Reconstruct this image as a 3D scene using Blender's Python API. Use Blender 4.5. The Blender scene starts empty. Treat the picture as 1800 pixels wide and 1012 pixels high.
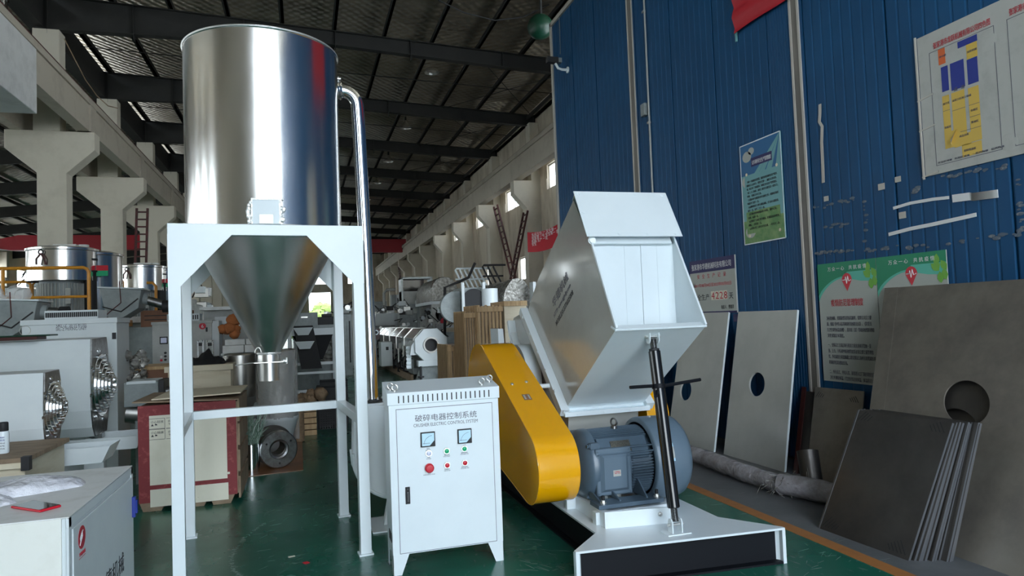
import bpy, math, random
from mathutils import Vector as V, Matrix
random.seed(7)
sc = bpy.context.scene
COL = sc.collection
PI = math.pi
R_ = math.radians
# ------------------------------------------------------------------ camera
F_PX, CAM_H = 1200.0, 1.6
YAW, PITCH, ROLL = R_(17.0), R_(2.5), R_(2.2)
fwd = V((math.sin(YAW)*math.cos(PITCH), math.cos(YAW)*math.cos(PITCH), math.sin(PITCH)))
rt0 = V((math.cos(YAW), -math.sin(YAW), 0)); up0 = rt0.cross(fwd)
rt = rt0*math.cos(ROLL) - up0*math.sin(ROLL); up = rt0*math.sin(ROLL) + up0*math.cos(ROLL)
cd = bpy.data.cameras.new('camera'); cam = bpy.data.objects.new('camera', cd); COL.objects.link(cam)
cd.sensor_width = 36; cd.lens = 36*F_PX/1800; cd.clip_start = .05; cd.clip_end = 400
m = Matrix((rt, up, -fwd)).transposed().to_4x4(); m.translation = (0, 0, CAM_H)
cam.matrix_world = m
sc.camera = cam
# ------------------------------------------------------------------ world, daylight portal, exposure
w = bpy.data.worlds.new('sky'); sc.world = w; w.use_nodes = True
nt = w.node_tree; nt.nodes.clear()
wo = nt.nodes.new('ShaderNodeOutputWorld'); bg = nt.nodes.new('ShaderNodeBackground')
tc = nt.nodes.new('ShaderNodeTexCoord'); sx = nt.nodes.new('ShaderNodeSeparateXYZ'); cr = nt.nodes.new('ShaderNodeValToRGB')
nt.links.new(tc.outputs['Generated'], sx.inputs[0]); nt.links.new(sx.outputs['Z'], cr.inputs[0])
nt.links.new(cr.outputs[0], bg.inputs[0]); nt.links.new(bg.outputs[0], wo.inputs[0])
cr.color_ramp.elements[0].position = 0.0; cr.color_ramp.elements[0].color = (.87, .96, 1.0, 1)
cr.color_ramp.elements[1].position = 0.7; cr.color_ramp.elements[1].color = (.66, .80, 1.0, 1)
bg.inputs[1].default_value = 8.9
sc.view_settings.view_transform = 'Standard'; sc.view_settings.look = 'None'
sc.view_settings.gamma = 1; sc.view_settings.use_curve_mapping = False
sc.view_settings.exposure = 0.0
sc.cycles.use_denoising = True
sc.cycles.max_bounces = 10; sc.cycles.diffuse_bounces = 6; sc.cycles.glossy_bounces = 4
sc.cycles.transmission_bounces = 6; sc.cycles.transparent_max_bounces = 12
sc.cycles.sample_clamp_indirect = 12

def portal(name, loc, rot, sx_, sy_):
    l = bpy.data.lights.new(name, 'AREA'); l.shape = 'RECTANGLE'; l.size = sx_; l.size_y = sy_
    l.cycles.is_portal = True
    o = bpy.data.objects.new(name, l); COL.objects.link(o); o.location = loc; o.rotation_euler = rot; return o
DOOR_Y = -5.0
portal('daylight_portal', (1.45, DOOR_Y, 3.9), (R_(-90), 0, 0), 5.7, 7.8)   # emits towards +Y, into the hall

def at(u, v, x=None, y=None, z=None):
    """sight line through photo point (u, v) met with the plane x=, y= or z= (metres)"""
    d = fwd*F_PX + rt*(u-900) - up*(v-506)
    if x is not None: t = x/d.x
    elif y is not None: t = y/d.y
    else: t = (z-CAM_H)/d.z
    return V((0, 0, CAM_H)) + d*t

# ------------------------------------------------------------------ materials
def mat(name, col, rough=.5, metal=0., col2=None, scale=8., bump=0., bscale=40., coat=0., mix=(.4, .65), stretch=None,
        emit=None, estr=1., bdist=.02, alpha=1., trans=0., spec=None, rough2=None, ior=None, aniso=0., det=5.):
    mt = bpy.data.materials.new(name); mt.use_nodes = True
    n = mt.node_tree.nodes; L = mt.node_tree.links; b = n['Principled BSDF']
    b.inputs['Base Color'].default_value = (*col, 1); b.inputs['Roughness'].default_value = rough
    b.inputs['Metallic'].default_value = metal
    if coat: b.inputs['Coat Weight'].default_value = coat; b.inputs['Coat Roughness'].default_value = .08
    if spec is not None: b.inputs['Specular IOR Level'].default_value = spec
    if alpha < 1: b.inputs['Alpha'].default_value = alpha
    if trans: b.inputs['Transmission Weight'].default_value = trans
    if ior: b.inputs['IOR'].default_value = ior
    if aniso: b.inputs['Anisotropic'].default_value = aniso
    if emit: b.inputs['Emission Color'].default_value = (*emit, 1); b.inputs['Emission Strength'].default_value = estr
    if col2 or bump or rough2 is not None:
        t = n.new('ShaderNodeTexCoord'); mp = n.new('ShaderNodeMapping'); L.new(t.outputs['Object'], mp.inputs[0])
        if stretch: mp.inputs['Scale'].default_value = stretch
    if col2 or rough2 is not None:
        nz = n.new('ShaderNodeTexNoise'); nz.inputs['Scale'].default_value = scale; nz.inputs['Detail'].default_value = det
        nz.inputs['Roughness'].default_value = .65
        L.new(mp.outputs[0], nz.inputs['Vector'])
        mr = n.new('ShaderNodeMapRange'); mr.inputs[1].default_value = mix[0]; mr.inputs[2].default_value = mix[1]
        L.new(nz.outputs['Fac'], mr.inputs[0])
        if col2:
            mx = n.new('ShaderNodeMix'); mx.data_type = 'RGBA'
            mx.inputs[6].default_value = (*col, 1); mx.inputs[7].default_value = (*col2, 1)
            L.new(mr.outputs[0], mx.inputs[0]); L.new(mx.outputs[2], b.inputs['Base Color'])
        if rough2 is not None:
            m2 = n.new('ShaderNodeMapRange'); m2.inputs[3].default_value = rough; m2.inputs[4].default_value = rough2
            L.new(mr.outputs[0], m2.inputs[0]); L.new(m2.outputs[0], b.inputs['Roughness'])
    if bump:
        nb = n.new('ShaderNodeTexNoise'); nb.inputs['Scale'].default_value = bscale; nb.inputs['Detail'].default_value = 4
        L.new(mp.outputs[0], nb.inputs['Vector'])
        bp = n.new('ShaderNodeBump'); bp.inputs['Strength'].default_value = bump; bp.inputs['Distance'].default_value = bdist
        L.new(nb.outputs['Fac'], bp.inputs['Height']); L.new(bp.outputs[0], b.inputs['Normal'])
    return mt
M = {}
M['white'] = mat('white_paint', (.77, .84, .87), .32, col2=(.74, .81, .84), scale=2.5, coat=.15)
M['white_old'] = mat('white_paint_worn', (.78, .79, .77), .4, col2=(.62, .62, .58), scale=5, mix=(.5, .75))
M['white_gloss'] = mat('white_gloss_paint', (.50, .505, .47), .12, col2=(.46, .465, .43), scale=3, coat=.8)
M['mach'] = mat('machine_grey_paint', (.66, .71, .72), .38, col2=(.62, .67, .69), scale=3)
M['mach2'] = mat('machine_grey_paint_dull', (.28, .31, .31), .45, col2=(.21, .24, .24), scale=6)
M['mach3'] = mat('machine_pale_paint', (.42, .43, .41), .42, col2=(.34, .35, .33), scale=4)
M['ivory'] = mat('ivory_old_paint', (.80, .80, .74), .5, col2=(.72, .71, .64), scale=4, mix=(.5, .8))
M['steel'] = mat('stainless_sheet', (.78, .77, .75), .17, 1., rough2=.26, scale=3, bump=.03, bscale=3, stretch=(1, 1, .25))
M['steel_dull'] = mat('stainless_brushed', (.56, .55, .52), .3, 1., rough2=.38, scale=4, bump=.04, bscale=6)
M['weld'] = mat('weld_seam', (.85, .85, .83), .45, .9, bump=.4, bscale=60)
M['chrome'] = mat('polished_steel', (.76, .78, .80), .14, 1.)
M['castiron'] = mat('machined_steel', (.42, .43, .44), .32, 1., col2=(.28, .27, .26), scale=20)
M['zinc'] = mat('zinc_bolt', (.65, .65, .62), .35, .9)
M['sheet'] = mat('dark_mill_steel', (.115, .105, .095), .32, .7, col2=(.075, .070, .066), scale=2, rough2=.5, mix=(.35, .7))
M['sheet2'] = mat('brown_mill_steel', (.29, .26, .22), .42, .55, col2=(.18, .16, .14), scale=2.2, rough2=.55, mix=(.35, .7), bump=.03, bscale=3)
M['edge'] = mat('cut_steel_edge', (.26, .27, .29), .4, .8)
M['black'] = mat('black_paint', (.004, .005, .008), .55, spec=.25)
M['blackgloss'] = mat('black_gloss_paint', (.006, .007, .009), .16, coat=.35)
M['blackmat'] = mat('black_matt', (.018, .018, .02), .6)
M['cloth'] = mat('black_cloth', (.012, .012, .013), .95, bump=.5, bscale=90)
M['yellow'] = mat('yellow_gloss_paint', (.86, .40, .001), .16, coat=.7, bump=.015, bscale=3)
M['rail'] = mat('orange_rail_paint', (.62, .27, .02), .35, col2=(.5, .2, .02), scale=10)
M['motor'] = mat('blue_grey_motor_paint', (.085, .128, .172), .34, col2=(.075, .113, .153), scale=8, coat=.25)
M['motor2'] = mat('blue_grey_cover_paint', (.115, .165, .215), .38, coat=.15)
M['plate'] = mat('name_plate', (.10, .095, .08), .4, .6, col2=(.2, .19, .16), scale=120)
M['blue'] = mat('blue_wall_sheet', (.004, .060, .155), .48, spec=.3, col2=(.005, .070, .178), scale=1.2, bump=.03, bscale=5)
M['concrete'] = mat('painted_concrete', (.50, .45, .37), .8, col2=(.37, .32, .26), scale=1.2, mix=(.5, .8), bump=.12, bscale=8)
M['concrete2'] = mat('stained_wall', (.66, .59, .48), .85, col2=(.33, .26, .19), scale=.9, mix=(.42, .72), bump=.1, bscale=6, stretch=(1, 1, .35))
M['plaster'] = mat('white_plaster_column', (.66, .61, .51), .75, col2=(.55, .50, .41), scale=1.5, mix=(.5, .8), bump=.06, bscale=8)
M['beamw'] = mat('whitewashed_beam', (.72, .72, .71), .8, col2=(.60, .60, .59), scale=3, mix=(.45, .7), bump=.35, bscale=14)
M['cream'] = mat('cream_wall', (.78, .66, .50), .85, col2=(.70, .57, .42), scale=.8)
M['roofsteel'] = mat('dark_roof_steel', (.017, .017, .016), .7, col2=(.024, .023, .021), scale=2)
M['rust'] = mat('dark_red_rail', (.10, .022, .022), .6, col2=(.05, .02, .018), scale=6)
M['crane'] = mat('red_crane_paint', (.42, .015, .03), .4)
M['crate'] = mat('red_plywood', (.22, .028, .032), .65, col2=(.42, .10, .09), scale=22, mix=(.55, .8), bump=.1, bscale=40)
M['paper'] = mat('pale_board', (.76, .73, .60), .6, col2=(.66, .62, .48), scale=3, mix=(.5, .8))
M['ply'] = mat('light_plywood', (.74, .66, .50), .65, col2=(.62, .52, .36), scale=2.5, stretch=(1, 1, 7), mix=(.45, .75))
M['pine'] = mat('pine_board', (.58, .40, .22), .7, col2=(.40, .25, .12), scale=3, stretch=(6, 6, .6), mix=(.4, .7))
M['wooddark'] = mat('weathered_wood', (.33, .24, .16), .75, col2=(.20, .14, .09), scale=4, stretch=(1, 5, 1))
M['card'] = mat('brown_carton', (.26, .13, .08), .8, col2=(.22, .11, .07), scale=6)
M['sack'] = mat('brown_sack', (.30, .20, .12), .8, col2=(.18, .12, .07), scale=14, bump=.4, bscale=16)
M['red'] = mat('red_plastic', (.60, .012, .03), .35)
M['green'] = mat('green_plastic', (.01, .42, .18), .35)
M['lens'] = mat('white_lens', (.65, .68, .85), .2)
M['glassface'] = mat('meter_glass', (.48, .72, .86), .08, coat=.6)
M['ink'] = mat('grey_ink', (.10, .10, .13), .6)
M['inkred'] = mat('red_ink', (.50, .02, .04), .6)
M['inkdark'] = mat('dark_ink', (.03, .03, .035), .6)
M['inkwhite'] = mat('white_ink', (.75, .75, .75), .6)
M['navy'] = mat('navy_print', (.022, .018, .10), .45)
M['boardw'] = mat('white_notice_board', (.45, .45, .42), .45, col2=(.37, .37, .34), scale=6, mix=(.5, .8))
M['boardg'] = mat('poster_paper', (.42, .44, .40), .4)
M['pgreen'] = mat('poster_green', (.0, .24, .11), .4)
M['pteal'] = mat('poster_teal', (.10, .50, .38), .4)
M['pleaf'] = mat('poster_leaf', (.16, .42, .05), .4)
M['pblue'] = mat('poster_sky', (.02, .13, .30), .35)
M['pcyan'] = mat('poster_cyan', (.16, .38, .40), .35)
M['pgrass'] = mat('poster_grass', (.09, .24, .07), .35, col2=(.20, .33, .12), scale=8)
M['mblue'] = mat('map_blue', (.012, .03, .25), .45)
M['myellow'] = mat('map_yellow', (.66, .44, .08), .45)
M['morange'] = mat('map_orange', (.66, .13, .03), .45)
M['galv'] = mat('galvanised_strip', (.24, .22, .19), .6, .2, col2=(.15, .14, .13), scale=4, stretch=(1, 1, .1))
M['trim'] = mat('pale_edge_trim', (.50, .47, .42), .6)
M['banner'] = mat('red_banner_cloth', (.48, .012, .025), .55, bump=.1, bscale=10)
M['film'] = mat('clear_wrap_film', (.52, .51, .47), .2, .35, col2=(.18, .17, .15), scale=11, mix=(.35, .65), bump=1., bscale=7, bdist=.08, alpha=.86)
M['film2'] = mat('thin_wrap_film', (.9, .9, .9), .1, bump=.9, bscale=18, alpha=.30)
M['filmdark'] = mat('wrapped_tube', (.42, .40, .42), .25, col2=(.28, .26, .26), scale=9, bump=.7, bscale=22)
M['bag'] = mat('white_plastic_bag', (.82, .83, .88), .25, bump=.9, bscale=14, bdist=.04, col2=(.70, .70, .76), scale=8, coat=.3)
M['darkglass'] = mat('dark_screen', (.02, .02, .022), .06, coat=.8)
M['rubber'] = mat('black_rubber', (.02, .02, .022), .7)
M['orangefloor'] = mat('orange_board', (.28, .12, .05), .35, col2=(.20, .09, .04), scale=5)
M['foil'] = None
M['kraftdark'] = mat('dark_red_board', (.06, .016, .014), .4)
M['leafplastic'] = mat('green_strapping', (.05, .14, .08), .3, col2=(.35, .45, .38), scale=30)
M['lampglass'] = mat('dim_lamp_glass', (.45, .38, .32), .3)
M['bulbgreen'] = mat('dark_green_enamel', (.003, .035, .018), .35)
M['skyglass'] = mat('frosted_window_glass', (.95, .97, 1), .5, trans=.0, alpha=.25)

def foil():
    """quilted silver insulation on the underside of the roof: diagonal cushions"""
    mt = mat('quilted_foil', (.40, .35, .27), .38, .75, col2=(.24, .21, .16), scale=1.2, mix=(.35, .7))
    n = mt.node_tree.nodes; L = mt.node_tree.links; b = n['Principled BSDF']
    t = n.new('ShaderNodeTexCoord'); nz = n.new('ShaderNodeTexNoise'); nz.inputs['Scale'].default_value = 2.2
    L.new(t.outputs['Object'], nz.inputs[0])
    mp = n.new('ShaderNodeMapping'); mp.inputs['Rotation'].default_value = (0, 0, R_(45)); L.new(t.outputs['Object'], mp.inputs[0])
    v = n.new('ShaderNodeTexWave'); v.inputs['Scale'].default_value = 1.3; v.inputs['Distortion'].default_value = 2.5; v.inputs['Detail Scale'].default_value = 1.5
    L.new(mp.outputs[0], v.inputs[0])
    mp2 = n.new('ShaderNodeMapping'); mp2.inputs['Rotation'].default_value = (0, 0, R_(-45)); L.new(t.outputs['Object'], mp2.inputs[0])
    v2 = n.new('ShaderNodeTexWave'); v2.inputs['Scale'].default_value = 1.3; v2.inputs['Distortion'].default_value = 2.5; v2.inputs['Detail Scale'].default_value = 1.5
    L.new(mp2.outputs[0], v2.inputs[0])
    a = n.new('ShaderNodeMath'); a.operation = 'ADD'; L.new(v.outputs['Fac'], a.inputs[0]); L.new(v2.outputs['Fac'], a.inputs[1])
    a2 = n.new('ShaderNodeMath'); a2.operation = 'ADD'; L.new(a.outputs[0], a2.inputs[0]); L.new(nz.outputs['Fac'], a2.inputs[1])
    bp = n.new('ShaderNodeBump'); bp.inputs['Strength'].default_value = .45; bp.inputs['Distance'].default_value = .05
    L.new(a2.outputs[0], bp.inputs['Height']); L.new(bp.outputs[0], b.inputs['Normal'])
    return mt
M['foil'] = foil()

def floor_mat():
    mt = mat('green_epoxy_floor', (.010, .140, .090), .20, col2=(.018, .095, .068), scale=.7, mix=(.35, .65), rough2=.34)
    n = mt.node_tree.nodes; L = mt.node_tree.links; b = n['Principled BSDF']
    mx = [q for q in n if q.bl_idname == 'ShaderNodeMix'][0]
    t = n.new('ShaderNodeTexCoord')
    # fine scratches: two stretched voronoi/noise layers
    def scratch(rot, sc_, thr, st):
        mp = n.new('ShaderNodeMapping'); mp.inputs['Rotation'].default_value = (0, 0, R_(rot)); mp.inputs['Scale'].default_value = (st, 1, 1)
        nd = n.new('ShaderNodeTexNoise'); nd.inputs['Scale'].default_value = 1.3
        L.new(t.outputs['Object'], nd.inputs[0])
        ad = n.new('ShaderNodeVectorMath'); ad.operation = 'ADD'; L.new(t.outputs['Object'], ad.inputs[0])
        scv = n.new('ShaderNodeVectorMath'); scv.operation = 'SCALE'; scv.inputs['Scale'].default_value = .5; L.new(nd.outputs['Color'], scv.inputs[0])
        L.new(scv.outputs[0], ad.inputs[1]); L.new(ad.outputs[0], mp.inputs[0])
        z = n.new('ShaderNodeTexNoise'); z.inputs['Scale'].default_value = sc_; z.inputs['Detail'].default_value = 6; z.inputs['Roughness'].default_value = .75
        L.new(mp.outputs[0], z.inputs[0])
        r = n.new('ShaderNodeMapRange'); r.inputs[1].default_value = thr; r.inputs[2].default_value = thr+.05; L.new(z.outputs['Fac'], r.inputs[0]); return r
    r1 = scratch(25, 4.5, .615, 6); r2 = scratch(-60, 5, .625, 7)
    a = n.new('ShaderNodeMath'); a.operation = 'MAXIMUM'; L.new(r1.outputs[0], a.inputs[0]); L.new(r2.outputs[0], a.inputs[1])
    ml = n.new('ShaderNodeMath'); ml.operation = 'MULTIPLY'; ml.inputs[1].default_value = .45; L.new(a.outputs[0], ml.inputs[0])
    m2 = n.new('ShaderNodeMix'); m2.data_type = 'RGBA'; m2.inputs[7].default_value = (.22, .27, .25, 1)
    L.new(ml.outputs[0], m2.inputs[0]); L.new(mx.outputs[2], m2.inputs[6]); L.new(m2.outputs[2], b.inputs['Base Color'])
    return mt
M['floor'] = floor_mat()
M['floorgrey'] = mat('grey_cement_floor', (.15, .155, .16), .45, col2=(.10, .105, .11), scale=2.5, mix=(.35, .7), bump=.05, bscale=20)
M['line'] = mat('orange_floor_line', (.42, .17, .05), .5, col2=(.30, .12, .05), scale=9, mix=(.5, .75))
M['yard'] = mat('yard_concrete', (.42, .41, .39), .8, col2=(.34, .33, .31), scale=.6)
M['treegreen'] = mat('tree_leaves', (.25, .32, .08), .8, col2=(.12, .18, .04), scale=9)

# ------------------------------------------------------------------ mesh builder
class MB:
    def __init__(s): s.v = []; s.f = []
    def add(s, vs, fs):
        o = len(s.v); s.v += [tuple(q) for q in vs]; s.f += [tuple(i+o for i in q) for q in fs]; return s
    def box(s, x0, x1, y0, y1, z0, z1):
        return s.add([(x0,y0,z0),(x1,y0,z0),(x1,y1,z0),(x0,y1,z0),(x0,y0,z1),(x1,y0,z1),(x1,y1,z1),(x0,y1,z1)],
                     [(0,3,2,1),(4,5,6,7),(0,1,5,4),(1,2,6,5),(2,3,7,6),(3,0,4,7)])
    def hexa(s, p):   # eight corners, bottom ring then top ring
        return s.add(p, [(0,3,2,1),(4,5,6,7),(0,1,5,4),(1,2,6,5),(2,3,7,6),(3,0,4,7)])
    def prism(s, poly, axis, a, b):   # polygon in the plane normal to axis ('x': (y,z), 'y': (x,z), 'z': (x,y))
        def P(q, h): return (h, q[0], q[1]) if axis == 'x' else (q[0], h, q[1]) if axis == 'y' else (q[0], q[1], h)
        n = len(poly)
        return s.add([P(q, a) for q in poly]+[P(q, b) for q in poly],
                     [tuple(range(n)), tuple(range(2*n-1, n-1, -1))]+[(i, n+i, n+(i+1) % n, (i+1) % n) for i in range(n)])
    def beam(s, p0, p1, wd, ht, upv=(0, 0, 1)):   # rectangular bar between two points
        p0, p1 = V(p0), V(p1); d = (p1-p0).normalized(); u = V(upv); r = d.cross(u)
        if r.length < 1e-4: r = d.cross(V((0, 1, 0)))
        r.normalize(); u = r.cross(d); r = r*wd/2; u = u*ht/2
        return s.hexa([p0-r-u, p0+r-u, p1+r-u, p1-r-u, p0-r+u, p0+r+u, p1+r+u, p1-r+u])
    def cyl(s, p0, p1, r0, r1=None, n=24, cap=True):
        r1 = r0 if r1 is None else r1; p0, p1 = V(p0), V(p1); d = (p1-p0).normalized()
        a = d.orthogonal().normalized(); b = d.cross(a)
        vs = []
        for p, r in ((p0, r0), (p1, r1)):
            vs += [p+(a*math.cos(2*PI*i/n)+b*math.sin(2*PI*i/n))*r for i in range(n)]
        fs = [(i, (i+1) % n, n+(i+1) % n, n+i) for i in range(n)]
        if cap: fs += [tuple(range(n-1, -1, -1)), tuple(range(n, 2*n))]
        return s.add(vs, fs)
    def tube(s, pts, r, n=12, cap=True):
        pts = [V(p) for p in pts]; rings = []; a = None
        for i, p in enumerate(pts):
            d = ((pts[min(i+1, len(pts)-1)]-pts[max(i-1, 0)])).normalized()
            if a is None: a = d.orthogonal().normalized()
            else: a = (a - d*a.dot(d)).normalized()
            b = d.cross(a); rr = r[i] if isinstance(r, (list, tuple)) else r
            rings += [p+(a*math.cos(2*PI*k/n)+b*math.sin(2*PI*k/n))*rr for k in range(n)]
        fs = []
        for i in range(len(pts)-1):
            for k in range(n): fs.append((i*n+k, i*n+(k+1) % n, (i+1)*n+(k+1) % n, (i+1)*n+k))
        if cap: fs += [tuple(range(n-1, -1, -1)), tuple(range((len(pts)-1)*n, len(pts)*n))]
        return s.add(rings, fs)
    def lathe(s, prof, o, d=(0, 0, 1), n=48, arc=2*PI, ref=None):   # prof: (radius, height) along direction d from o
        o, d = V(o), V(d).normalized(); a = V(ref) if ref else d.orthogonal().normalized(); b = d.cross(a); full = abs(arc-2*PI) < 1e-6
        k = n if full else n+1; vs = []
        for r, h in prof: vs += [o+d*h+(a*math.cos(arc*i/n)+b*math.sin(arc*i/n))*r for i in range(k)]
        fs = []
        for j in range(len(prof)-1):
            for i in range(n): fs.append((j*k+i, j*k+(i+1) % k, (j+1)*k+(i+1) % k, (j+1)*k+i))
        return s.add(vs, fs)
    def torus(s, c, d, R, r, n=20, m2=8):
        d = V(d).normalized(); prof = [(R+r*math.cos(2*PI*i/m2), r*math.sin(2*PI*i/m2)) for i in range(m2+1)]
        return s.lathe(prof, c, d, n)
    def holed(s, o, ex, ey, wd, ht, cx, cy, rx, ry, th, n=32):   # slab with an elliptic hole: corner o, unit axes ex, ey
        o, ex, ey = V(o), V(ex).normalized(), V(ey).normalized(); nz = ex.cross(ey).normalized()*th
        inner = [(cx+rx*math.cos(2*PI*i/n), cy+ry*math.sin(2*PI*i/n)) for i in range(n)]; outer = []
        for i in range(n):
            c_, s_ = math.cos(2*PI*i/n), math.sin(2*PI*i/n)
            t = min(((wd-cx)/c_ if c_ > 1e-6 else -cx/c_ if c_ < -1e-6 else 1e9), ((ht-cy)/s_ if s_ > 1e-6 else -cy/s_ if s_ < -1e-6 else 1e9))
            outer.append([cx+c_*t, cy+s_*t])
        for qx, qy in ((0, 0), (wd, 0), (wd, ht), (0, ht)):   # snap the nearest outer vertex to each corner
            j = min(range(n), key=lambda i: (outer[i][0]-qx)**2+(outer[i][1]-qy)**2); outer[j] = [qx, qy]
        W = lambda q, h: o+ex*q[0]+ey*q[1]+nz*h
        vs = [W(q, 0) for q in inner]+[W(q, 0) for q in outer]+[W(q, 1) for q in inner]+[W(q, 1) for q in outer]
        fs = []
        for i in range(n):
            j = (i+1) % n
            fs += [(i, j, n+j, n+i), (2*n+i, 3*n+i, 3*n+j, 2*n+j), (i, 2*n+i, 2*n+j, j), (n+i, n+j, 3*n+j, 3*n+i)]
        return s.add(vs, fs)
    def sphere(s, c, r, n=16, k=10, sq=(1, 1, 1)):
        c = V(c); vs = []
        for j in range(k+1):
            t = PI*j/k
            vs += [(c.x+r*sq[0]*math.sin(t)*math.cos(2*PI*i/n), c.y+r*sq[1]*math.sin(t)*math.sin(2*PI*i/n), c.z+r*sq[2]*math.cos(t)) for i in range(n)]
        return s.add(vs, [(j*n+i, (j+1)*n+i, (j+1)*n+(i+1) % n, j*n+(i+1) % n) for j in range(k) for i in range(n)])
    def rot(s, ang, c, axis='Z'):
        mm = Matrix.Translation(V(c)) @ Matrix.Rotation(ang, 4, axis) @ Matrix.Translation(-V(c))
        s.v = [tuple(mm @ V(q)) for q in s.v]; return s
    def jitter(s, a):
        s.v = [(x+random.uniform(-a, a), y+random.uniform(-a, a), z+random.uniform(-a, a)) for x, y, z in s.v]; return s
    def build(s, name, m, parent=None, bevel=0., smooth=35, kind=None, label=None):
        me = bpy.data.meshes.new(name); me.from_pydata(s.v, [], s.f); me.update()
        me.materials.append(M[m] if isinstance(m, str) else m)
        import bmesh
        b = bmesh.new(); b.from_mesh(me); bmesh.ops.remove_doubles(b, verts=b.verts, dist=1e-5)
        bmesh.ops.recalc_face_normals(b, faces=b.faces); b.to_mesh(me); b.free()
        if smooth:
            me.polygons.foreach_set('use_smooth', [True]*len(me.polygons)); me.set_sharp_from_angle(angle=R_(smooth))
        o = bpy.data.objects.new(name, me); COL.objects.link(o)
        if parent is not None: setpar(o, parent)
        if bevel:
            bv = o.modifiers.new('bevel', 'BEVEL'); bv.width = bevel; bv.segments = 2; bv.limit_method = 'ANGLE'; bv.angle_limit = R_(40)
            bv.harden_normals = True
        if kind: o['kind'] = kind
        if label: o['label'] = label
        return o
def setpar(o, p):
    o.parent = p; o.matrix_parent_inverse = wmat(p).inverted()
def wmat(o):
    mm = o.matrix_basis.copy()
    if o.parent: mm = wmat(o.parent) @ o.matrix_parent_inverse @ mm
    return mm
def thing(name, loc, label, cat, group=None):
    o = bpy.data.objects.new(name, None); COL.objects.link(o); o.location = loc; o.empty_display_size = .1
    o['label'] = label; o['category'] = cat
    if group: o['group'] = group
    return o
def tag(o, label, cat, group=None, kind=None):
    o['label'] = label; o['category'] = cat
    if group: o['group'] = group
    if kind: o['kind'] = kind
    return o
def struct(o, label=None):
    o['kind'] = 'structure'
    if label: o['label'] = label
    return o
def kids(o): return [c for c in bpy.data.objects if c.parent == o]
def dup(root, loc=None, rotz=None, label=None, scale=None):
    """a copy of a thing and copies of its parts and sub-parts, sharing mesh data"""
    def cp(o, par):
        c = o.copy(); COL.objects.link(c)
        if par is not None:
            mi = o.matrix_parent_inverse.copy(); c.parent = par; c.matrix_parent_inverse = mi
        for k in [q for q in allkids.get(o.name, [])]: cp(k, c)
        return c
    allkids = {}
    for q in bpy.data.objects:
        if q.parent: allkids.setdefault(q.parent.name, []).append(q)
    r = cp(root, root.parent)
    if loc is not None: r.location = loc
    if rotz is not None: r.rotation_euler = (0, 0, rotz)
    if scale is not None: r.scale = scale
    if label: r['label'] = label
    return r
FONTS = {}
def text(body, size, origin, ex, ey, m, parent, name='lettering', align='LEFT', sx_=1., ext=.0006, space=1., bold=0., width=None):
    """lettering laid on a surface: ex = reading direction, ey = up direction"""
    cu = bpy.data.curves.new(name, 'FONT'); cu.body = body; cu.size = size; cu.align_x = align; cu.extrude = ext
    cu.resolution_u = 2; cu.space_character = space; cu.offset = bold
    cu.materials.append(M[m] if isinstance(m, str) else m)
    o = bpy.data.objects.new(name, cu); COL.objects.link(o)
    ex, ey = V(ex).normalized(), V(ey).normalized(); ez = ex.cross(ey).normalized(); ey = ez.cross(ex)
    k = sx_
    if width:
        bpy.context.view_layer.update()
        if o.dimensions.x > 1e-6: k = width/o.dimensions.x
    mm = Matrix((ex*k, ey, ez)).transposed().to_4x4(); mm.translation = V(origin)
    o.matrix_basis = mm
    bpy.context.view_layer.update()
    me = bpy.data.meshes.new_from_object(o.evaluated_get(bpy.context.evaluated_depsgraph_get())); bpy.data.objects.remove(o); bpy.data.curves.remove(cu)
    me.name = name; o = bpy.data.objects.new(name, me); COL.objects.link(o); o.matrix_basis = mm
    if parent is not None: setpar(o, parent)
    return o
def bolt(p, d, r, h, m='zinc', parent=None, name='bolt', n=6):
    p, d = V(p), V(d).normalized()
    b = MB(); b.cyl(p, p+d*h*.35, r*1.5, n=14); b.cyl(p+d*h*.35, p+d*h, r, n=n)
    return b.build(name, m, parent)
# ================================================================== THE SETTING
XW = 4.9            # face of the blue sheet wall
# floor: green epoxy, grey cement strip along the blue wall, orange line between them
f = MB().box(-24, 3.30, -5.3, 85, -.2, 0).build('floor', 'floor'); struct(f); f_floor = f
g = MB().box(3.30, 12, -5.3, 85, -.2, 0).build('floor_cement', 'floorgrey', f)
ln = MB().box(3.285, 3.395, -2, 30, 0, .002).build('floor_line', 'line', f)
yd = MB().box(-40, 40, -60, -5.31, -.25, -.05).build('yard_ground', 'yard'); struct(yd)
yd2 = MB().box(-40, 40, 85.5, 160, -.25, -.05).build('yard_ground', 'yard'); struct(yd2)
# blue partition wall: single sheets about a metre wide, ribbed, with joints
wr = MB().box(XW+.05, XW+.18, -5, 12.62, 0, 7.42).build('wall_right', 'blue'); struct(wr)
def panel(y0, y1, z0, z1):
    pr = []; y = y0+.004; n = 8; pw = (y1-y0-.008)/n
    for k in range(n):
        a = y+pw*k
        pr += [(a, XW+.005), (a+pw*.08, XW), (a+pw*.84, XW), (a+pw*.92, XW+.005)]
    pr.append((y1-.004, XW+.012))
    b = MB(); vs = []; k = len(pr)
    for (yy, xx) in pr: vs += [(xx, yy, z0), (xx, yy, z1), (xx+.03, yy, z1), (xx+.03, yy, z0)]
    fs = [(0, 1, 2, 3), tuple(4*(k-1)+i for i in (3, 2, 1, 0))]
    for i in range(k-1):
        q, r = 4*i, 4*(i+1)
        fs += [(q, q+1, r+1, r), (q+1, q+2, r+2, r+1), (q+3, q, r, r+3)]
    return b.add(vs, fs)
seams = [12.62, 11.62, 10.62, 9.42, 9.17, 8.17, 7.17, 6.17, 5.83, 5.62, 4.62, 3.62, 2.62, 1.62, .62, -.38, -1.38, -2.38, -3.38, -4.38, -5.0]
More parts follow.
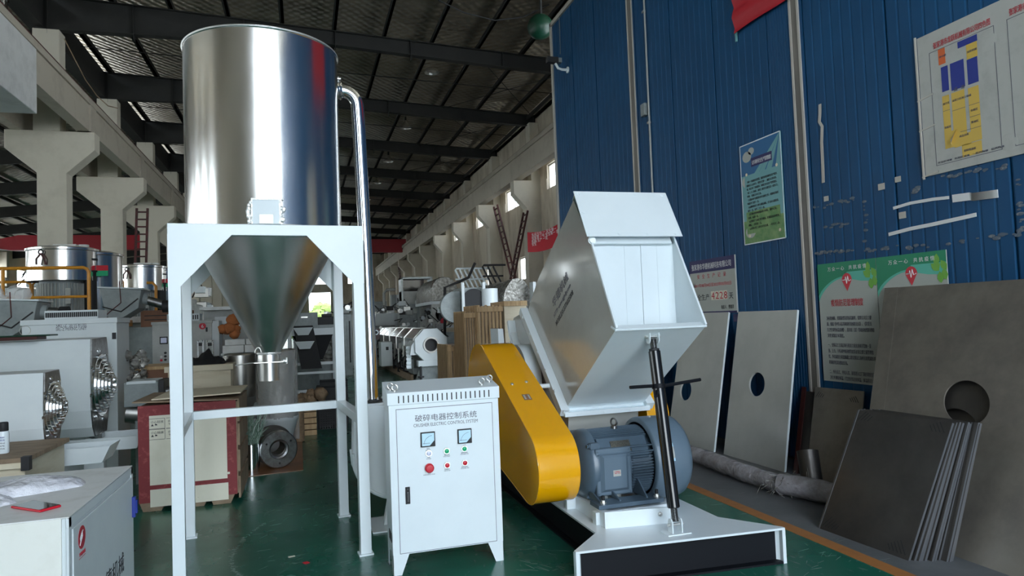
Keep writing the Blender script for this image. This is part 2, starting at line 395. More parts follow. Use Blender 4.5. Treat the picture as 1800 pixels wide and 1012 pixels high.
for a, b in zip(seams[1:], seams[:-1]):
    if abs(a-9.17) < .01 or abs(a-5.62) < .01: continue
    panel(a, b, 0.02, 7.40).build('panel', 'blue', wr, smooth=0)
for y0, y1 in ((9.17, 9.42), (5.62, 5.83)):      # recessed steel post shown between the sheets
    MB().box(XW+.0, XW+.05, y0, y1, 0, 7.4).build('post_infill', 'blue', wr)
    MB().box(XW-.004, XW+.02, y0+.06, y1-.06, 0, 7.4).build('steel_post', 'galv', wr, label='weathered grey steel post')
    for q in (y0+.035, y1-.06): MB().box(XW-.012, XW+.02, q, q+.028, 0, 7.4).build('cover_strip', 'trim', wr, label='pale cover strip')
MB().box(XW-.02, XW+.19, 12.62, 12.70, 0, 7.50).build('edge_trim', 'trim', wr, label='pale trim at the end of the wall')
MB().box(XW-.02, XW+.19, -5, 12.70, 7.42, 7.50).build('edge_trim', 'trim', wr, label='pale trim along the top of the wall')

# right wall of the hall, far side: precast sheets, columns with brackets, crane beam
XR = 9.6
wf = MB()
def wall_with_holes(x0, x1, ya, yb, z0, z1, holes):
    """wall slab between ya and yb (along y) leaving the openings free; holes = (y0,y1,z0,z1)"""
    b = MB(); ys = sorted({ya, yb, *[h[0] for h in holes], *[h[1] for h in holes]})
    for i in range(len(ys)-1):
        a, c = ys[i], ys[i+1]; zs = [(h[2], h[3]) for h in holes if h[0] <= a+1e-6 and h[1] >= c-1e-6]; zs.sort(); z = z0
        for h0, h1 in zs:
            if h0 > z: b.box(x0, x1, a, c, z, h0)
            z = h1
        if z < z1: b.box(x0, x1, a, c, z, z1)
    return b
hr = []
for k in range(-1, 12):
    y0 = 21+6*k
    hr += [(y0+2.6, y0+4.9, 6.75, 7.75)] if k in (1, 0, -1, 2, 3) else []
    if k in (0, 1, 2, 3): hr += [(y0+1.2, y0+3.2, 3.3, 4.35)]
far = wall_with_holes(XR, XR+.25, 12, 85, 0, 10.6, hr).build('wall_far_right', 'concrete2'); struct(far)
nw = 1
def window(y0, y1, z0, z1, x, nm):
    global nw
    fr = MB()
    for yy in (y0, (y0+y1)/2-.02, y1-.04): fr.box(x+.08, x+.14, yy, yy+.04, z0, z1)
    fr.box(x+.08, x+.14, y0, y1, z0, z0+.05).box(x+.08, x+.14, y0, y1, z1-.05, z1)
    o = fr.build('window_%d' % nw, 'trim'); struct(o); nw += 1
    for a, b in ((y0+.04, (y0+y1)/2-.02), ((y0+y1)/2+.02, y1-.04)):
        MB().box(x+.105, x+.112, a, b, z0+.05, z1-.05).build('pane', 'skyglass', o)
for h in hr: window(*h, XR, '')
sl = 0
for k in range(-1, 11):                                   # precast wall sheets between the columns, standing slightly proud
    y0 = 21+6*k
    for j in range(4):
        a = y0+.35+j*1.34
        hs = [h for h in hr if h[0] < a+1.33 and h[1] > a]
        wall_with_holes(XR-.03, XR+.02, a+.01, a+1.33, 0, 7.2, [(max(h[0], a+.01), min(h[1], a+1.33), h[2], min(h[3], 7.2)) for h in hs]).build('wall_slab', 'concrete2', far)
for k in range(-1, 11):
    y = 21+6*k-.25
    zt = 7.28
    b = MB(); b.prism([(XR, 0), (8.95, 0), (8.95, zt-1.15), (8.42, zt-.55), (8.42, zt), (XR, zt)], 'y', y, y+.5)
    b.box(9.2, XR, y, y+.5, zt, 9.75)
    c = b.build('bracket_column', 'plaster', far, bevel=.015, label='pale concrete column with a crane bracket')
cb = MB(); cb.box(8.42, 8.75, 12, 84, 7.28, 8.10).box(8.36, 9.0, 12, 84, 8.10, 8.28).build('crane_beam', 'concrete', far)
MB().box(8.50, 8.58, 12, 84, 8.28, 8.40).build('crane_rail', 'rust', far)
MB().tube([(9.7, 27.5, 9.1), (9.7, 33, 9.1)], .06).build('dark_pipe', 'blackmat', far)
# end wall with windows and the big doorway
hs = [(.6, 3.1, -.1, 5.5), (1.1, 3.0, 6.5, 8.3), (5.2, 6.6, 6.5, 7.8), (-4.6, -2.2, 6.5, 8.2), (-4.8, -1.4, -.1, 4.2)]
def endwall():
    b = MB(); xs = sorted({-24, 10.2, *[h[0] for h in hs], *[h[1] for h in hs]})
    for i in range(len(xs)-1):
        a, c = xs[i], xs[i+1]; zs = sorted([(h[2], h[3]) for h in hs if h[0] <= a+1e-6 and h[1] >= c-1e-6]); z = 0
        for h0, h1 in zs:
            if h0 > z: b.box(a, c, 85, 85.3, z, h0)
            z = h1
        b.box(a, c, 85, 85.3, z, 12)
    return b
we = endwall().build('wall_end', 'concrete2'); struct(we)
for a in (10.8,):
    pass
for (x0, x1, y, hgt) in ((-2, 2.2, 96, 3.2), (1.6, 5.5, 98, 4.0), (-7, -3, 97, 3.6)):
    b = MB()
    for q in range(40): b.sphere((random.uniform(x0, x1), y+random.uniform(-.8, .8), random.uniform(.6, hgt)), random.uniform(.4, .9), 8, 6)
    b.jitter(.12).build('foliage', 'treegreen', we, kind='stuff')
# left colonnade
lc = MB().box(-6.62, -5.62, 4, 16.99, 7.12, 7.2).build('wall_left', 'plaster'); struct(lc)
XC = -6.43
for k in range(0, 11):
    y = 21+6*k; zt = 7.12
    b = MB()
    b.prism([(-6.76, 0), (-6.06, 0), (-6.06, zt-1.15), (-5.38, zt-.50), (-5.38, zt), (-7.50, zt), (-7.50, zt-.50), (-6.76, zt-1.15)], 'y', y, y+.5)
    b.box(-6.84, -6.20, y, y+.5, zt, 9.92)
    b.build('bracket_column', 'plaster', lc, bevel=.015, label='cream concrete column with a double crane bracket')
MB().box(-5.78, -5.48, 15, 84, 7.12, 7.85).box(-5.98, -5.43, 15, 84, 7.85, 8.02).build('crane_beam', 'concrete', lc)
MB().box(-7.36, -7.1, 15, 84, 7.12, 7.85).box(-7.45, -6.95, 15, 84, 7.85, 8.02).build('crane_beam', 'concrete', lc)
for k in range(12):
    MB().box(-5.80, -5.44, 21+6*k-.1, 21+6*k+.45, 7.12, 7.85).build('beam_stiffener', 'concrete', lc)
MB().box(-5.62, -5.52, 8, 84, 8.02, 8.16).build('crane_rail', 'rust', lc)
MB().box(-6.9, -5.45, 3, 17.0, 6.42, 7.86).build('beam_casing', 'beamw', lc, bevel=.02, label='rough whitewashed concrete beam end')
p = at(22, 30, x=-5.7); MB().cyl((-5.6, 15.6, 8.0), (-5.6, 15.6, 9.4), .10).cyl((-5.6, 15.6, 8.28), (-5.6, 15.6, 8.34), .13).build('steel_pipe', 'chrome', lc)
# left aisle
wl = wall_with_holes(-22.3, -22, -5, 85, 0, 9.0, [(y, y+3.2, 5.6, 7.0) for y in range(-2, 80, 6)]+[(y, y+3.2, 2.2, 4.4) for y in range(-2, 80, 6)]).build('wall_aisle', 'cream'); struct(wl)
MB().box(-21.6, -21.2, 12, 84, 4.6, 5.4).build('crane_beam', 'concrete', wl)
for k in range(10): MB().box(-22, -21.3, 24+6*k, 24.5+6*k, 0, 8).build('wall_column', 'plaster', wl)
# back wall with the tall open doorway behind the viewer
bw = MB().box(-24, -1.4, -5.3, -5, 0, 11.3).box(-1.4, 12, -5.3, -5, 7.8, 11.3).box(4.3, 12, -5.3, -5, 0, 7.8).build('wall_back', 'concrete'); struct(bw)
# ------------------------------------------------------------------ roof
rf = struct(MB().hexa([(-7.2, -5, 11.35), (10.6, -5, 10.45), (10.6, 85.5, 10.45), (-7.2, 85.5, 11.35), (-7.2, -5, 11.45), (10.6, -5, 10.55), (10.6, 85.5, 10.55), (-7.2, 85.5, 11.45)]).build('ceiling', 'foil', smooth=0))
def zroof(x): return 10.55-.047*(x-.6)
for k in range(-4, 11):
    y = 21+6*k
    b = MB()
    poly = [(-6.8, 9.92), (-3, 9.98), (.6, 10.13), (4.2, 9.93), (7.0, 9.78), (9.75, 9.68), (9.75, zroof(9.75)), (-6.8, zroof(-6.8))]
    web = b.prism(poly, 'y', y+.10, y+.13)
    for i in range(5): b.beam((poly[i][0], y+.115, poly[i][1]), (poly[i+1][0], y+.115, poly[i+1][1]), .24, .02)
    b.beam((-6.8, y+.115, zroof(-6.8)), (9.75, y+.115, zroof(9.75)), .24, .02)
    for x in (-6.5, -4.4, -1.5, 1.1, 3.4, 6.4, 9.5): b.box(x, x+.015, y+.0, y+.23, 9.9+(.12 if -3 < x < 3 else -.1), zroof(x))
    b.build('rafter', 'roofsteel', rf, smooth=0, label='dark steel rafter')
for i in range(12):
    x = -6.4+1.5*i-.0
    z = zroof(x)
    b = MB().box(x-.04, x+.04, -5, 85, z+.01, z+.17).box(x-.09, x+.04, -5, 85, z+.01, z+.03)
    b.build('purlin', 'roofsteel', rf, smooth=0)
b = MB()                                                    # cross bracing rods
for k in range(0, 6):
    y = 21+6*k
    b.tube([(5.6, y+.2, 10.2), (9.4, y+5.9, 10.05)], .012, 6); b.tube([(9.4, y+.2, 10.05), (5.6, y+5.9, 10.2)], .012, 6)
    b.tube([(-4, y+.2, 10.6), (-1.2, y+5.9, 10.5)], .012, 6)
    b.tube([(-6.5, y+3, 10.62), (9.6, y+3.0, 10.05)], .014, 6)
b.build('bracing_rod', 'roofsteel', rf, kind='stuff')
# eave zone between the roof and the right wall
MB().box(9.6, 10.3, -5, 85, 10.0, 10.2).box(9.2, 9.28, 12, 85, 9.95, 10.1).build('eave_purlin', 'roofsteel', rf)
# aisle roof on the left: lower foil roof with rafters and brighter bays
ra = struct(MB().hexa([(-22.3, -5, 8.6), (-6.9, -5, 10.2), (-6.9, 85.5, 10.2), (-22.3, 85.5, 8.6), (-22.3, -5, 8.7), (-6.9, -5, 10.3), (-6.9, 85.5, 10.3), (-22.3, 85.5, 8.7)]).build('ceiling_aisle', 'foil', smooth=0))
for k in range(0, 11):
    y = 21+6*k
    MB().prism([(-22, 7.8), (-6.9, 9.3), (-6.9, 9.9), (-22, 8.4)], 'y', y+.1, y+.22).build('rafter', 'roofsteel', ra, smooth=0)
for i in range(10):
    x = -21.5+1.5*i; z = 8.55+(x+22)*.104
    MB().box(x-.05, x+.05, 12, 85, z-.14, z+.02).build('purlin', 'roofsteel', ra, smooth=0)
# steel base under the roof between hall and aisle: dark gutter beam
MB().box(-7.0, -6.6, -5, 85, 10.0, 10.9).build('gutter_beam', 'roofsteel', ra)
# ================================================================== CYCLONE HOPPER ON ITS WHITE FRAME
def hopper():
    a5 = R_(5.0); ex = V((math.cos(a5), math.sin(a5), 0)); ey = V((-math.sin(a5), math.cos(a5), 0)); o = V((-.825, 4.79, 0)); W, D, T = 1.24, 1.12, .075
    t = thing('cyclone_hopper', o+ex*W/2+ey*D/2, 'tall stainless steel cyclone tank with cone on white square-tube frame', 'hopper')
    def Q(a, b, z): return o+ex*a+ey*b+V((0, 0, z))
    def bar(a0, a1, b0, b1, z0, z1): return MB().hexa([Q(a0, b0, z0), Q(a1, b0, z0), Q(a1, b1, z0), Q(a0, b1, z0), Q(a0, b0, z1), Q(a1, b0, z1), Q(a1, b1, z1), Q(a0, b1, z1)])
    for a, b in ((0, 0), (W-T, 0), (0, D-T), (W-T, D-T)):
        l = bar(a, a+T, b, b+T, .012, 2.22).build('leg', 'white', t, .004)
        bar(a-.012, a+T+.012, b-.012, b+T+.012, 0, .012).build('foot_plate', 'white', l)
    bar(0, W, 0, T, 2.215, 2.29).build('top_beam', 'white', t, .004)
    bar(0, W, D-T, D, 2.215, 2.29).build('top_beam', 'white', t, .004)
    bar(0, T, T, D-T, 2.215, 2.29).build('top_beam', 'white', t, .004)
    bar(W-T, W, T, D-T, 2.215, 2.29).build('top_beam', 'white', t, .004)
    for s in (0, 1):       # triangular gusset plates in the front plane
        x0 = W*s; sg = 1-2*s
        for bb in (-.001, D-.007):
            MB().add([Q(x0, bb, 2.22), Q(x0+sg*.385, bb, 2.22), Q(x0+sg*T, bb, 1.885), Q(x0, bb, 1.885),
                      Q(x0, bb+.008, 2.22), Q(x0+sg*.385, bb+.008, 2.22), Q(x0+sg*T, bb+.008, 1.885), Q(x0, bb+.008, 1.885)],
                     [(0, 1, 2, 3), (7, 6, 5, 4), (0, 4, 5, 1), (1, 5, 6, 2), (2, 6, 7, 3), (3, 7, 4, 0)]).build('gusset', 'white', t)
    bar(T, W-T, D-T+.01, D-.005, .90, .965).build('rail', 'white', t, .003)
    for a in (.005, W-T+.005): bar(a, a+T-.01, T, D-T, .90, .965).build('rail', 'white', t, .003)
    for a, b in ((T, D-T), ):
        MB().beam(Q(.03, .12, .86), Q(.03, D-T-.02, .925), .01, .05).build('brace', 'white', t)
    c = o+ex*W/2+ey*D/2; r = .548
    MB().lathe([(r, 2.285), (r, 3.64), (r+.008, 3.645), (r+.010, 3.655), (r+.002, 3.663), (r*.9, 3.668), (0, 3.70)], c, n=96).build('tank_body', 'steel', t, smooth=50)
    MB().torus(c+V((0, 0, 3.652)), (0, 0, 1), r+.003, .008, 96, 8).build('rim_bead', 'weld', t)
    MB().torus(c+V((0, 0, 2.292)), (0, 0, 1), r+.001, .006, 96, 8).build('seam_bead', 'weld', t)
    MB().lathe([(r-.01, 2.29), (.085, 1.415), (.072, 1.40)], c, n=96).build('cone', 'steel_dull', t, smooth=60)
    MB().lathe([(.074, 1.415), (.082, 1.39), (.082, 1.345), (.070, 1.342), (.070, 1.205), (.066, 1.205), (.066, 1.34)], c, n=40).build('outlet_collar', 'steel_dull', t, smooth=30)
    MB().torus(c+V((0, 0, 1.408)), (0, 0, 1), .079, .009, 36, 8).build('outlet_weld', 'weld', t)
    g = MB().box(-.10, .10, -.09, .09, 1.340, 1.346); g.v = [(x+c.x, y+c.y, z) for x, y, z in g.v]; gg = g.build('slide_gate', 'steel_dull', t)
    MB().tube([(c.x-.09, c.y-.06, 1.345), (c.x-.22, c.y-.16, 1.338)], .0035).build('gate_rod', 'zinc', gg)
    MB().cyl((c.x+.10, c.y-.05, 1.345), (c.x+.125, c.y-.05, 1.345), .014).cyl((c.x+.125, c.y-.05, 1.325), (c.x+.125, c.y-.05, 1.37), .006).build('gate_knob', 'weld', gg)
    MB().tube([(c.x-.07+.02*math.cos(q), c.y-.10, 1.42+.035*math.sin(q)) for q in [i*PI/8 for i in range(9)]], .006).build('lifting_eye', 'steel_dull', t)
    # sight window low on the tank front, with torn protective film round it
    d = V((-.04, -1, 0)).normalized(); s = V((1, -.04, 0)); ww = c+d*(r+.004)+V((.05, 0, 0))
    def box_on(a0, a1, z0, z1, th, off=0):
        p = [ww+s*a+V((0, 0, z)) for a, z in ((a0, z0), (a1, z0), (a1, z1), (a0, z1))]
        return MB().hexa([p[0]-d*off*1, p[1]-d*off, p[1]+d*th, p[0]+d*th, p[3]-d*off, p[2]-d*off, p[2]+d*th, p[3]+d*th])
    fr = box_on(-.090, .090, 2.292, 2.46, .012, .02).build('sight_window', 'white', t, .003, label='white-filmed sight window box')
    for a0, a1, z0, z1 in ((-.094, -.084, 2.292, 2.465), (.084, .094, 2.292, 2.465), (-.094, .094, 2.455, 2.467)):
        box_on(a0, a1, z0, z1, .018).build('window_edge', 'weld', fr)
    box_on(-.042, .045, 2.295, 2.355, .022).build('latch_plate', 'steel_dull', fr)
    rnd = random.Random(4); b = MB()
    for i in range(26):
        a = rnd.choice((-.105, .105))+rnd.uniform(-.012, .012); z = rnd.uniform(2.30, 2.47); q = ww+s*a+V((0, 0, z))+d*-.004
        b.sphere(q, rnd.uniform(.006, .016), 7, 5, (1, .4, 1.3))
    b.build('film_residue', 'weld', fr, kind='stuff')
    # straight butt seam of the cone
    p0 = c+V((.075*.2, -.075, 1.42)); p1 = c+V((.1, -.37, 1.86))
    return t
hopper()

# air duct from the tank down to the fan
def duct():
    pc = V((.455, 5.60, 0))
    t = thing('air_duct', (.50, 5.55, .99), 'polished steel air duct curving down beside the tall tank', 'pipe')
    r = .052; pts = [V((.22, 5.60, 3.49)), V((.33, 5.60, 3.49))]
    for i in range(1, 9):
        q = i*PI/16; pts.append(V((.33+.125*math.sin(q), 5.60, 3.365+.125*math.cos(q))))
    pts += [V((.462, 5.60, 3.2)), V((.485, 5.585, 2.2)), V((.500, 5.56, 1.0))]
    MB().tube(pts, r, 32).build('pipe', 'chrome', t, smooth=60)
    c = MB().torus((.325, 5.60, 3.49), (1, 0, 0), .066, .010, 32).torus((.305, 5.60, 3.49), (1, 0, 0), .060, .010, 32).build('clamp', 'chrome', t)
    MB().cyl((.31, 5.60, 3.55), (.31, 5.60, 3.60), .007).cyl((.295, 5.6, 3.585), (.33, 5.6, 3.585), .012).build('clamp_screw', 'zinc', c)
    MB().cyl((.500, 5.56, .985), (.500, 5.56, .998), .095, n=32).build('flange', 'blackmat', t)
    for i in range(6):
        q = i*PI/3; bolt((.500+.08*math.cos(q), 5.56+.08*math.sin(q), .998), (0, 0, 1), .007, .018, 'zinc', t)
duct()

def blower():
    t = thing('centrifugal_fan', (.70, 5.53, 0), 'white centrifugal fan casing on the floor below the air duct', 'fan')
    cx, cz = .70, .56; pr = []
    for i in range(41):
        q = R_(195)+i*R_(285)/40; rr = .30+.06*i/40*0
        pr.append((cx+rr*math.cos(q), cz+rr*math.sin(q)))
    poly = [(.425, .93), (.425, .93)]
    poly = [(.575, .955), (.425, .955), (.345, .86), (.335, .60)]
    for i in range(1, 26):
        q = PI+.05+i*(PI*1.45)/25; poly.append((cx+.365*math.cos(q), cz+.335*math.sin(q)))
    MB().prism(poly, 'y', 5.46, 5.66).build('casing', 'white', t, .01, smooth=30)
    rim = MB()
    ring = [(x, z) for x, z in poly[3:]]
    for y in (5.445, 5.66): rim.tube([(x, y+.008, z) for x, z in ring], .014, 8)
    rim.build('rim', 'white', t)
    MB().cyl((.500, 5.56, .95), (.500, 5.56, .972), .095, n=32).build('outlet_flange', 'white', t)
    MB().cyl((.500, 5.56, .90), (.500, 5.56, .95), .07, n=32).build('outlet_neck', 'white', t)
    f = MB().prism([(.46, 0), (.95, 0), (.95, .012), (.46, .012)], 'y', 5.36, 5.78); f.prism([(.56, .012), (.90, .012), (.84, .30), (.62, .30)], 'y', 5.52, 5.60)
    f.build('foot', 'white', t, .003)
    MB().cyl((cx, 5.66, cz), (cx, 6.0, cz), .12, n=32).build('motor', 'motor', t)
blower()

# ================================================================== ELECTRIC CONTROL CABINET
def cabinet():
    X0, X1, Y0, Y1 = .500, 1.228, 4.43, 4.70
    t = thing('control_cabinet', ((X0+X1)/2, (Y0+Y1)/2, 0), 'white electric control cabinet with lettering, meters and push buttons', 'cabinet')
    b = MB().box(X0, X1, Y0, Y1, .125, 1.07)
    b.build('body', 'white', t, .004)
    for s in (0, 1):
        x = X0 if s == 0 else X1; q = 1-2*s
        lg = MB(); lr = MB()
        lg.prism([(x, 0), (x+q*.055, 0), (x+q*.105, .128), (x, .128)] if s == 0 else [(x, 0), (x, .128), (x+q*.105, .128), (x+q*.055, 0)], 'y', Y0, Y0+.004)
        lg.prism([(Y0, 0), (Y0+.05, 0), (Y0+.09, .128), (Y0, .128)], 'x', x, x+q*.004)
        lr.prism([(Y1, 0), (Y1-.05, 0), (Y1-.09, .128), (Y1, .128)], 'x', x, x+q*.004)
        lg.build('leg', 'white', t); lr.build('leg', 'white', t)
    h = MB().prism([(Y0-.006, 1.07), (Y1+.006, 1.07), (Y1+.006, 1.20), (Y0-.006, 1.148)], 'x', X0-.008, X1+.008).build('hood', 'white', t, .003)
    for i in range(20):
        x = X0+.065+i*(X1-X0-.13)/19
        MB().box(x-.0035, x+.0035, Y0-.0085, Y0-.004, 1.082, 1.128).build('vent_slot', 'blackmat', h)
    for x, y in ((X0+.022, Y0+.06), (X0+.045, Y0+.02), (X1-.10, Y0+.04), (X1-.03, Y0+.10)):
        z = 1.148+(y-Y0)*.19
        e = MB().cyl((x, y, z), (x, y, z+.012), .009).torus((x, y, z+.030), (.3, 1, 0), .018, .005, 18).build('eye_bolt', 'zinc', t)
    d = MB().box(.549, 1.181, Y0-.0015, Y0+.001, .135, 1.040)
    gap = MB()
    for a in ((.5455, .549, .1315, 1.0435), (1.181, 1.1845, .1315, 1.0435), (.5455, 1.1845, .1315, .135), (.5455, 1.1845, 1.040, 1.0435)): gap.box(a[0], a[1], Y0-.0006, Y0+.001, a[2], a[3])
    gap.build('door_gap', 'ink', t)
    d = d.build('door', 'white', t)
    F = Y0-.002
    text('破碎电器控制系统', .047, (.665, F, .958), (1, 0, 0), (0, 0, 1), 'ink', d, width=.41)
    text('CRUSHER ELECTRIC CONTROL SYSTEM', .030, (.655, F, .921), (1, 0, 0), (0, 0, 1), 'ink', d, width=.425)
    lab = lambda s, x, z, h=.009: text(s, h, (x, F, z), (1, 0, 0), (0, 0, 1), 'ink', d, align='CENTER')
    for mx, z, top, u in ((.745, .838, '电流\nAMPERE', 'A'), (.988, .838, '电压\nVOLT', 'V')):
        o = MB().box(mx-.047, mx+.047, F-.014, F, z-.047, z+.047).build('meter', 'blackmat', d, .002)
        MB().add([(mx-.040, F-.0150, z-.040), (mx+.010, F-.0150, z-.040), (mx+.040, F-.0150, z-.008), (mx+.040, F-.0150, z+.040), (mx-.040, F-.0150, z+.040),
                  (mx-.040, F-.0135, z-.040), (mx+.010, F-.0135, z-.040), (mx+.040, F-.0135, z-.008), (mx+.040, F-.0135, z+.040), (mx-.040, F-.0135, z+.040)],
                 [(4, 3, 2, 1, 0), (5, 6, 7, 8, 9)]+[(i, (i+1) % 5, 5+(i+1) % 5, 5+i) for i in range(5)]).build('dial', 'glassface', o, smooth=0)
        MB().tube([(mx+.030+.058*math.cos(q), F-.0156, z-.034+.058*math.sin(q)) for q in [R_(95)+i*R_(80)/8 for i in range(9)]], .0009, 5).build('scale_arc', 'ink', o)
        MB().tube([(mx-.035, F-.0156, z-.024), (mx+.012, F-.0156, z-.024)], .0012, 5).build('scale_line', 'ink', o)
        lab(top, mx, z-.064)
    def button(x, z, r, col, nm, big=False):
        o = MB().cyl((x, F, z), (x, F-.008, z), r, n=28).torus((x, F-.006, z), (0, 1, 0), r, .002, 28, 6).build(nm, 'zinc' if not big else 'red', d, label={'red': 'red', 'green': 'green', 'lens': 'white'}[col]+' '+nm.replace('_', ' '))
        if big: MB().lathe([(r*.6, 0), (r*.6, .018), (r*1.05, .020), (r*1.05, .026), (r*.8, .033), (0, .035)], (x, F, z), (0, -1, 0), 28).build('mushroom_head', 'red', o)
        else: MB().lathe([(r*.72, 0), (r*.72, .012), (r*.5, .015), (0, .0155)], (x, F-.001, z), (0, -1, 0), 24).build('cap', col, o)
    button(.748, .748, .021, 'lens', 'indicator_light'); button(.866, .752, .020, 'green', 'push_button'); button(.984, .756, .020, 'green', 'push_button')
    button(.748, .655, .027, 'red', 'emergency_stop', True); button(.866, .660, .020, 'red', 'push_button'); button(.984, .664, .020, 'red', 'push_button')
    lab('电源\nPOWER', .748, .717); lab('风机启动\nFAN START', .866, .722); lab('破碎机启动\nCRUSHER ON', .984, .726)
    lab('急停\nEMERGENCY STOP', .748, .617); lab('风机停止\nFAN STOP', .866, .630); lab('破碎机停止\nCRUSHER OFF', .984, .634)
    hd = MB().box(.590, .620, F-.005, F, .440, .548).build('handle', 'blackmat', d, .004)
    MB().box(.596, .614, F-.016, F-.004, .452, .520).cyl((.605, F-.012, .534), (.605, F-.004, .534), .008).build('lever', 'blackgloss', hd, .004)
    for i in range(4): MB().box(X0-.003, X0, 4.46+i*.035, 4.475+i*.035, .20, .26).build('side_vent', 'blackmat', t)
cabinet()

# ================================================================== CRUSHER
def crusher():
    t = thing('plastic_crusher', (2.2, 4.8, 0), 'large white crusher with tilted hopper, yellow belt guard and blue-grey motor', 'machine')
    Z = .22
    # skid: flared foot plate in front, narrow body behind, black channel sides
    top = [(1.484, 3.784), (2.855, 3.676), (2.855, 3.70), (2.613, 4.041), (2.613, 6.9), (1.733, 6.9), (1.733, 4.064), (1.484, 3.81)]
    sk = MB().prism(top, 'z', Z-.014, Z).build('base_plate', 'white', t, .002, smooth=0)
    ed = MB(); c0, c1 = V((1.484, 3.784, 0)), V((2.855, 3.676, 0))
    dd = (c1-c0).normalized(); nn = V((-dd.y, dd.x, 0))
    def wall(a, b, th, z0, z1): return MB().hexa([a+V((0,0,z0)), b+V((0,0,z0)), b+nn*th+V((0,0,z0)), a+nn*th+V((0,0,z0)), a+V((0,0,z1)), b+V((0,0,z1)), b+nn*th+V((0,0,z1)), a+nn*th+V((0,0,z1))])
    wall(c0, c0+dd*.022, .05, 0, Z-.014).build('end_plate', 'white', sk)
    wall(c1-dd*.022, c1, .05, 0, Z-.014).build('end_plate', 'white', sk)
    MB().prism([(1.484, 3.80), (1.50, 3.80), (1.745, 4.064), (1.733, 4.064)], 'z', 0, Z-.014).build('side_plate', 'white', sk)
    MB().prism([(2.855, 3.70), (2.845, 3.70), (2.60, 4.041), (2.613, 4.041)], 'z', 0, Z-.014).build('side_plate', 'white', sk)
    wall(c0+dd*.022+nn*.055, c1-dd*.022+nn*.055, .01, 0, Z-.014).build('front_web', 'black', sk, label='black painted channel web')
    wall(c0+dd*.022, c1-dd*.022, .055, 0, .012).build('lower_flange', 'black', sk)
    for x0, x1, xe in ((1.785, 1.795, 1.733), (2.55, 2.56, 2.613)):
        MB().box(x0, x1, 4.06, 6.9, 0, Z-.014).box(min(x0, xe), max(x1, xe), 4.06, 6.9, 0, .012).build('side_channel', 'black', sk, label='black painted side channel')
    # motor slide rails + front stop plate
    for y in (4.20, 4.86): MB().box(1.80, 2.40, y, y+.06, Z, .30).build('slide_rail', 'white', t, .002)
    MB().box(1.826, 1.836, 4.12, 4.95, Z, .315).box(1.826, 1.87, 4.12, 4.95, .305, .315).build('slide_rail', 'white', t, .001)
    pl = MB().hexa([V(q) for q in ((1.822, 4.110, Z), (2.262, 4.045, Z), (2.262, 4.055, Z), (1.822, 4.120, Z), (1.822, 4.110, .325), (2.262, 4.045, .325), (2.262, 4.055, .325), (1.822, 4.120, .325))]).build('stop_plate', 'white', t, .001)
    bolt((2.19, 4.054, .285), (0, -1, 0), .010, .018, 'zinc', pl)
    MB().box(1.76, 1.84, 4.62, 4.67, Z, .30).build('rail_lug', 'white', t, .002)
    # ---- motor, axis along x
    AY, AZ = 4.60, .535
    mo = MB().cyl((1.90, AY, AZ), (2.36, AY, AZ), .212, n=48).build('motor', 'motor', t, smooth=50, label='blue-grey three-phase motor')
    fn = MB()
    for i in range(72):
        q = 2*PI*i/72; cs, sn = math.cos(q), math.sin(q)
        if abs(sn) < .93 or sn > 0:
            p = V((0, cs, sn)); a = V((1.915, AY, AZ))+p*.205; b_ = V((2.325, AY, AZ))+p*.205
            tn = V((0, -sn, cs))
            if cs < -.2 and -.72 < sn < .36: a.x = 2.17
            if cs < -.25 and .36 <= sn < .78: continue
            fn.hexa([a-tn*.0028, a+tn*.0028, b_+tn*.0028, b_-tn*.0028, a-tn*.002+p*.036, a+tn*.002+p*.036, b_+tn*.002+p*.040, b_-tn*.002+p*.040])
    fn.build('cooling_fins', 'motor', mo, smooth=0, kind='stuff')
    # flat boss with the rating plate
    q = R_(145); nv = V((0, math.cos(q), math.sin(q))); tv = V((0, -math.sin(q), math.cos(q)))*-1
    def pad(x0, x1, r0, r1, s0, s1, m_, nm, par, bv=.004):
        c = V((0, AY, AZ)); P = lambda x, r, s: V((x, 0, 0))+V((0, AY, AZ))+nv*r+tv*s
        return MB().hexa([P(x0, r0, s0), P(x1, r0, s0), P(x1, r0, s1), P(x0, r0, s1), P(x0+.012, r1, s0*.85), P(x1-.012, r1, s0*.85), P(x1-.012, r1, s1*.85), P(x0+.012, r1, s1*.85)]).build(nm, m_, par, bv)
    pad(1.915, 2.31, .18, .242, -.085, .085, 'motor', 'boss', mo)
    pad(2.015, 2.175, .235, .250, -.046, .046, 'motor', 'plate_mount', mo)
    np_ = pad(2.022, 2.168, .249, .2525, -.042, .042, 'plate', 'rating_plate', mo, 0)
    for s in (-.105, -.128): pass
    for sn_, L0 in ((.30, 1.93), (.22, 1.90)):
        y = AY-math.sqrt(max(0, .265**2-(sn_*.5)**2)); z = AZ+sn_*.45
        MB().box(L0, 2.33, y-.005, AY-.15, z-.004, z+.004).build('rib', 'motor', mo, .002)
    MB().lathe([(.06, -.06), (.12, -.055), (.20, -.03), (.238, .0), (.248, .02), (.248, .055), (.225, .06)], (1.86, AY, AZ), (1, 0, 0), 48).build('end_bell', 'motor', mo)
    MB().lathe([(.0, -.12), (.035, -.12), (.035, 0)], (1.86, AY, AZ), (1, 0, 0), 24).build('shaft', 'chrome', mo)
    for i in range(4):
        qq = PI/4+i*PI/2+.1; p = V((1.88, AY+.25*math.cos(qq), AZ+.25*math.sin(qq)))
        e = MB().box(p.x-.02, p.x+.05, p.y-.022, p.y+.022, p.z-.022, p.z+.022).build('bolt_ear', 'motor', mo, .006)
        bolt(p+V((-.02, 0, 0)), (-1, 0, 0), .012, .02, 'motor', e)
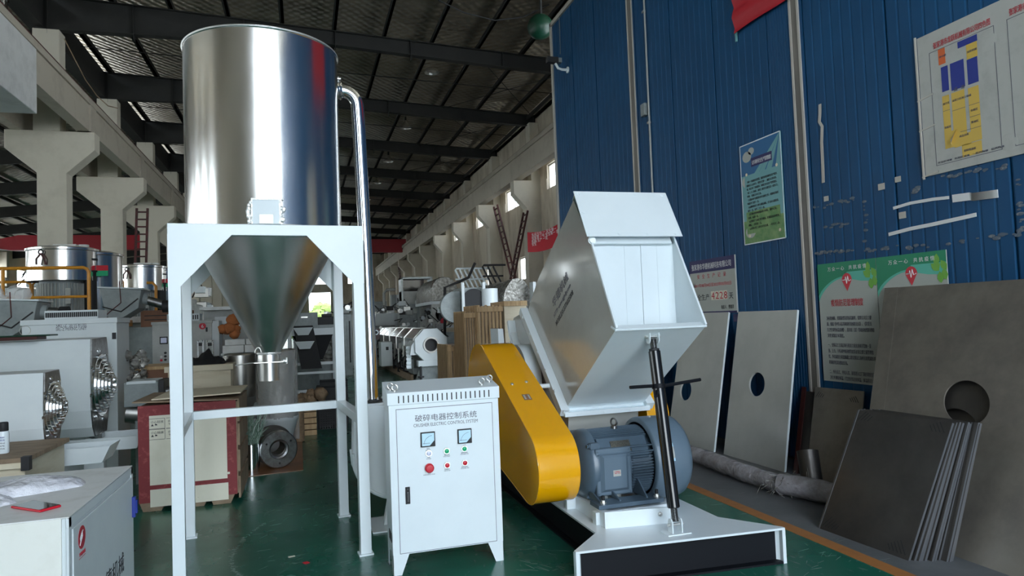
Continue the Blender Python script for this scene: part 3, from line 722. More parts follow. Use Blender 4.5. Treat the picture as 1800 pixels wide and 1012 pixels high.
    cw = MB().lathe([(.262, 2.325), (.292, 2.328), (.298, 2.34), (.296, 2.56), (.288, 2.595), (.262, 2.622), (.20, 2.635), (.0, 2.64)], (0, AY, AZ), (1, 0, 0), 64).build('fan_cowl', 'motor2', mo, smooth=60)
    for qq in (150, 205, 95): bolt((2.42, AY+.297*math.cos(R_(qq)), AZ+.297*math.sin(R_(qq))), (0, math.cos(R_(qq)), math.sin(R_(qq))), .008, .009, 'zinc', cw, n=10)
    # sticker on the cowl
    def curved(x0, x1, a0, a1, r, m_, nm, par):
        n = 6; vs = []; fs = []
        for i in range(n+1):
            a = R_(a0+(a1-a0)*i/n)
            for rr in (r, r+.0012): vs += [(x0, AY+rr*math.cos(a), AZ+rr*math.sin(a)), (x1, AY+rr*math.cos(a), AZ+rr*math.sin(a))]
        for i in range(n):
            k = 4*i; fs += [(k, k+4, k+5, k+1), (k+2, k+3, k+7, k+6), (k, k+2, k+6, k+4), (k+1, k+5, k+7, k+3)]
        fs += [(0, 1, 3, 2), (4*n, 4*n+2, 4*n+3, 4*n+1)]
        return MB().add(vs, fs).build(nm, m_, par, smooth=60)
    st = curved(2.400, 2.465, 152, 176, .2978, 'boardw', 'sticker', cw)
    curved(2.400, 2.465, 152, 157, .2990, 'glassface', 'sticker_band', st); curved(2.400, 2.465, 172, 176, .2990, 'glassface', 'sticker_band', st)
    # terminal box on the front
    tb = MB()
    x0, x1, z0, z1, yf = 1.888, 2.158, .352, .675, 4.345
    tb.hexa([(x0+.01, yf+.10, z0+.01), (x1-.01, yf+.10, z0+.01), (x1-.01, AY-.15, z0+.04), (x0+.01, AY-.15, z0+.04), (x0+.01, yf+.10, z1-.01), (x1-.01, yf+.10, z1-.01), (x1-.01, AY-.15, z1-.01), (x0+.01, AY-.15, z1-.01)])
    tbo = tb.build('terminal_box', 'motor', mo, .004)
    MB().box(x0, x1, yf+.02, yf+.10, z0, z1).build('lid', 'motor2', tbo, .014)
    MB().hexa([(x0+.028, yf+.02, z0+.03), (x1-.028, yf+.02, z0+.03), (x1-.028, yf+.022, z1-.03), (x0+.028, yf+.022, z1-.03), (x0+.05, yf, z0+.05), (x1-.05, yf, z0+.05), (x1-.05, yf+.002, z1-.06), (x0+.05, yf+.002, z1-.06)]) if 0 else None
    MB().add([(x0+.028, yf+.021, z0+.028), (x1-.028, yf+.021, z0+.028), (x1-.028, yf+.021, z1-.028), (x0+.028, yf+.021, z1-.028), (x0+.052, yf, z0+.050), (x1-.052, yf, z0+.050), (x1-.052, yf, z1-.060), (x0+.052, yf, z1-.060)],
             [(4, 5, 6, 7), (0, 1, 5, 4), (1, 2, 6, 5), (2, 3, 7, 6), (3, 0, 4, 7)]).build('lid_panel', 'motor2', tbo, smooth=0)
    for a in (x0+.018, x1-.018):
        for b_ in (z0+.018, z1-.018): bolt((a, yf+.02, b_), (0, -1, 0), .006, .006, 'motor2', tbo, n=12)
    lb = MB().box(2.005, 2.062, yf-.0015, yf, .485, .527).build('label_sticker', 'boardw', tbo)
    text('! 注意接线\n  380V 50Hz', .010, (2.008, yf-.002, .512), (1, 0, 0), (0, 0, 1), 'inkred', lb)
    for a in (1.96, 2.06): MB().cyl((a, yf+.07, z0-.028), (a, yf+.07, z0+.005), .028, n=20).build('cable_gland', 'mach2', tbo, .003)
    # feet
    for s in (1, -1):
        ft = MB(); y0, y1 = (4.19, 4.34) if s == 1 else (4.86, 5.01); ft.box(1.82, 2.30, y0, y1, .318, .345)
        for x in (1.86, 2.00, 2.20):
            ft.prism([(AY-s*.17, .34), (AY-s*.36, .34), (AY-s*.36, .352), (AY-s*.235, .385 if x < 2.1 else .45), (AY-s*.17, .385 if x < 2.1 else .45)], 'x', x-.006, x+.006)
        ft.build('foot', 'motor', mo, .003)
    for x in (1.872, 2.268):
        bo = bolt((x, 4.235, .345), (0, 0, 1), .015, .022, 'zinc', mo); MB().cyl((x, 4.235, .367), (x, 4.235, .395), .011).build('stud', 'blackmat', bo)
    MB().cyl((2.13, AY-.03, .77), (2.13, AY-.03, .790), .022).torus((2.13, AY-.03, .818), (1, .5, 0), .026, .007, 24).build('lifting_eye', 'castiron', mo)
    # ---- yellow belt guard
    def stadium(c0, r0, c1, r1, n=20):   # convex hull of two circles in (y,z)
        dy, dz = c1[0]-c0[0], c1[1]-c0[1]; L = math.hypot(dy, dz); th = math.atan2(dz, dy); al = math.acos((r0-r1)/L); p = []
        for i in range(n+1):
            a = th+al+(2*PI-2*al)*i/n; p.append((c0[0]+r0*math.cos(a), c0[1]+r0*math.sin(a)))
        for i in range(n+1):
            a = th-al+2*al*i/n; p.append((c1[0]+r1*math.cos(a), c1[1]+r1*math.sin(a)))
        return p
    st = stadium((4.48, .58), .245, (5.74, .965), .42)
    bgd = MB().prism(st, 'x', 1.428, 1.722).build('belt_guard', 'yellow', t, .006, smooth=30, label='yellow sheet-metal belt guard')
    iy = MB().tube([(1.431, a, b_) for a, b_ in st], .005, 6).build('guard_seam', 'yellow', bgd)
    for x_, y_, z_ in ((1.50, 4.87, 1.145), (1.62, 4.87, 1.145)): pass
    # screws and plate on the sloping top strip (normal of the tangent line)
    dy, dz = 5.74-4.48, .965-.58; th = math.atan2(dz, dy); al = math.acos((.245-.42)/math.hypot(dy, dz)); na = V((0, math.cos(th+al), math.sin(th+al))); ta = V((0, na.z, -na.y))
    p0 = V((0, 4.48, .58))+na*.245
    for x, s in ((1.505, .70), (1.625, .72)):
        p = p0+V((x, 0, 0))+ta*s; bolt(p, na, .009, .008, 'zinc', bgd, n=14)
    def onstrip(x0, x1, s0, s1, th_, m_, nm, par, o_=0):
        P = lambda x, s, h: p0+V((x, 0, 0))+ta*s+na*h
        return MB().hexa([P(x0, s0, o_), P(x1, s0, o_), P(x1, s1, o_), P(x0, s1, o_), P(x0, s0, th_), P(x1, s0, th_), P(x1, s1, th_), P(x0, s1, th_)]).build(nm, m_, par)
    wp = onstrip(1.530, 1.590, .46, .54, .002, 'card', 'warning_plate', bgd)
    onstrip(1.537, 1.551, .47, .53, .0028, 'boardw', 'warning_strip', wp, .001); onstrip(1.572, 1.583, .47, .53, .0028, 'boardw', 'warning_strip', wp, .001)
    # ---- rotor housing
    HX0, HX1 = 1.93, 2.53
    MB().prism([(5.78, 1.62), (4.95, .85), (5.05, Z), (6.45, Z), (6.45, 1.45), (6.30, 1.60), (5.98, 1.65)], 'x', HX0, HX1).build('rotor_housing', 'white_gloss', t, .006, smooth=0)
    # inclined mating flange
    def strip(p, q, x0, x1, w_, h_, nm='flange', m_='white', par=t):
        p, q = V((0, *p)), V((0, *q)); d = (q-p).normalized(); n_ = V((0, -d.z, d.y))
        P = lambda a, x, s: a+V((x, 0, 0))+n_*s
        return MB().hexa([P(p, x0, -w_), P(p, x1, -w_), P(q, x1, -w_), P(q, x0, -w_), P(p, x0, h_), P(p, x1, h_), P(q, x1, h_), P(q, x0, h_)]).build(nm, m_, par, .003)
    fl = strip((4.88, .865), (5.80, 1.66), 1.835, 1.905, .035, .035)
    strip((4.88, .865), (5.80, 1.66), 2.555, 2.625, .035, .035)
    for i in range(6):
        p = V((0, 4.80, .88)).lerp(V((0, 5.72, 1.60)), i/5); bolt((1.835, p.y, p.z), (-1, 0, 0), .010, .006, 'white', fl, n=16)
    # stepped rib and pulley behind the guard, bearing bracket
    rb = MB()
    pts = [(6.28, 1.57), (6.24, 1.45), (5.93, 1.12), (5.95, .92)]
    for a, b_ in zip(pts[:-1], pts[1:]): strip(b_, a, 1.86, 1.935, .022, .022, 'rib')
    MB().prism([(6.62, .9), (6.28, .9), (6.36, 1.50), (6.70, 1.50)], 'x', 1.80, 1.84).build('bearing_bracket', 'white', t, .004)
    MB().prism([(6.36, .9), (6.28, .9), (6.32, 1.50), (6.40, 1.50)], 'x', 1.775, 1.80).build('bracket_rib', 'white', t, .003)
    MB().cyl((1.74, 5.82, 1.02), (1.90, 5.82, 1.02), .30, n=48).build('flywheel', 'blackmat', t, .01)
    MB().lathe([(.30, 0), (.34, .0), (.34, .12), (.30, .12)], (1.74+.05, 5.82, 1.02), (1, 0, 0), 48).build('flywheel_rim', 'white', t)
    MB().cyl((1.73, 5.10, 1.055), (2.02, 5.10, 1.055), .018).build('tie_bar', 'white', t)
    # right-hand flywheel guard and maroon side
    MB().prism(stadium((5.32, .72), .34, (6.0, 1.0), .40), 'x', 2.62, 2.82).build('flywheel_guard', 'yellow', t, .006, smooth=30, label='yellow flywheel guard behind the motor')
    # ---- tilted feed hopper
    x0, x1, th = 1.90, 2.56, .006
    A, B, C_, D_, E_ = (4.60, 2.44), (4.35, 2.135), (3.99, 1.50), (4.97, .865), (5.80, 1.63)
    G = (5.45, 1.92)
    for x in (x0, x1-th):
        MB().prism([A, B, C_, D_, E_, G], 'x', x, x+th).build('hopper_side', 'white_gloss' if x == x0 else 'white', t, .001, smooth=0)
    strip(D_, C_, x0, x1, 0, th, 'hopper_bottom')       # underside
    strip(G, A, x0, x1, 0, th, 'hopper_top')
    strip(E_, G, x0, x1, 0, th, 'hopper_back')
    # lip round the mouth and hanging strips inside it
    strip((3.985, 1.488), (4.05, 1.512), x0-.006, x1+.006, 0, .014, 'lip')
    for xa, xb in ((x0-.003, x0+.012), (x1-.012, x1+.003)): strip(C_, (4.375, 2.18), xa, xb, 0, .02, 'lip')
    bar_ = strip((4.335, 2.08), (4.365, 2.135), x0+.006, x1-.03, 0, .02, 'cross_bar')
    bolt((1.905, 4.31, 2.11), (-.3, -1, 0), .018, .02, 'white', bar_, n=14)
    mx0, mx1 = 1.965, 2.555
    cuts = [1.912]+[at(u, 500, y=4.352).x for u in (1100, 1129, 1157, 1187)]
    for i, (a, b_) in enumerate(zip(cuts[:-1], cuts[1:])):
        MB().box(a+.001, b_-.001, 4.352+.002*(i % 2), 4.356+.002*(i % 2), 1.42, 2.09).build('curtain_strip', 'white', t)
    # top cover plate
    ya, za, yb, zb = 4.275, 2.130, 4.46, 2.475
    dvec = V((0, yb-ya, zb-za)).normalized(); nvv = V((0, -dvec.z, dvec.y))
    P = lambda x, s, h: V((x, ya, za))+dvec*s+nvv*h
    L = math.hypot(yb-ya, zb-za)
    tpo = MB().hexa([P(1.853, 0, 0), P(2.590, 0, 0), P(2.590, 0, .008), P(1.853, 0, .008), P(1.842, L, 0), P(2.575, L, 0), P(2.575, L, .008), P(1.842, L, .008)]).build('cover_plate', 'white', t, .002)
    for i in range(4):
        for s in (.022, L-.02): bolt(P(1.88+i*.22, s, .008), nvv, .010, .004, 'white', tpo, n=16)
    for x in (1.872, 2.56): bolt(P(x, L*.52, .008), nvv, .010, .004, 'white', tpo, n=16)
    MB().hexa([(1.86, 4.46, 2.468), (2.57, 4.46, 2.468), (2.56, 4.62, 2.44), (1.90, 4.62, 2.44), (1.86, 4.46, 2.474), (2.57, 4.46, 2.474), (2.56, 4.62, 2.447), (1.90, 4.62, 2.447)]).build('cover_top', 'white', t)
    # lower flange of the hopper above the motor
    strip((4.93, .855), (5.04, .96), x0-.01, x1+.01, -.01, .03, 'hopper_foot')
    MB().box(x0-.03, x1+.03, 4.87, 4.94, .832, .868).build('hopper_foot', 'white', t, .003)
    for i in range(3):
        bolt((1.98+i*.22, 4.87, .85), (0, -1, 0), .011, .006, 'white', t, n=16)
    # lettering on the hopper side
    ex, ey = (0, -.75, .52), (0, .45, .85)
    ex = (0, 4.80-5.12, 1.89-1.69); ey = (0, .53, .85)
    text('华德机械', .085, (1.899, 5.10, 1.665), ex, ey, 'ink', t, name='lettering', width=.40)
    text('HTTP: www.zjghdjx.com', .045, (1.899, 5.095, 1.585), ex, ey, 'ink', t, width=.44)
    text('MOBILE:013776025808', .055, (1.899, 5.055, 1.52), ex, ey, 'inkdark', t, width=.45, bold=.0005)
    # ---- screw strut
    lo, hi = V((2.188, 3.86, .30)), V((2.20, 4.06, 1.43))
    d = (hi-lo).normalized(); rod = MB()
    for i in range(60):
        pass
    su = MB().cyl(lo+d*.075, hi-d*.085, .0395, n=32).build('screw_strut', 'blackgloss', t, .003, label='glossy black screw strut')
    for a, b_ in ((lo-d*.01, lo+d*.09), (hi-d*.10, hi)):
        th_ = MB(); n = int((b_-a).length/.006)
        for i in range(n): th_.cyl(a+d*(i*.006), a+d*(i*.006+.003), .019, .023, 16, False).cyl(a+d*(i*.006+.003), a+d*(i*.006+.006), .023, .019, 16, False)
        th_.build('threaded_rod', 'castiron', su)
    for c_ in (lo+d*.072, hi-d*.083): MB().cyl(c_, c_+d*.012, .034, n=24).build('end_cap', 'blackmat', su)
    for cc, z0, z1, lab in ((lo+V((0, 0, -.03)), .225, .31, 0), (hi+V((0, 0, .0)), 1.395, 1.475, 1)):
        for s in (-1, 1):
            e = MB(); e.prism([(cc.y-.028, z0), (cc.y+.028, z0), (cc.y+.028, z1-.02), (cc.y+.014, z1), (cc.y-.014, z1), (cc.y-.028, z1-.02)] if not lab else [(cc.y-.014, z0), (cc.y+.014, z0), (cc.y+.028, z0+.02), (cc.y+.035, z1-.02), (cc.y-.028, z1), (cc.y-.028, z0+.02)], 'x', cc.x+s*.033-.004, cc.x+s*.033+.004)
            e.build('clevis', 'white', t, .002)
        MB().cyl((cc.x-.055, cc.y, (z0+z1)/2+.005), (cc.x+.055, cc.y, (z0+z1)/2+.005), .009).build('clevis_pin', 'zinc', t)
    MB().box(2.11, 2.27, 3.81, 3.91, .219, .226).build('clevis_base', 'white', t)
    hc = lo.lerp(hi, .725)
    hb = MB().cyl(hc-d*.015, hc+d*.015, .044, n=32).build('collar', 'black', su, .003)
    MB().tube([hc+V((-.05, .0, .004)), hc+V((-.215, -.02, .008))], .011).build('handle_bar', 'black', su)
    MB().tube([hc+V((.04, .0, .0)), hc+V((.33, .03, .02))], .011).build('handle_bar', 'black', su)
    MB().tube([hc+V((.02, .05, -.02)), hc+V((-.10, -.14, -.045))], .011).build('handle_bar', 'black', su)
    return t
crusher()
# ================================================================== ON AND AGAINST THE BLUE WALL
XP = XW-.006      # face of things hung on the wall
UY, RZ = (0, -1, 0), (0, 0, 1)     # reading direction on that wall, up
def board(name, y0, y1, z0, z1, m_, lab, cat, th=.010):
    """flat board on the blue wall; y0 is its left edge as read"""
    o = MB().box(XP-th, XP, min(y0, y1), max(y0, y1), z0, z1).build(name, m_); tag(o, lab, cat); return o
def patch(pts, m_, par, nm, off=.0112):   # flat printed shape from (y,z) points
    x = XP-off
    n = len(pts)
    return MB().add([(x, y, z) for y, z in pts]+[(x+.0008, y, z) for y, z in pts], [tuple(range(n)), tuple(range(2*n-1, n-1, -1))]+[(i, (i+1) % n, n+(i+1) % n, n+i) for i in range(n)]).build(nm, m_, par, smooth=0)
def rect(y0, y1, z0, z1, m_, par, nm, off=.0112): return patch([(y0, z0), (y1, z0), (y1, z1), (y0, z1)], m_, par, nm, off)
def wtext(s, size, y, z, m_, par, width=None, align='LEFT', off=.0125, **k):
    return text(s, size, (XP-off, y, z), UY, RZ, m_, par, width=width, align=align, **k)
def frame(y0, y1, z0, z1, wd, m_, par, nm='frame_line', off=.0112):
    for a in ((y0, y1, z1-wd, z1), (y0, y1, z0, z0+wd), (y0, y0-wd, z0, z1), (y1+wd, y1, z0, z1)): rect(*a, m_, par, nm, off)

# factory plan board (upper right)
b = board('plan_board', 4.30, 2.85, 2.62, 3.765, 'boardw', 'large white plan board with blue and yellow blocks, high on blue wall', 'board')
yy, zz = 4.30, 2.62
wtext('张家港市龙跃机械有限公司四色图', .056, 4.155, 3.625, 'inkred', b, width=.475)
fy0, fy1 = 4.195, at(1756, 150, x=XP).y; gy = at(1783, 200, x=XP).y
frame(fy0, fy1, 2.685, 3.605, .004, 'ink', b)
frame(gy, gy-.55, 2.685, 3.605, .004, 'ink', b)
wtext('张家港市龙跃机械有限公司平面图', .056, gy-.02, 3.625, 'inkred', b, width=.475)
for y0, y1, z0, z1, m_ in [(4.115, 4.055, 3.475, 3.60, 'orange'), (3.945, 3.785, 3.545, 3.595, 'blue'), (3.877, 3.79, 3.432, 3.545, 'yellow'),
                           (4.10, 4.040, 3.254, 3.452, 'blue'), (4.020, 3.905, 3.238, 3.452, 'blue'), (3.880, 3.795, 3.238, 3.430, 'blue'),
                           (4.105, 4.045, 2.80, 3.220, 'yellow'), (4.025, 3.915, 2.79, 3.220, 'yellow'), (4.045, 4.025, 2.80, 2.93, 'yellow'), (3.885, 3.80, 2.80, 3.212, 'yellow'), (3.915, 3.885, 2.79, 2.88, 'yellow'), (3.965, 3.805, 2.70, 2.795, 'yellow')]:
    rect(y0, y1, z0, z1, 'm'+m_, b, m_+'_block', .0115)
for y0, y1, z in ((4.105, 4.045, 3.10), (4.025, 3.915, 3.08), (3.885, 3.80, 3.08), (3.885, 3.80, 2.99), (3.885, 3.80, 2.90), (3.97, 3.885, 2.90)): rect(y0, y1, z-.0015, z+.0015, 'ink', b, 'block_line', .0122)
wtext('通', .032, 4.00, 3.228, 'ink', b); wtext('道', .032, 3.94, 3.228, 'ink', b)
for i, (s_, y, z) in enumerate((('办公楼', 4.105, 3.53), ('龙跃机械', 3.872, 3.48), ('加工区', 4.10, 3.15), ('龙跃三区', 4.02, 3.15), ('加工机械', 3.94, 3.15), ('仓储区', 3.875, 3.03), ('装配区', 4.10, 2.96), ('精加区', 3.875, 2.94), ('成品仓库', 3.98, 2.86), ('原料堆放区', 3.95, 2.74))): wtext(s_, .020, y, z, 'ink', b, off=.0128)
wtext('安全区域■   危险区域■   一般风险■   低风险■', .018, 4.18, 2.70, 'ink', b, width=.54)
for u, v, r in ((1737, 72, .085), (1776, 250, .075)):      # dents in the board
    p = at(u, v, x=XP); MB().sphere((XP-.008, p.y, p.z), r, 20, 10, (.06, 1, 1)).build('dent', 'boardw', b)
MB().add([(XP-.012, 4.06, 2.86), (XP-.04, 4.03, 2.83), (XP-.035, 4.0, 2.90), (XP-.012, 3.99, 2.94), (XP-.02, 4.035, 2.81)], [(0, 1, 2, 3), (0, 4, 1)]).build('torn_flap', 'ply', b)
for z in (2.62, 3.0, 3.25): MB().beam((XP-.013, 4.33, z), (XP-.013, 4.18, z+.02), .004, .012).build('tie_wire', 'trim', b)
MB().beam((XP-.012, 4.315, 2.60), (XP-.012, 4.315, 3.78), .012, .014).build('edge_strip', 'trim', b)

# sky-blue safety poster in a thin white frame
b = board('safety_poster', 6.72, 6.02, 2.335, 3.475, 'pcyan', 'tall blue and green poster of text lines in a thin white frame', 'poster')
rect(6.72, 6.02, 3.12, 3.475, 'pblue', b, 'sky_print', .0106)
rect(6.72, 6.02, 2.335, 2.60, 'pgrass', b, 'grass_print', .0106)
for i, q in enumerate((.05, .26, .50, .80)): patch([(6.03, 3.47), (6.60-q*.6, 3.05+.02*i), (6.52-q*.6, 3.03)], 'pcyan', b, 'sun_ray', .0109)
for y, z, r in ((6.60, 3.33, .09), (6.52, 3.38, .06), (6.62, 3.05, .10), (6.55, 2.98, .07), (6.60, 2.47, .10)):
    patch([(y+r*.9*math.cos(i*PI/7), z+r*.7*math.sin(i*PI/7)) for i in range(14)], 'boardg', b, 'cloud_print', .0109)
rect(6.53, 6.17, 3.20, 3.30, 'navy', b, 'title_strip', .0111)
wtext('公共场所安全生产管理制度', .052, 6.515, 3.225, 'inkwhite', b, width=.33)
rect(6.66, 6.08, 2.45, 3.12, 'pcyan', b, 'text_panel', .0110)
rect(6.66, 6.08, 2.45, 2.70, 'pgrass', b, 'text_panel', .0111)
ls = ['  为进一步加强安全管理，规范各岗位操作及生产秩序，', '保障员工人身安全，坚持安全第一、预防为主的方针，', '现，结合本厂实际情况，特制订安全生产管理规定。', '  新工人上岗前，须经三级安全教育及一周实习，',
      '考核，合格后方可上岗。', '  1.定期对电气线路进行安全检查工作，电箱每月检查', '每组自行清扫一次。', '  2.定期组织员工进行消防演练，学习灭火器使用，',
      '每年一次，每季二个月一次。', '  3.定期对特种设备进行年检，做好记录，', '存档，每周一次。', '  4.定期对厂区进行安全巡查，发现隐患及时整改，', '通报，一次罚款二百。', '  5.定期对职工进行安全培训，一年至少二次。']
for i, s in enumerate(ls): wtext(s, .030, 6.63, 3.03-i*.041, 'inkdark', b, width=min(.52, .023*len(s)))
for y, z in ((6.62, 3.13), (6.10, 3.13), (6.62, 2.43), (6.10, 2.43)): MB().cyl((XP-.014, y, z), (XP-.010, y, z), .018, n=12).build('clip', 'ply', b)
frame(6.725, 6.015, 2.33, 3.48, .012, 'white', b, 'white_frame', .0125)

# safety record sign with the day count
p0 = at(1213, 463, x=XP); p1 = at(1293, 447, x=XP); p2 = at(1298, 549, x=XP)
y0, y1, z1, z0 = p0.y, p1.y, p1.z, p2.z
b = board('record_sign', y0, y1, z0, z1, 'boardg', 'white and navy sign reading 4228 days beside the crusher hopper', 'sign')
h = z1-z0; wd = y0-y1
rect(y0, y1, z1-h*.235, z1, 'navy', b, 'header_band'); rect(y0, y1, z0, z0+h*.035, 'navy', b, 'footer_band')
rect(y1+.012, y1, z0, z1, 'inkwhite', b, 'edge_line', .0114)
wtext('张家港市华德机械科技有限公司', .085, y0-wd*.05, z1-h*.175, 'inkwhite', b, width=wd*.86)
for i, s in enumerate('安全生产记录'): wtext(s, .062, y0-wd*(.17+i*.115), z1-h*.345, 'inkred', b)
wtext('从', .06, y0-wd*.07, z1-h*.50, 'inkdark', b)
wtext('2011年08月04日至2023年03月02日', .052, y0-wd*.10, z1-h*.505, 'inkred', b, width=wd*.80)
wtext('安全生产', .085, y0-wd*.06, z1-h*.745, 'inkdark', b, width=wd*.36)
for i, s in enumerate('4228'):
    rect(y0-wd*(.465+i*.088), y0-wd*(.545+i*.088), z1-h*.76, z1-h*.60, 'paper', b, 'number_slot', .0114)
    wtext(s, .125, y0-wd*(.475+i*.088), z1-h*.745, 'inkred', b, width=wd*.065)
wtext('天', .085, y0-wd*.845, z1-h*.745, 'inkdark', b, bold=.001)
wtext('责任人：曹德洋', .05, y0-wd*.67, z1-h*.92, 'inkdark', b, width=wd*.26)
rect(y0-wd*.90, y1-.02, z0-.11, z0-.02, 'navy', b, 'lower_tab', .005)

# two green-headed hygiene notices
BODY = ['为有效预防、控制新型冠状病毒肺炎，保障公司员工健', '康，依据《中华人民共和国传染病防治法》、《突发公', '共卫生事件应急条例》，省市区（县）等政府疫情防控相', '关要求制定本制度。', '',
        '一、全体员工上岗后每行程员工宿舍身体异常如一发', '热、乏力、干咳或呼吸困难等症状必须立即上报管理组', '织，外出就医行程需佩戴口罩安排员工及时去医院就医并', '将确诊结果通知公司。', '',
        '二、所有员工、外来人员、访客进入工厂须必须接受门', '卫红外测量体温，门卫负责记录体温，体温超过37.3度', '员工及禁止入内，并报告工厂应对接人。外来人员进入自', '行佩戴口罩（无需全部为工厂提供临时预备口罩）。', '',
        '三、做好外来人员登记确认工作，所有外来人员进入工厂', '门岗登记，姓名、电话、正常接洽出工程出编等信息', '应按照并规定申报全年有湖北疆病原，工厂按照上级规', '章，需出定制的门卫在通过微信QQ电话和保留自身防护', '情况，不予处置罚款。', '',
        '四、将全面做不公共交通工具上下班员工必须佩戴', '口罩，下车后应及时处理医不佩戴出，需配专用', '应立即消毒，直到明显处，安排专人管理检查。']
def notice(yl, yr, zt, zb, lab, full):
    b = board('hygiene_notice', yl, yr, zb, zt, 'boardg', lab, 'poster'); w_ = yl-yr; W = lambda a: yl-w_*a
    S = w_/.62
    rect(yl, yr, zt-.085*S, zt, 'pgreen', b, 'green_header')
    cur = [(W(0), zt-.085*S), (W(0), zt-.27*S)]+[(W(i/10*.52), zt-.27*S+.155*S*(1-(1-i/10)**2)**.8) for i in range(11)]+[(W(.52), zt-.085*S)]
    patch(cur, 'pgreen', b, 'green_curve', .0114)
    cur = [(W(0), zt-.27*S), (W(0), zt-.315*S)]+[(W(i/10*.50), zt-.315*S+.185*S*(1-(1-i/10)**2)**.8) for i in range(11)]+[(W(i/10*.52), zt-.27*S+.155*S*(1-(1-i/10)**2)**.8) for i in range(10, -1, -1)]
    patch(cur, 'pteal', b, 'teal_curve', .0114)
    patch([(W(.50), zt-.085*S), (W(.50), zt-.135*S), (W(.75), zt-.165*S), (W(1), zt-.175*S), (W(1), zt-.085*S)], 'pteal', b, 'teal_curve', .0114)
    hz = zt-.175*S
    drop = [(W(.52)+.052*S*math.cos(R_(a)), hz+.03*S+.050*S*math.sin(R_(a))) for a in range(-15, 200, 18)]+[(W(.52), hz-.065*S)]
    patch(drop, 'red', b, 'heart_emblem', .0118)
    MB().tube([(XP-.0128, W(.52)+a*S, hz+.025*S+c*S) for a, c in ((.045, 0), (.02, 0), (.012, .025), (.002, -.028), (-.012, .032), (-.022, -.01), (-.045, .0))], .0035*S, 5).build('pulse_line', 'inkwhite', b)
    lf = random.Random(3)
    for li, (a, c, q) in enumerate(((.85, .06, -70), (.93, .07, -60), (.88, .02, -95), (.96, .13, -80), (.80, .09, -40), (.91, .15, -85))):
        cy, cz = W(a), zt-c*S; L, B_ = .085*S, .026*S; qa = R_(q); pts = []
        for t_, s_ in ((0, 0), (.3, .8), (.6, 1), (.85, .5), (1, 0), (.85, -.5), (.6, -1), (.3, -.8)):
            l, w2 = L*t_, B_*s_; pts.append((cy-(l*math.cos(qa)-w2*math.sin(qa)), cz+l*math.sin(qa)+w2*math.cos(qa)))
        patch(pts, 'pleaf', b, 'leaf_print', .0119+.0004*li)
    for i, s in enumerate('万众一心'): wtext(s, .038*S, W(.19+i*.078), zt-.065*S, 'inkwhite', b)
    for i, s in enumerate('共抗疫情'): wtext(s, .038*S, W(.56+i*.078), zt-.065*S, 'inkwhite', b)
    wtext('疫情防范管理制度', .064*S, W(.22), zt-.355*S, 'inkred', b, width=w_*.55)
    z = zt-.47*S
    for i, s in enumerate(BODY):
        if s and z > zb+.02 and (full or i < 4): wtext(s, .035*S, W(.12), z, 'ink', b, width=w_*min(.80, .031*len(s)+.02))
        z -= .048*S if s else .030*S
    return b
n1 = notice(at(1438, 466, x=XP).y, at(1540, 452, x=XP).y, at(1490, 459, x=XP).z, at(1450, 668, x=XP).z, 'green and white hygiene notice hung nearest the steel wall post', True)
n2 = notice(at(1541, 452, x=XP).y, at(1664, 440, x=XP).y, at(1600, 446, x=XP).z, at(1600, 446, x=XP).z-1.2, 'green and white hygiene notice half hidden by the large leaning sheet', True)

# red banner hanging down at the top of the wall
p0 = at(1293, 60, x=XP-.02); zb = p0.z; vs = []; fs = []; ny, nz_ = 16, 26
for i in range(ny+1):
    for j in range(nz_+1):
        y = p0.y-2.3*i/ny; z = zb+1.6*j/nz_
        x = XP-.045+.018*math.sin(j*1.55+i*.16)+.008*math.sin(j*3.1-i*.3)
        vs += [(x, y, z+.008*math.sin(i*.8))]
k = len(vs); vs += [(x+.006, y, z) for x, y, z in vs]
for i in range(ny):
    for j in range(nz_):
        q = i*(nz_+1)+j; fs += [(q, q+1, q+nz_+2, q+nz_+1), (k+q, k+q+nz_+1, k+q+nz_+2, k+q+1)]
        if j == 0: fs.append((q, q+nz_+1, k+q+nz_+1, k+q))
        if i == 0: fs.append((q, k+q, k+q+1, q+1))
tag(MB().add(vs, fs).build('banner', 'banner', smooth=80), 'wrinkled red cloth banner hanging high on the blue wall', 'banner')
p = at(1295, 66, x=XP-.005); tag(MB().box(XP-.02, XP-.002, p.y-.012, p.y+.012, p.z-.05, p.z+.06).build('hook', 'pcyan'), 'small pale blue hook under the corner of the red wall banner', 'hook')

# camera, its cable, conduit with junction box
q = at(998, 112, x=XP); t = thing('security_camera', (XP, q.y, q.z), 'small dark security camera on a white bracket, high on blue wall', 'camera')
h = MB().box(q.x-.42, q.x-.20, q.y-.05, q.y+.07, q.z-.01, q.z+.10).build('housing', 'blackmat', t, .008)
for dz in (.02, .06):
    for dy in (-.015, .025): MB().cyl((q.x-.425, q.y+dy-.0, q.z+dz+.005), (q.x-.415, q.y+dy, q.z+dz+.005), .012, n=12).build('lens', 'chrome', h)
MB().box(q.x-.20, q.x-.13, q.y-.045, q.y+.065, q.z, q.z+.09).build('rear_cap', 'mach2', h, .006)
MB().tube([(XP, q.y, q.z-.12), (q.x-.12, q.y, q.z-.12), (q.x-.20, q.y, q.z-.10), (q.x-.25, q.y, q.z-.01)], .025).cyl((XP, q.y, q.z-.12), (XP-.02, q.y, q.z-.12), .06).build('bracket', 'white', t)
tag(MB().tube([at(985, 95, x=XP-.1), at(984, 60, x=XP-.02), at(983, 30, x=XP-.02), (XP-.02, at(982, 30, x=XP).y, 7.4)], .006, 6).build('cable', 'mach2'), 'thin grey cable running up from the security camera', 'cable')
pa, pb = at(1130, 0, x=XP-.02), at(1146, 338, x=XP-.02)
t = thing('conduit', (XP, pb.y, pb.z), 'grey electrical conduit with a junction box beside the steel post', 'conduit')
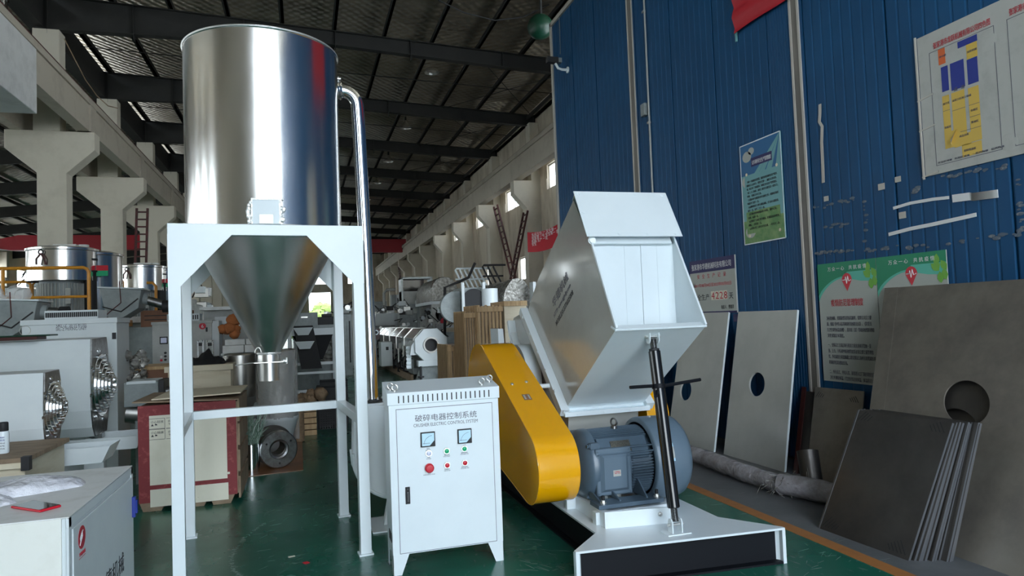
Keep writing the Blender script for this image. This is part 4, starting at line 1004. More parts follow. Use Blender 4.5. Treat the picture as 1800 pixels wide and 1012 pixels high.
MB().cyl((XP-.016, pa.y-.03, 7.4), (XP-.016, pb.y, .3), .014, n=12).build('pipe', 'mach3', t)
j = at(1136, 193, x=XP); MB().box(XP-.06, XP, j.y-.05, j.y+.07, j.z-.09, j.z+.09).build('junction_box', 'mach2', t, .006)
for z in (1.9, 3.2, 4.35, 6): MB().box(XP-.034, XP, pb.y-.03, pb.y+.03, z, z+.03).build('pipe_clip', 'zinc', t)

# torn tape and paper scraps left on the wall
def strip_on(pts, wd, lab, nm='tape_strip', m_='inkwhite'):
    b = MB(); P_ = [at(u, v, x=XP-.004) for u, v in pts]
    for p, q_ in zip(P_[:-1], P_[1:]): b.beam(p, q_, .004, wd, (1, 0, 0)) if 0 else b.hexa([p+V((0, 0, -wd/2)), q_+V((0, 0, -wd/2)), q_+V((.004, 0, -wd/2)), p+V((.004, 0, -wd/2)), p+V((-.002, 0, wd/2)), q_+V((-.002, 0, wd/2)), q_+V((.004, 0, wd/2)), p+V((.004, 0, wd/2))])
    return tag(b.build(nm, m_), lab, 'tape')
strip_on([(1570, 366), (1600, 357), (1640, 350), (1668, 347)], .025, 'upper thin white tape remnant running up to a torn foam piece')
strip_on([(1674, 349), (1704, 345), (1710, 346), (1754, 340)], .06, 'torn white foam piece at the end of the upper tape', 'foam_scrap')
strip_on([(1562, 412), (1600, 402), (1640, 394), (1690, 383), (1716, 377)], .03, 'lower long white tape remnant below the plan board')
b = MB()
P_ = [at(u, v, x=XP-.006) for u, v in ((1441, 183), (1441, 200), (1440, 214), (1445, 222), (1444, 250), (1446, 290), (1447, 321))]
for p, q_ in zip(P_[:-1], P_[1:]): b.hexa([p+V((0, -.018, 0)), p+V((0, .018, 0)), p+V((.004, .018, 0)), p+V((.004, -.018, 0)), q_+V((0, -.018, 0)), q_+V((0, .018, 0)), q_+V((.004, .018, 0)), q_+V((.004, -.018, 0))])
tag(b.build('tape_strip', 'trim'), 'upright peeling pale tape strip right of the steel post', 'tape')
for i, (u, v, s) in enumerate(((1549, 328, .035), (1578, 315, .03), (1586, 378, .035), (1452, 349, .03))):
    p = at(u, v, x=XP-.003); o = MB().box(p.x, p.x+.004, p.y-s, p.y+s, p.z-s*.8, p.z+s*.8).build('paper_scrap', 'trim')
    tag(o, ['cream paper scrap left of the plan board', 'small pale scrap nearest the plan board corner', 'pale scrap between the two white tape remnants', 'pale scrap under the upright peeling tape'][i], 'scrap')
gl = random.Random(9); b = MB()      # old glue marks: low crusty relief
for (u0, v0, u1, v1, n) in ((1437, 445, 1510, 440, 26), (1433, 365, 1512, 348, 16), (1448, 400, 1495, 392, 12), (1520, 345, 1523, 445, 12), (1655, 312, 1780, 290, 24), (1790, 305, 1795, 410, 16), (1590, 436, 1700, 425, 10), (1720, 418, 1795, 412, 10), (1525, 440, 1580, 434, 10), (1600, 338, 1620, 330, 6)):
    for i in range(n):
        k = gl.random(); p = at(u0+(u1-u0)*k+gl.uniform(-3, 3), v0+(v1-v0)*k+gl.uniform(-3, 3), x=XP)
        r = gl.uniform(.006, .022); b.sphere(p, r, 7, 4, (.12, 1.6, .7))
for o in (b.build('glue_residue', mat('old_glue', (.10, .13, .17), .7, col2=(.28, .28, .28), scale=40, mix=(.5, .7))),): tag(o, 'crusty grey glue residue scattered on the blue wall', 'residue', kind='stuff')

# ------------------------------------------------------------------ leaning sheets
def lean(name, bl, br, tr, tl, th, m_, lab, hole=None, ns=40, cat='panel'):
    """sheet leaning on the wall from its four corners; hole=(fraction across, fraction up, radius)"""
    bl, br, tr, tl = map(V, (bl, br, tr, tl)); t = thing(name, (bl+br)/2, lab, cat)
    ex = (br-bl); W_ = ex.length; ey = (tl-bl); H_ = ey.length
    n = ex.normalized().cross(ey.normalized()).normalized()*th
    if hole: b = MB().holed(bl, ex, ey, W_, H_, hole[0]*W_, hole[1]*H_, hole[2], hole[2], -th, ns)
    else: b = MB().hexa([bl, br, br-n, bl-n, tl, tr, tr-n, tl-n])
    b.build('sheet', m_, t, .001, smooth=30)
    return t, bl, ex.normalized(), ey.normalized(), W_, H_, n
def slots(t, o, ex, ey, n, W_, H_, cx, cy, sx, sy, cnt=4, L=.075):
    """diagonal cut slots near a corner"""
    for i in range(cnt):
        p = o+ex*(cx*W_+sx*(.008+.028*i))+ey*(cy*H_+sy*.008); ll = L*(1-.14*i)
        q = p+ex*sx*ll*.55+ey*sy*ll*.9
        if True: q = p+ex*(-sx)*0+ex*sx*ll*.6+ey*sy*ll*.8
        d = (q-p).normalized(); s_ = d.cross(n.normalized())*.0024
        nn2 = n.normalized()*.0012
        MB().hexa([p-s_, p+s_, q+s_, q-s_, p-s_+nn2, p+s_+nn2, q+s_+nn2, q-s_+nn2]).build('cut_slot', 'blackmat', t)
for nm, y0, yt, lab, hc in (('', 6.655, 6.88, 'glossy off-white panel with round hole leaning in front of the blue wall, nearer one', .585),
                            ('', 7.80, 8.09, 'glossy off-white panel with round hole partly behind the crusher hopper', .50)):
    w_ = .985 if y0 < 7 else 1.0
    xb = 4.415 if y0 < 7 else 4.37
    t, o, ex, ey, W_, H_, n = lean('gloss_sheet', (xb, y0, 0), (xb+.012, y0-w_, 0), (4.86, yt-w_, 1.56), (4.86, yt, 1.57), .022, 'white_gloss', lab,
                                   (.46 if y0 < 7 else .28, .50 if y0 < 7 else .385, .13 if y0 < 7 else .125))
    n1_ = n.normalized()
    MB().hexa([o+ex*W_, o+ex*(W_+.004), o+ex*(W_+.004)-n, o+ex*W_-n, o+ex*W_+ey*H_, o+ex*(W_+.004)+ey*H_, o+ex*(W_+.004)+ey*H_-n, o+ex*W_+ey*H_-n]).build('edge', 'white', t)
# dark strips between the panels
for i, (y, w_, z, m_, lab) in enumerate(((6.70, .10, .80, 'blackmat', 'narrow black plank in the gap between the two off-white panels'), (5.62, .06, .78, 'kraftdark', 'narrow dark red strip behind the nearer off-white panel edge'), (5.60, .17, .74, 'sheet', 'short dark steel strip left of the slotted sheet'))):
    x0 = 4.47+.02*i
    t, *_ = lean('steel_strip', (x0, y+.0, 0), (x0, y-w_, 0), (4.88, y+.28-w_, z), (4.88, y+.28, z), .01, m_, lab, cat='strip')
# slotted sheet near the post
t, o, ex, ey, W_, H_, n = lean('slotted_sheet', (4.52, 5.47, 0), (4.50, 4.86, 0), (4.83, 5.03, .815), (4.84, 5.66, .80), .012, 'sheet2', 'brownish slotted steel sheet leaning below the green notice', cat='sheet')
n = -n if n.x > 0 else n
slots(t, o, ex, ey, n, W_, H_, .03, .88, 1, 1, 4, .07); slots(t, o, ex, ey, n, W_, H_, .97, .88, -1, 1, 4, .07)
# large sheets with a round hole
big = [((3.87, 4.18, 0), (3.87, 1.90, 0), (4.86, 2.47, 1.735), (4.86, 4.755, 1.735))]
HB = (.36, .515)
t, o, ex, ey, W_, H_, n = lean('large_steel_sheet', *big[0], .010, 'sheet2', 'huge brown steel sheet with round hole leaning on the right', (HB[0], HB[1], .172), 48, 'sheet')
n1_ = n.normalized(); n1_ = -n1_ if n1_.x > 0 else n1_
MB().hexa([o+n1_*.002, o+ex*.14+n1_*.002, o+ex*.14+n1_*.0005, o+n1_*.0005, o+ey*H_+n1_*.002, o+ex*.14+ey*H_+n1_*.002, o+ex*.14+ey*H_+n1_*.0005, o+ey*H_+n1_*.0005]).build('edge_fold', 'sheet2', t)
t2, *_ = lean('large_steel_sheet', (3.92, 4.10, 0), (3.92, 1.9, 0), (4.88, 2.47, 1.66), (4.88, 4.72, 1.66), .010, 'sheet', 'dark steel sheet seen through the hole of the huge brown sheet', (.30, .42, .172), 48, 'sheet')
lean('large_steel_sheet', (3.98, 4.02, 0), (3.98, 1.9, 0), (4.885, 2.47, 1.60), (4.885, 4.62, 1.60), .006, 'sheet', 'rearmost dark steel sheet, only glimpsed at the bottom of the round hole', None, 40, 'sheet')  # backing sheet added only so the hole shows black instead of the blue wall
# stack of slotted square plates
offs = [(0, 0), (.030, -.015), (.050, -.030), (.066, -.030), (.084, -.042), (.118, -.062), (.134, -.066), (.172, -.060), (.190, -.100), (.206, -.108), (.224, -.104)]
ords = ['front', 'second', 'third', 'fourth', 'fifth', 'sixth', 'seventh', 'eighth', 'ninth', 'tenth', 'rearmost']
for i, (dx, dy) in enumerate(offs):
    bl = (3.515+dx, 4.165+dy, 0); br = (3.550+dx, 3.425+dy, 0)
    lx = .36-.012*i
    tr = (3.550+dx+lx+.015, 3.380+dy, .826+.004*(i % 3)); tl = (3.515+dx+lx+.015, 4.12+dy, .826+.004*(i % 3))
    t, o, ex, ey, W_, H_, n = lean('square_plate', bl, br, tr, tl, .007, 'sheet', '%s dark slotted plate of the leaning stack, counted from the viewer' % ords[i], cat='plate')
    t['group'] = 'dark slotted plates in the leaning stack'
    n1_ = n.normalized(); n1_ = -n1_ if n1_.x > 0 else n1_
    MB().hexa([o+n1_*.001, o+ex*.016+n1_*.003, o+ex*.016-n1_*.002, o-n1_*.016, o+ey*H_+n1_*.001, o+ex*.016+ey*H_+n1_*.003, o+ex*.016+ey*H_-n1_*.002, o+ey*H_-n1_*.016]).build('folded_edge', 'edge', t)
    r_ = o+ex*W_; MB().hexa([r_, r_+ex*.003, r_+ex*.003-n1_*.014, r_-n1_*.014, r_+ey*H_, r_+ex*.003+ey*H_, r_+ex*.003+ey*H_-n1_*.014, r_+ey*H_-n1_*.014]).build('folded_edge', 'edge', t)
    if i in (0, 1):
        for cx, cy, sx_, sy_ in ((.03, .91, 1, 1), (.97, .91, -1, 1), (.03, .02, 1, 1), (.97, .02, -1, 1)):
            slots(t, o, ex, ey, n1_, W_, H_, cx, cy if cy > .5 else .02, sx_, 1, 4 if cy > .5 else 5, .085 if cy > .5 else .10)
# maroon board beyond the crusher, lower dark gap
t, *_ = lean('dark_board', (4.30, 9.6, 0), (4.34, 8.35, 0), (4.84, 8.5, 1.08), (4.84, 9.7, 1.10), .02, 'kraftdark', 'dark maroon board leaning on the wall beyond the screw strut', cat='board')
# film-wrapped tube lying on the grey floor strip
pts = [V((3.96, 7.15, .09)), V((3.90, 6.3, .09)), V((3.86, 5.5, .088)), V((3.87, 4.98, .085))]; rr = random.Random(2)
P2 = []; rs = []
for i in range(40):
    k = i/39*3; j = min(int(k), 2); p = pts[j].lerp(pts[j+1], k-j); P2.append(p+V((0, 0, rr.uniform(-.003, .004)))); rs.append(.078+rr.uniform(-.006, .006))
t = thing('wrapped_tube', (3.87, 5.9, 0), 'long film-wrapped tube lying on the grey floor along the blue wall', 'tube')
MB().tube(P2, rs, 20).build('tube', 'filmdark', t, smooth=60)
b = MB()
for i in range(34):
    a_ = rr.uniform(0, 2*PI); p = V((3.87+rr.uniform(-.06, .06), 4.98+rr.uniform(-.05, .14), .085+rr.uniform(-.06, .08))); q_ = p+V((rr.uniform(-.16, .06), rr.uniform(-.16, .04), rr.uniform(-.08, .08))); q_.z = max(q_.z, .01); mid = (p+q_)/2+V((rr.uniform(-.03, .03), rr.uniform(-.03, .03), rr.uniform(-.01, .04)))
    b.tube([p, mid, q_], .0022, 4)
b.build('frayed_fibres', 'film', t, kind='stuff')
t = thing('cut_pipe', (4.02, 4.78, 0), 'dark film-covered pipe stub propped at the end of the wrapped tube', 'pipe')
MB().lathe([(.082, 0), (.085, .16), (.088, .335), (.080, .335), (.076, .16), (.07, 0.01), (0, .008)], (4.03, 4.80, .055), V((.14, .30, .84)), 32).build('pipe', 'sheet', t, smooth=60)
MB().tube([(3.86, 5.0, .10), (3.92, 4.85, .10), (4.0, 4.68, .09), (4.05, 4.5, .085)], [.085, .09, .095, .08], 16).build('film_sleeve', 'filmdark', t, smooth=60)
b = MB()
for i in range(26):
    p = V((4.03, 4.80, .05))+V((.14, .30, .84))*rr.uniform(.0, .33)+V((rr.uniform(-.09, -.03), rr.uniform(-.09, .02), 0)); b.tube([p, p+V((rr.uniform(-.05, .05), rr.uniform(-.05, .03), rr.uniform(-.12, .02)))], .0018, 4)
b.build('loose_fibres', 'film', t, kind='stuff')
# crumpled film by the second panel foot
b = MB()
for i in range(14): b.sphere((4.02+rr.uniform(-.08, .08), 7.32+rr.uniform(-.12, .12), rr.uniform(.03, .13)), rr.uniform(.03, .06), 8, 6)
tag(b.jitter(.012).build('crumpled_film', 'film'), 'crumpled clear film at the far end of the wrapped tube', 'film')
# green enamel siren behind the wall's far end
c = at(958, 40, x=5.4); t = thing('warning_horn', c, 'dark green round horn lamp peeping past the top corner of blue wall', 'lamp')
MB().lathe([(0, 0), (.26, .02), (.30, .10), (.26, .22), (.10, .30), (0, .32)], (c.x, c.y+.3, c.z), (-.5, -1, -.1), 32).build('shade', 'bulbgreen', t, smooth=60)
MB().tube([(c.x, c.y+.25, c.z+.2), (c.x+.02, c.y+.28, c.z+1.0)], .03).build('stem', 'roofsteel', t)
# ================================================================== LEFT FOREGROUND
t = thing('steel_cabinet', (-1.8, 4.07, 0), 'low grey-white steel cabinet in the left foreground with a red round emblem', 'cabinet')
X0, X1, Y0, Y1, ZT = -2.75, -1.012, 3.494, 4.66, .80
MB().box(X0+.01, X1-.006, Y0+.01, Y1-.01, .03, ZT-.006).build('body', 'mach', t)
MB().box(X0, X1, Y0, Y1, ZT-.006, ZT).build('top_sheet', 'white_old', t, .002)
MB().box(X0, X1-.03, Y0, Y0+.012, .03, ZT-.006).build('front_panel', 'ivory', t, .003)
MB().box(X1-.012, X1, Y0, Y0+.035, 0, ZT-.006).box(X1-.012, X1, Y1-.035, Y1, 0, ZT-.006).box(X1-.012, X1, Y0, Y1, ZT-.05, ZT-.006).box(X1-.012, X1, Y0, Y1, 0, .05).build('side_frame', 'mach', t, .002)
d = MB().box(X1-.004, X1+.004, Y0+.045, Y1-.045, .06, ZT-.065).build('door', 'mach', t, .002)
MB().box(X1+.003, X1+.022, Y1-.05, Y1-.02, .50, .62).cyl((X1+.02, Y1-.03, .52), (X1+.02, Y1-.03, .60), .012).build('latch', 'mblue', d, .003)
ec = V((X1+.0045, 3.655, .665))
e = MB().cyl(ec, ec+V((.0012, 0, 0)), .052, n=36).build('emblem', 'inkred', d)
for i in range(4):
    MB().tube([ec+V((.0018, y*.001, z*.001)) for y, z in [((-34+9*i), -30+8*i), (-22+9*i, -14+7*i), (-30+9*i, 2+8*i), (-14+9*i, 14+5*i)]], .0022, 5).build('emblem_line', 'mach', e)
text('华德机械', .020, (X1+.005, 3.615, .585), (0, 1, 0), RZ, 'inkred', d, width=.09)
MB().tube([(X1+.005, 3.61, .575), (X1+.005, 3.705, .575)], .001, 4).build('underline', 'inkred', d)
text('华德机械', .12, (X1+.005, 3.90, .27), (0, 1, 0), RZ, 'inkdark', d, width=.50)
text('www.zjghdjx.com', .04, (X1+.005, 4.02, .20), (0, 1, 0), RZ, 'inkdark', d, width=.40)
# mobile phone with a red case, screen up
a = [V((-1.335, 3.785, ZT)), V((-1.165, 3.625, ZT)), V((-1.10, 3.70, ZT)), V((-1.270, 3.865, ZT))]
t = thing('mobile_phone', (-1.22, 3.745, ZT), 'mobile phone in a red case lying on the foreground cabinet', 'phone')
cx_ = sum(a, V())/4
sh = lambda k, z: [cx_+(p-cx_)*k+V((0, 0, z)) for p in a]
MB().hexa(sh(1, .001)+sh(1, .013)).build('case', 'red', t, .006)
MB().hexa(sh(.93, .0125)+sh(.93, .0142)).build('screen', 'darkglass', t, .001)
rr = random.Random(5)
def bag(name, cx, cy, lx, ly, h, ang, lab):
    b = MB(); n, m_ = 30, 16; vs = []
    for j in range(m_+1):
        for i in range(n+1):
            u, v = i/n*2-1, j/m_*2-1
            e_ = max(0, (1-abs(u)**3))*max(0, (1-abs(v)**3)); z = h*e_**.6*(1+.22*math.sin(5*u+2*v)*math.cos(3*v-u))+rr.uniform(-.003, .003)*(e_ > .02)
            x, y = u*lx*(1-.10*v*v), v*ly*(1-.14*u*u)
            c_, s_ = math.cos(ang), math.sin(ang); vs.append((cx+x*c_-y*s_, cy+x*s_+y*c_, ZT+.002+max(z, 0)))
    k = len(vs); vs += [(x, y, ZT+.001) for x, y, z in vs]
    fs = []
    for j in range(m_):
        for i in range(n):
            q = j*(n+1)+i; fs += [(q, q+1, q+n+2, q+n+1), (k+q, k+q+n+1, k+q+n+2, k+q+1)]
    edge = [i for i in range(n+1)]+[j*(n+1)+n for j in range(1, m_+1)]+[m_*(n+1)+i for i in range(n-1, -1, -1)]+[j*(n+1) for j in range(m_-1, 0, -1)]
    for q, p in zip(edge, edge[1:]+edge[:1]): fs.append((q, k+q, k+p, p))
    return tag(b.add(vs, fs).build(name, 'bag', smooth=80), lab, 'bag')
bag('plastic_bag', -1.44, 4.17, .30, .15, .055, R_(22), 'flat white plastic bag lying behind the phone on the cabinet')
bag('plastic_bag', -1.53, 3.89, .16, .13, .045, R_(40), 'white plastic bag at the photo edge left of the phone')

# small plywood crate with a spray can on it
t = thing('plywood_box', (-1.95, 5.35, 0), 'small plywood crate with metal corners behind the foreground cabinet', 'crate')
MB().box(-2.35, -1.69, 5.02, 5.75, .10, .82).build('side', 'ply', t, .003)
MB().box(-2.38, -1.665, 4.99, 5.78, .82, .85).build('lid', 'wooddark', t, .003)
MB().box(-2.38, -1.66, 4.985, 5.0, .785, .82).build('batten', 'ply', t, .002)
MB().box(-1.70, -1.655, 4.98, 5.03, .77, .855).build('corner_clip', 'blackmat', t)
for x in (-2.3, -1.78): MB().box(x, x+.08, 5.02, 5.75, 0, .10).build('skid', 'pine', t)
q = at(6, 803, y=5.25); t = thing('spray_can', (q.x, q.y, .85), 'white spray can with black cap on the small plywood crate', 'can')
MB().lathe([(0, 0), (.030, 0), (.033, .006), (.033, .13), (.026, .145)], (q.x, q.y, .85), n=28).build('can_body', 'white', t)
MB().lathe([(.027, .142), (.029, .145), (.028, .195), (.024, .20), (0, .20)], (q.x, q.y, .85), n=28).build('cap', 'blackmat', t)
for i in range(5): text(['DETERGENT', '清洗剂', '500ml', 'SAFE', 'CAUTION'][i], .014, (q.x-.022, q.y-.0335, .95-.018*i), (1, 0, 0), RZ, 'mblue' if i < 2 else 'ink', t, width=.04)

# ------------------------------------------------------------------ two extruder die heads (axes along x)
def die_head(cx, cy, cz, R0, hp, L, lab, tray):
    """stepped round die on a faceted body; cx = plane of the end plate, hp = half height of the plate"""
    t = thing('extruder_head', (cx-.5, cy, 0), lab, 'extruder')
    w_ = hp*.62
    octo = [(cy-w_, cz-hp*.62), (cy-w_*.80, cz-hp*.86), (cy-w_*.35, cz-hp), (cy+w_*.6, cz-hp), (cy+w_, cz-hp*.6), (cy+w_, cz+hp*.7), (cy+w_*.75, cz+hp), (cy-w_*.8, cz+hp), (cy-w_, cz+hp*.7)]
    octo = [(cy-w_, cz-hp*.45), (cy-w_*.86, cz-hp*.80), (cy-w_*.60, cz-hp), (cy+w_*.7, cz-hp), (cy+w_, cz-hp*.6), (cy+w_, cz+hp*.7), (cy+w_*.8, cz+hp), (cy-w_*.94, cz+hp*.97), (cy-w_, cz+hp*.40)]
    MB().prism(octo, 'x', cx-L, cx-.012).build('housing', 'mach', t, .004, smooth=0)
    inner = [(cy+(a-cy)*.995, cz+(b-cz)*.995) for a, b in octo]
    MB().prism(inner, 'x', cx-.012, cx).build('end_plate', 'castiron', t, .002, smooth=0)
    steps = 6; prof = []; x = 0.
    for i in range(steps):
        r = R0*(1-.135*i); prof += [(r, x), (r, x+R0*.055), (r-R0*.02, x+R0*.065), (r-R0*.03, x+R0*.065)]; x += R0*.065
    prof += [(R0*.22, x), (R0*.20, x-.03), (0, x-.03)]
    dd = MB().lathe(prof, (cx, cy, cz), (1, 0, 0), 64).build('die', 'chrome', t, smooth=30)
    for i in range(steps):
        r = R0*(1-.135*i)-R0*.065; nb = 8 if i < 4 else 6
        for k in range(nb):
            q = 2*PI*(k+.12*i)/nb; p = V((cx+R0*.065*(i+1)-.004, cy+r*math.cos(q), cz+r*math.sin(q)))
            if k*1. == int(k): MB().cyl(p, p+V((R0*.07, 0, 0)), R0*.022, n=8).build('die_bolt', 'zinc', dd)
    for k in range(8):
        q = 2*PI*k/8+.2; p = V((cx, cy+R0*1.12*math.cos(q), cz+R0*1.12*math.sin(q))); bolt(p, (1, 0, 0), R0*.04, R0*.05, 'chrome', t)
    # drip tray under the die
    y0, y1, zt = cy-w_*.8, cy+w_*.7, cz-hp-.01
    tr = MB().prism([(cx-.22, zt), (cx+tray, zt), (cx+tray-.06, zt-.12), (cx-.09, zt-.12)], 'y', y0-.03, y0-.022).prism([(cx-.22, zt), (cx+tray, zt), (cx+tray-.06, zt-.12), (cx-.09, zt-.12)], 'y', y1, y1+.008)
    tr.box(cx-.09, cx+tray-.06, y0-.03, y1+.008, zt-.122, zt-.115).hexa([(cx+tray-.06, y0-.03, zt-.12), (cx+tray-.055, y0-.03, zt-.12), (cx+tray-.055, y1+.008, zt-.12), (cx+tray-.06, y1+.008, zt-.12), (cx+tray-.006, y0-.03, zt), (cx+tray, y0-.03, zt), (cx+tray, y1+.008, zt), (cx+tray-.006, y1+.008, zt)])
    tr.build('drip_tray', 'mach', t, .002, smooth=0)
    MB().box(cx-.02, cx+.02, cy-.05, cy+.05, zt-.03, zt+.02).build('tray_lug', 'castiron', t, .003)
    # pedestal and legs
    MB().prism([(cy-w_*.4, 0), (cy+w_*.6, 0), (cy+w_*.6, cz-hp), (cy-w_*.4, cz-hp)], 'x', cx-L+.05, cx-L*.62).build('pedestal', 'mach2', t, .003)
    MB().prism([(cx-.16, 0), (cx+.05, 0), (cx+.02, cz-hp-.10), (cx-.12, cz-hp)], 'y', cy-.05, cy+.05).build('leg', 'mach', t, .004)
    MB().box(cx-.30, cx+.10, cy-.12, cy+.14, 0, .02).build('foot_plate', 'mach2', t)
    return t
c1 = at(103, 716, y=6.0); die_head(c1.x-.035, 6.0, c1.z, .205, .285, 1.1, 'smaller pale extruder head with stepped polished die, nearest the left foreground cabinet', .42)
c2 = at(187, 676, y=7.6); die_head(c2.x-.05, 7.6, c2.z, .305, .47, 1.8, 'larger pale extruder head with stepped polished die, behind the smaller one', .42)
# toolbox tray on the big head
q = at(36, 603, y=7.3); t = thing('tool_tray', (q.x, q.y, q.z), 'flat dark green and red tray lying on the larger extruder head', 'tray')
MB().box(q.x-.24, q.x+.16, 7.2, 7.45, c2.z+.47, c2.z+.50).build('tray', 'kraftdark', t, .004)
MB().box(q.x-.22, q.x+.26, 7.22, 7.43, c2.z+.50, c2.z+.515).build('lid', 'bulbgreen', t, .003)

# mixing unit cabinet behind the heads
def vent_hood(x0, x1, y, y1_, z0, z1, n, par):
    h = MB().box(x0, x1, y, y1_, z0, z1).build('vent_hood', 'mach', par, .003)
    for i in range(n): xx = x0+(x1-x0)*(i+.9)/(n+.8); MB().box(xx-.008, xx+.008, y-.002, y, z0+.02, z1-.02).build('vent_slot', 'blackmat', h)
Y = 8.4; a = at(38, 565, y=Y); b_ = at(205, 562, y=Y)
t = thing('mixing_unit', ((a.x+b_.x)/2, Y+.3, 0), 'tall pale control cabinet lettered as mixing unit, behind the extruder heads', 'cabinet')
MB().box(a.x, b_.x, Y, Y+.55, .08, a.z).build('body', 'mach', t, .006)
MB().box(a.x+.02, b_.x-.02, Y+.02, Y+.53, 0, .08).build('plinth', 'mach2', t)
MB().box(a.x-.012, b_.x+.008, Y-.012, Y+.56, a.z-.045, a.z+.012).build('top_cover', 'mach', t, .004)
p, q = at(75, 553, y=Y), at(170, 551, y=Y); vent_hood(p.x, q.x, Y+.05, Y+.4, a.z+.012, p.z+.04, 26, t)
p = at(98, 576, y=Y-.001); text('SRL-Z 混合机组', .068, (p.x, Y-.002, p.z), (1, 0, 0), RZ, 'ink', t, width=at(152, 576, y=Y).x-p.x)
p = at(98, 581.5, y=Y-.001); text('SRL-Z MIXING UNIT', .045, (p.x, Y-.002, p.z), (1, 0, 0), RZ, 'ink', t, width=at(152, 576, y=Y).x-p.x)
p = at(44, 581, y=Y); fr = MB().torus((p.x, Y, p.z), (0, 1, 0), .05, .003, 20, 6); fr.build('round_mark', 'zinc', t)
p = at(202, 590, y=Y); MB().box(p.x-.025, p.x+.012, Y-.012, Y, p.z-.035, p.z+.035).build('door_latch', 'blackmat', t)
p = at(107, 601, y=Y); MB().tube([(p.x-.18, Y-.012, p.z), (p.x+.18, Y-.012, p.z+.005)], .008).cyl((p.x+.18, Y-.02, p.z), (p.x+.18, Y, p.z), .02).build('handle', 'zinc', t)
p = at(165, 770, y=Y); text('380V\n50HZ\nNO.21\n55000', .055, (p.x-.06, Y-.002, p.z+.12), (1, 0, 0), RZ, 'ink', t)
p = at(171, 812, y=Y); MB().box(p.x-.05, p.x+.05, Y-.01, Y, p.z-.06, p.z+.07).build('socket_plate', 'blackmat', t)

# feeder hoppers with screw tubes standing on posts
def feeder(cx, cy, z0, s, lab, dirx, tube_to):
    t = thing('feeder_hopper', (cx, cy, 0), lab, 'hopper')
    MB().prism([(cx-.24*s, z0+.30*s), (cx+.26*s, z0+.27*s), (cx+.22*s, z0+.02*s), (cx-.03*s, z0-.14*s), (cx-.16*s, z0-.08*s)], 'y', cy-.22*s, cy+.22*s).build('hopper_body', 'mach2', t, .01, smooth=0)
    MB().prism([(cx-.26*s, z0+.30*s), (cx+.28*s, z0+.27*s), (cx+.28*s, z0+.29*s), (cx-.26*s, z0+.32*s)], 'y', cy-.24*s, cy+.24*s).build('rim', 'mach', t, .003)
    MB().tube([(cx+.20*s, cy, z0+.16*s), tube_to], .062*s, 20).build('screw_tube', 'castiron', t)
    p = V(tube_to); MB().cyl(p-V((.07*s, 0, 0)), p+V((.02, 0, 0)), .085*s, n=20).build('end_flange', 'blackmat', t)
    MB().cyl((cx+.24*s, cy, z0+.155*s), (cx+.30*s, cy, z0+.15*s), .085*s, n=20).build('inner_flange', 'mach2', t)
    MB().lathe([(.10*s, 0), (.13*s, .03*s), (.13*s, .06*s), (.10*s, .09*s)], (cx-.08*s, cy-.02, z0-.17*s), V((.5, -.3, .8)), 24).build('discharge_ring', 'steel_dull', t)
    MB().box(cx-.06, cx+.04, cy-.05, cy+.05, 0, z0-.1*s).build('post', 'mach2', t)
    MB().tube([(cx-.20*s, cy-.23*s, z0+.05*s), (cx+.02*s, cy-.25*s, z0-.02*s), (cx+.22*s, cy-.23*s, z0+.15*s)], .008, 6).build('cable', 'rubber', t)
    MB().tube([(cx+.0*s, cy-.23*s, z0+.38*s), (cx+.02*s, cy-.25*s, z0+.10*s), (cx-.12*s, cy-.23*s, z0-.02*s), (cx-.30*s, cy-.2*s, z0-.2*s)], .007, 6).build('red_hose', 'rust', t, label='red air hose')
    return t
c = at(20, 565, y=8.9); feeder(c.x-.02, 9.15, c.z-.05, 1.0, 'grey feeder hopper with screw tube at the left photo edge', 1, at(118, 551, y=9.2))
c = at(218, 538, y=10.4); feeder(c.x, 10.4, c.z-.06, 1.0, 'grey feeder hopper with screw tube between the two mixers', 1, at(296, 538, y=10.4))
p = at(14, 520, y=9.15); b = MB()
for i in range(7): b.sphere((p.x+rr.uniform(-.16, .2), 9.15+rr.uniform(-.1, .1), p.z+rr.uniform(-.08, .05)), rr.uniform(.05, .11), 9, 6)
tag(b.jitter(.012).build('plastic_film', 'film2'), 'crumpled translucent film on the leftmost feeder hopper', 'film')

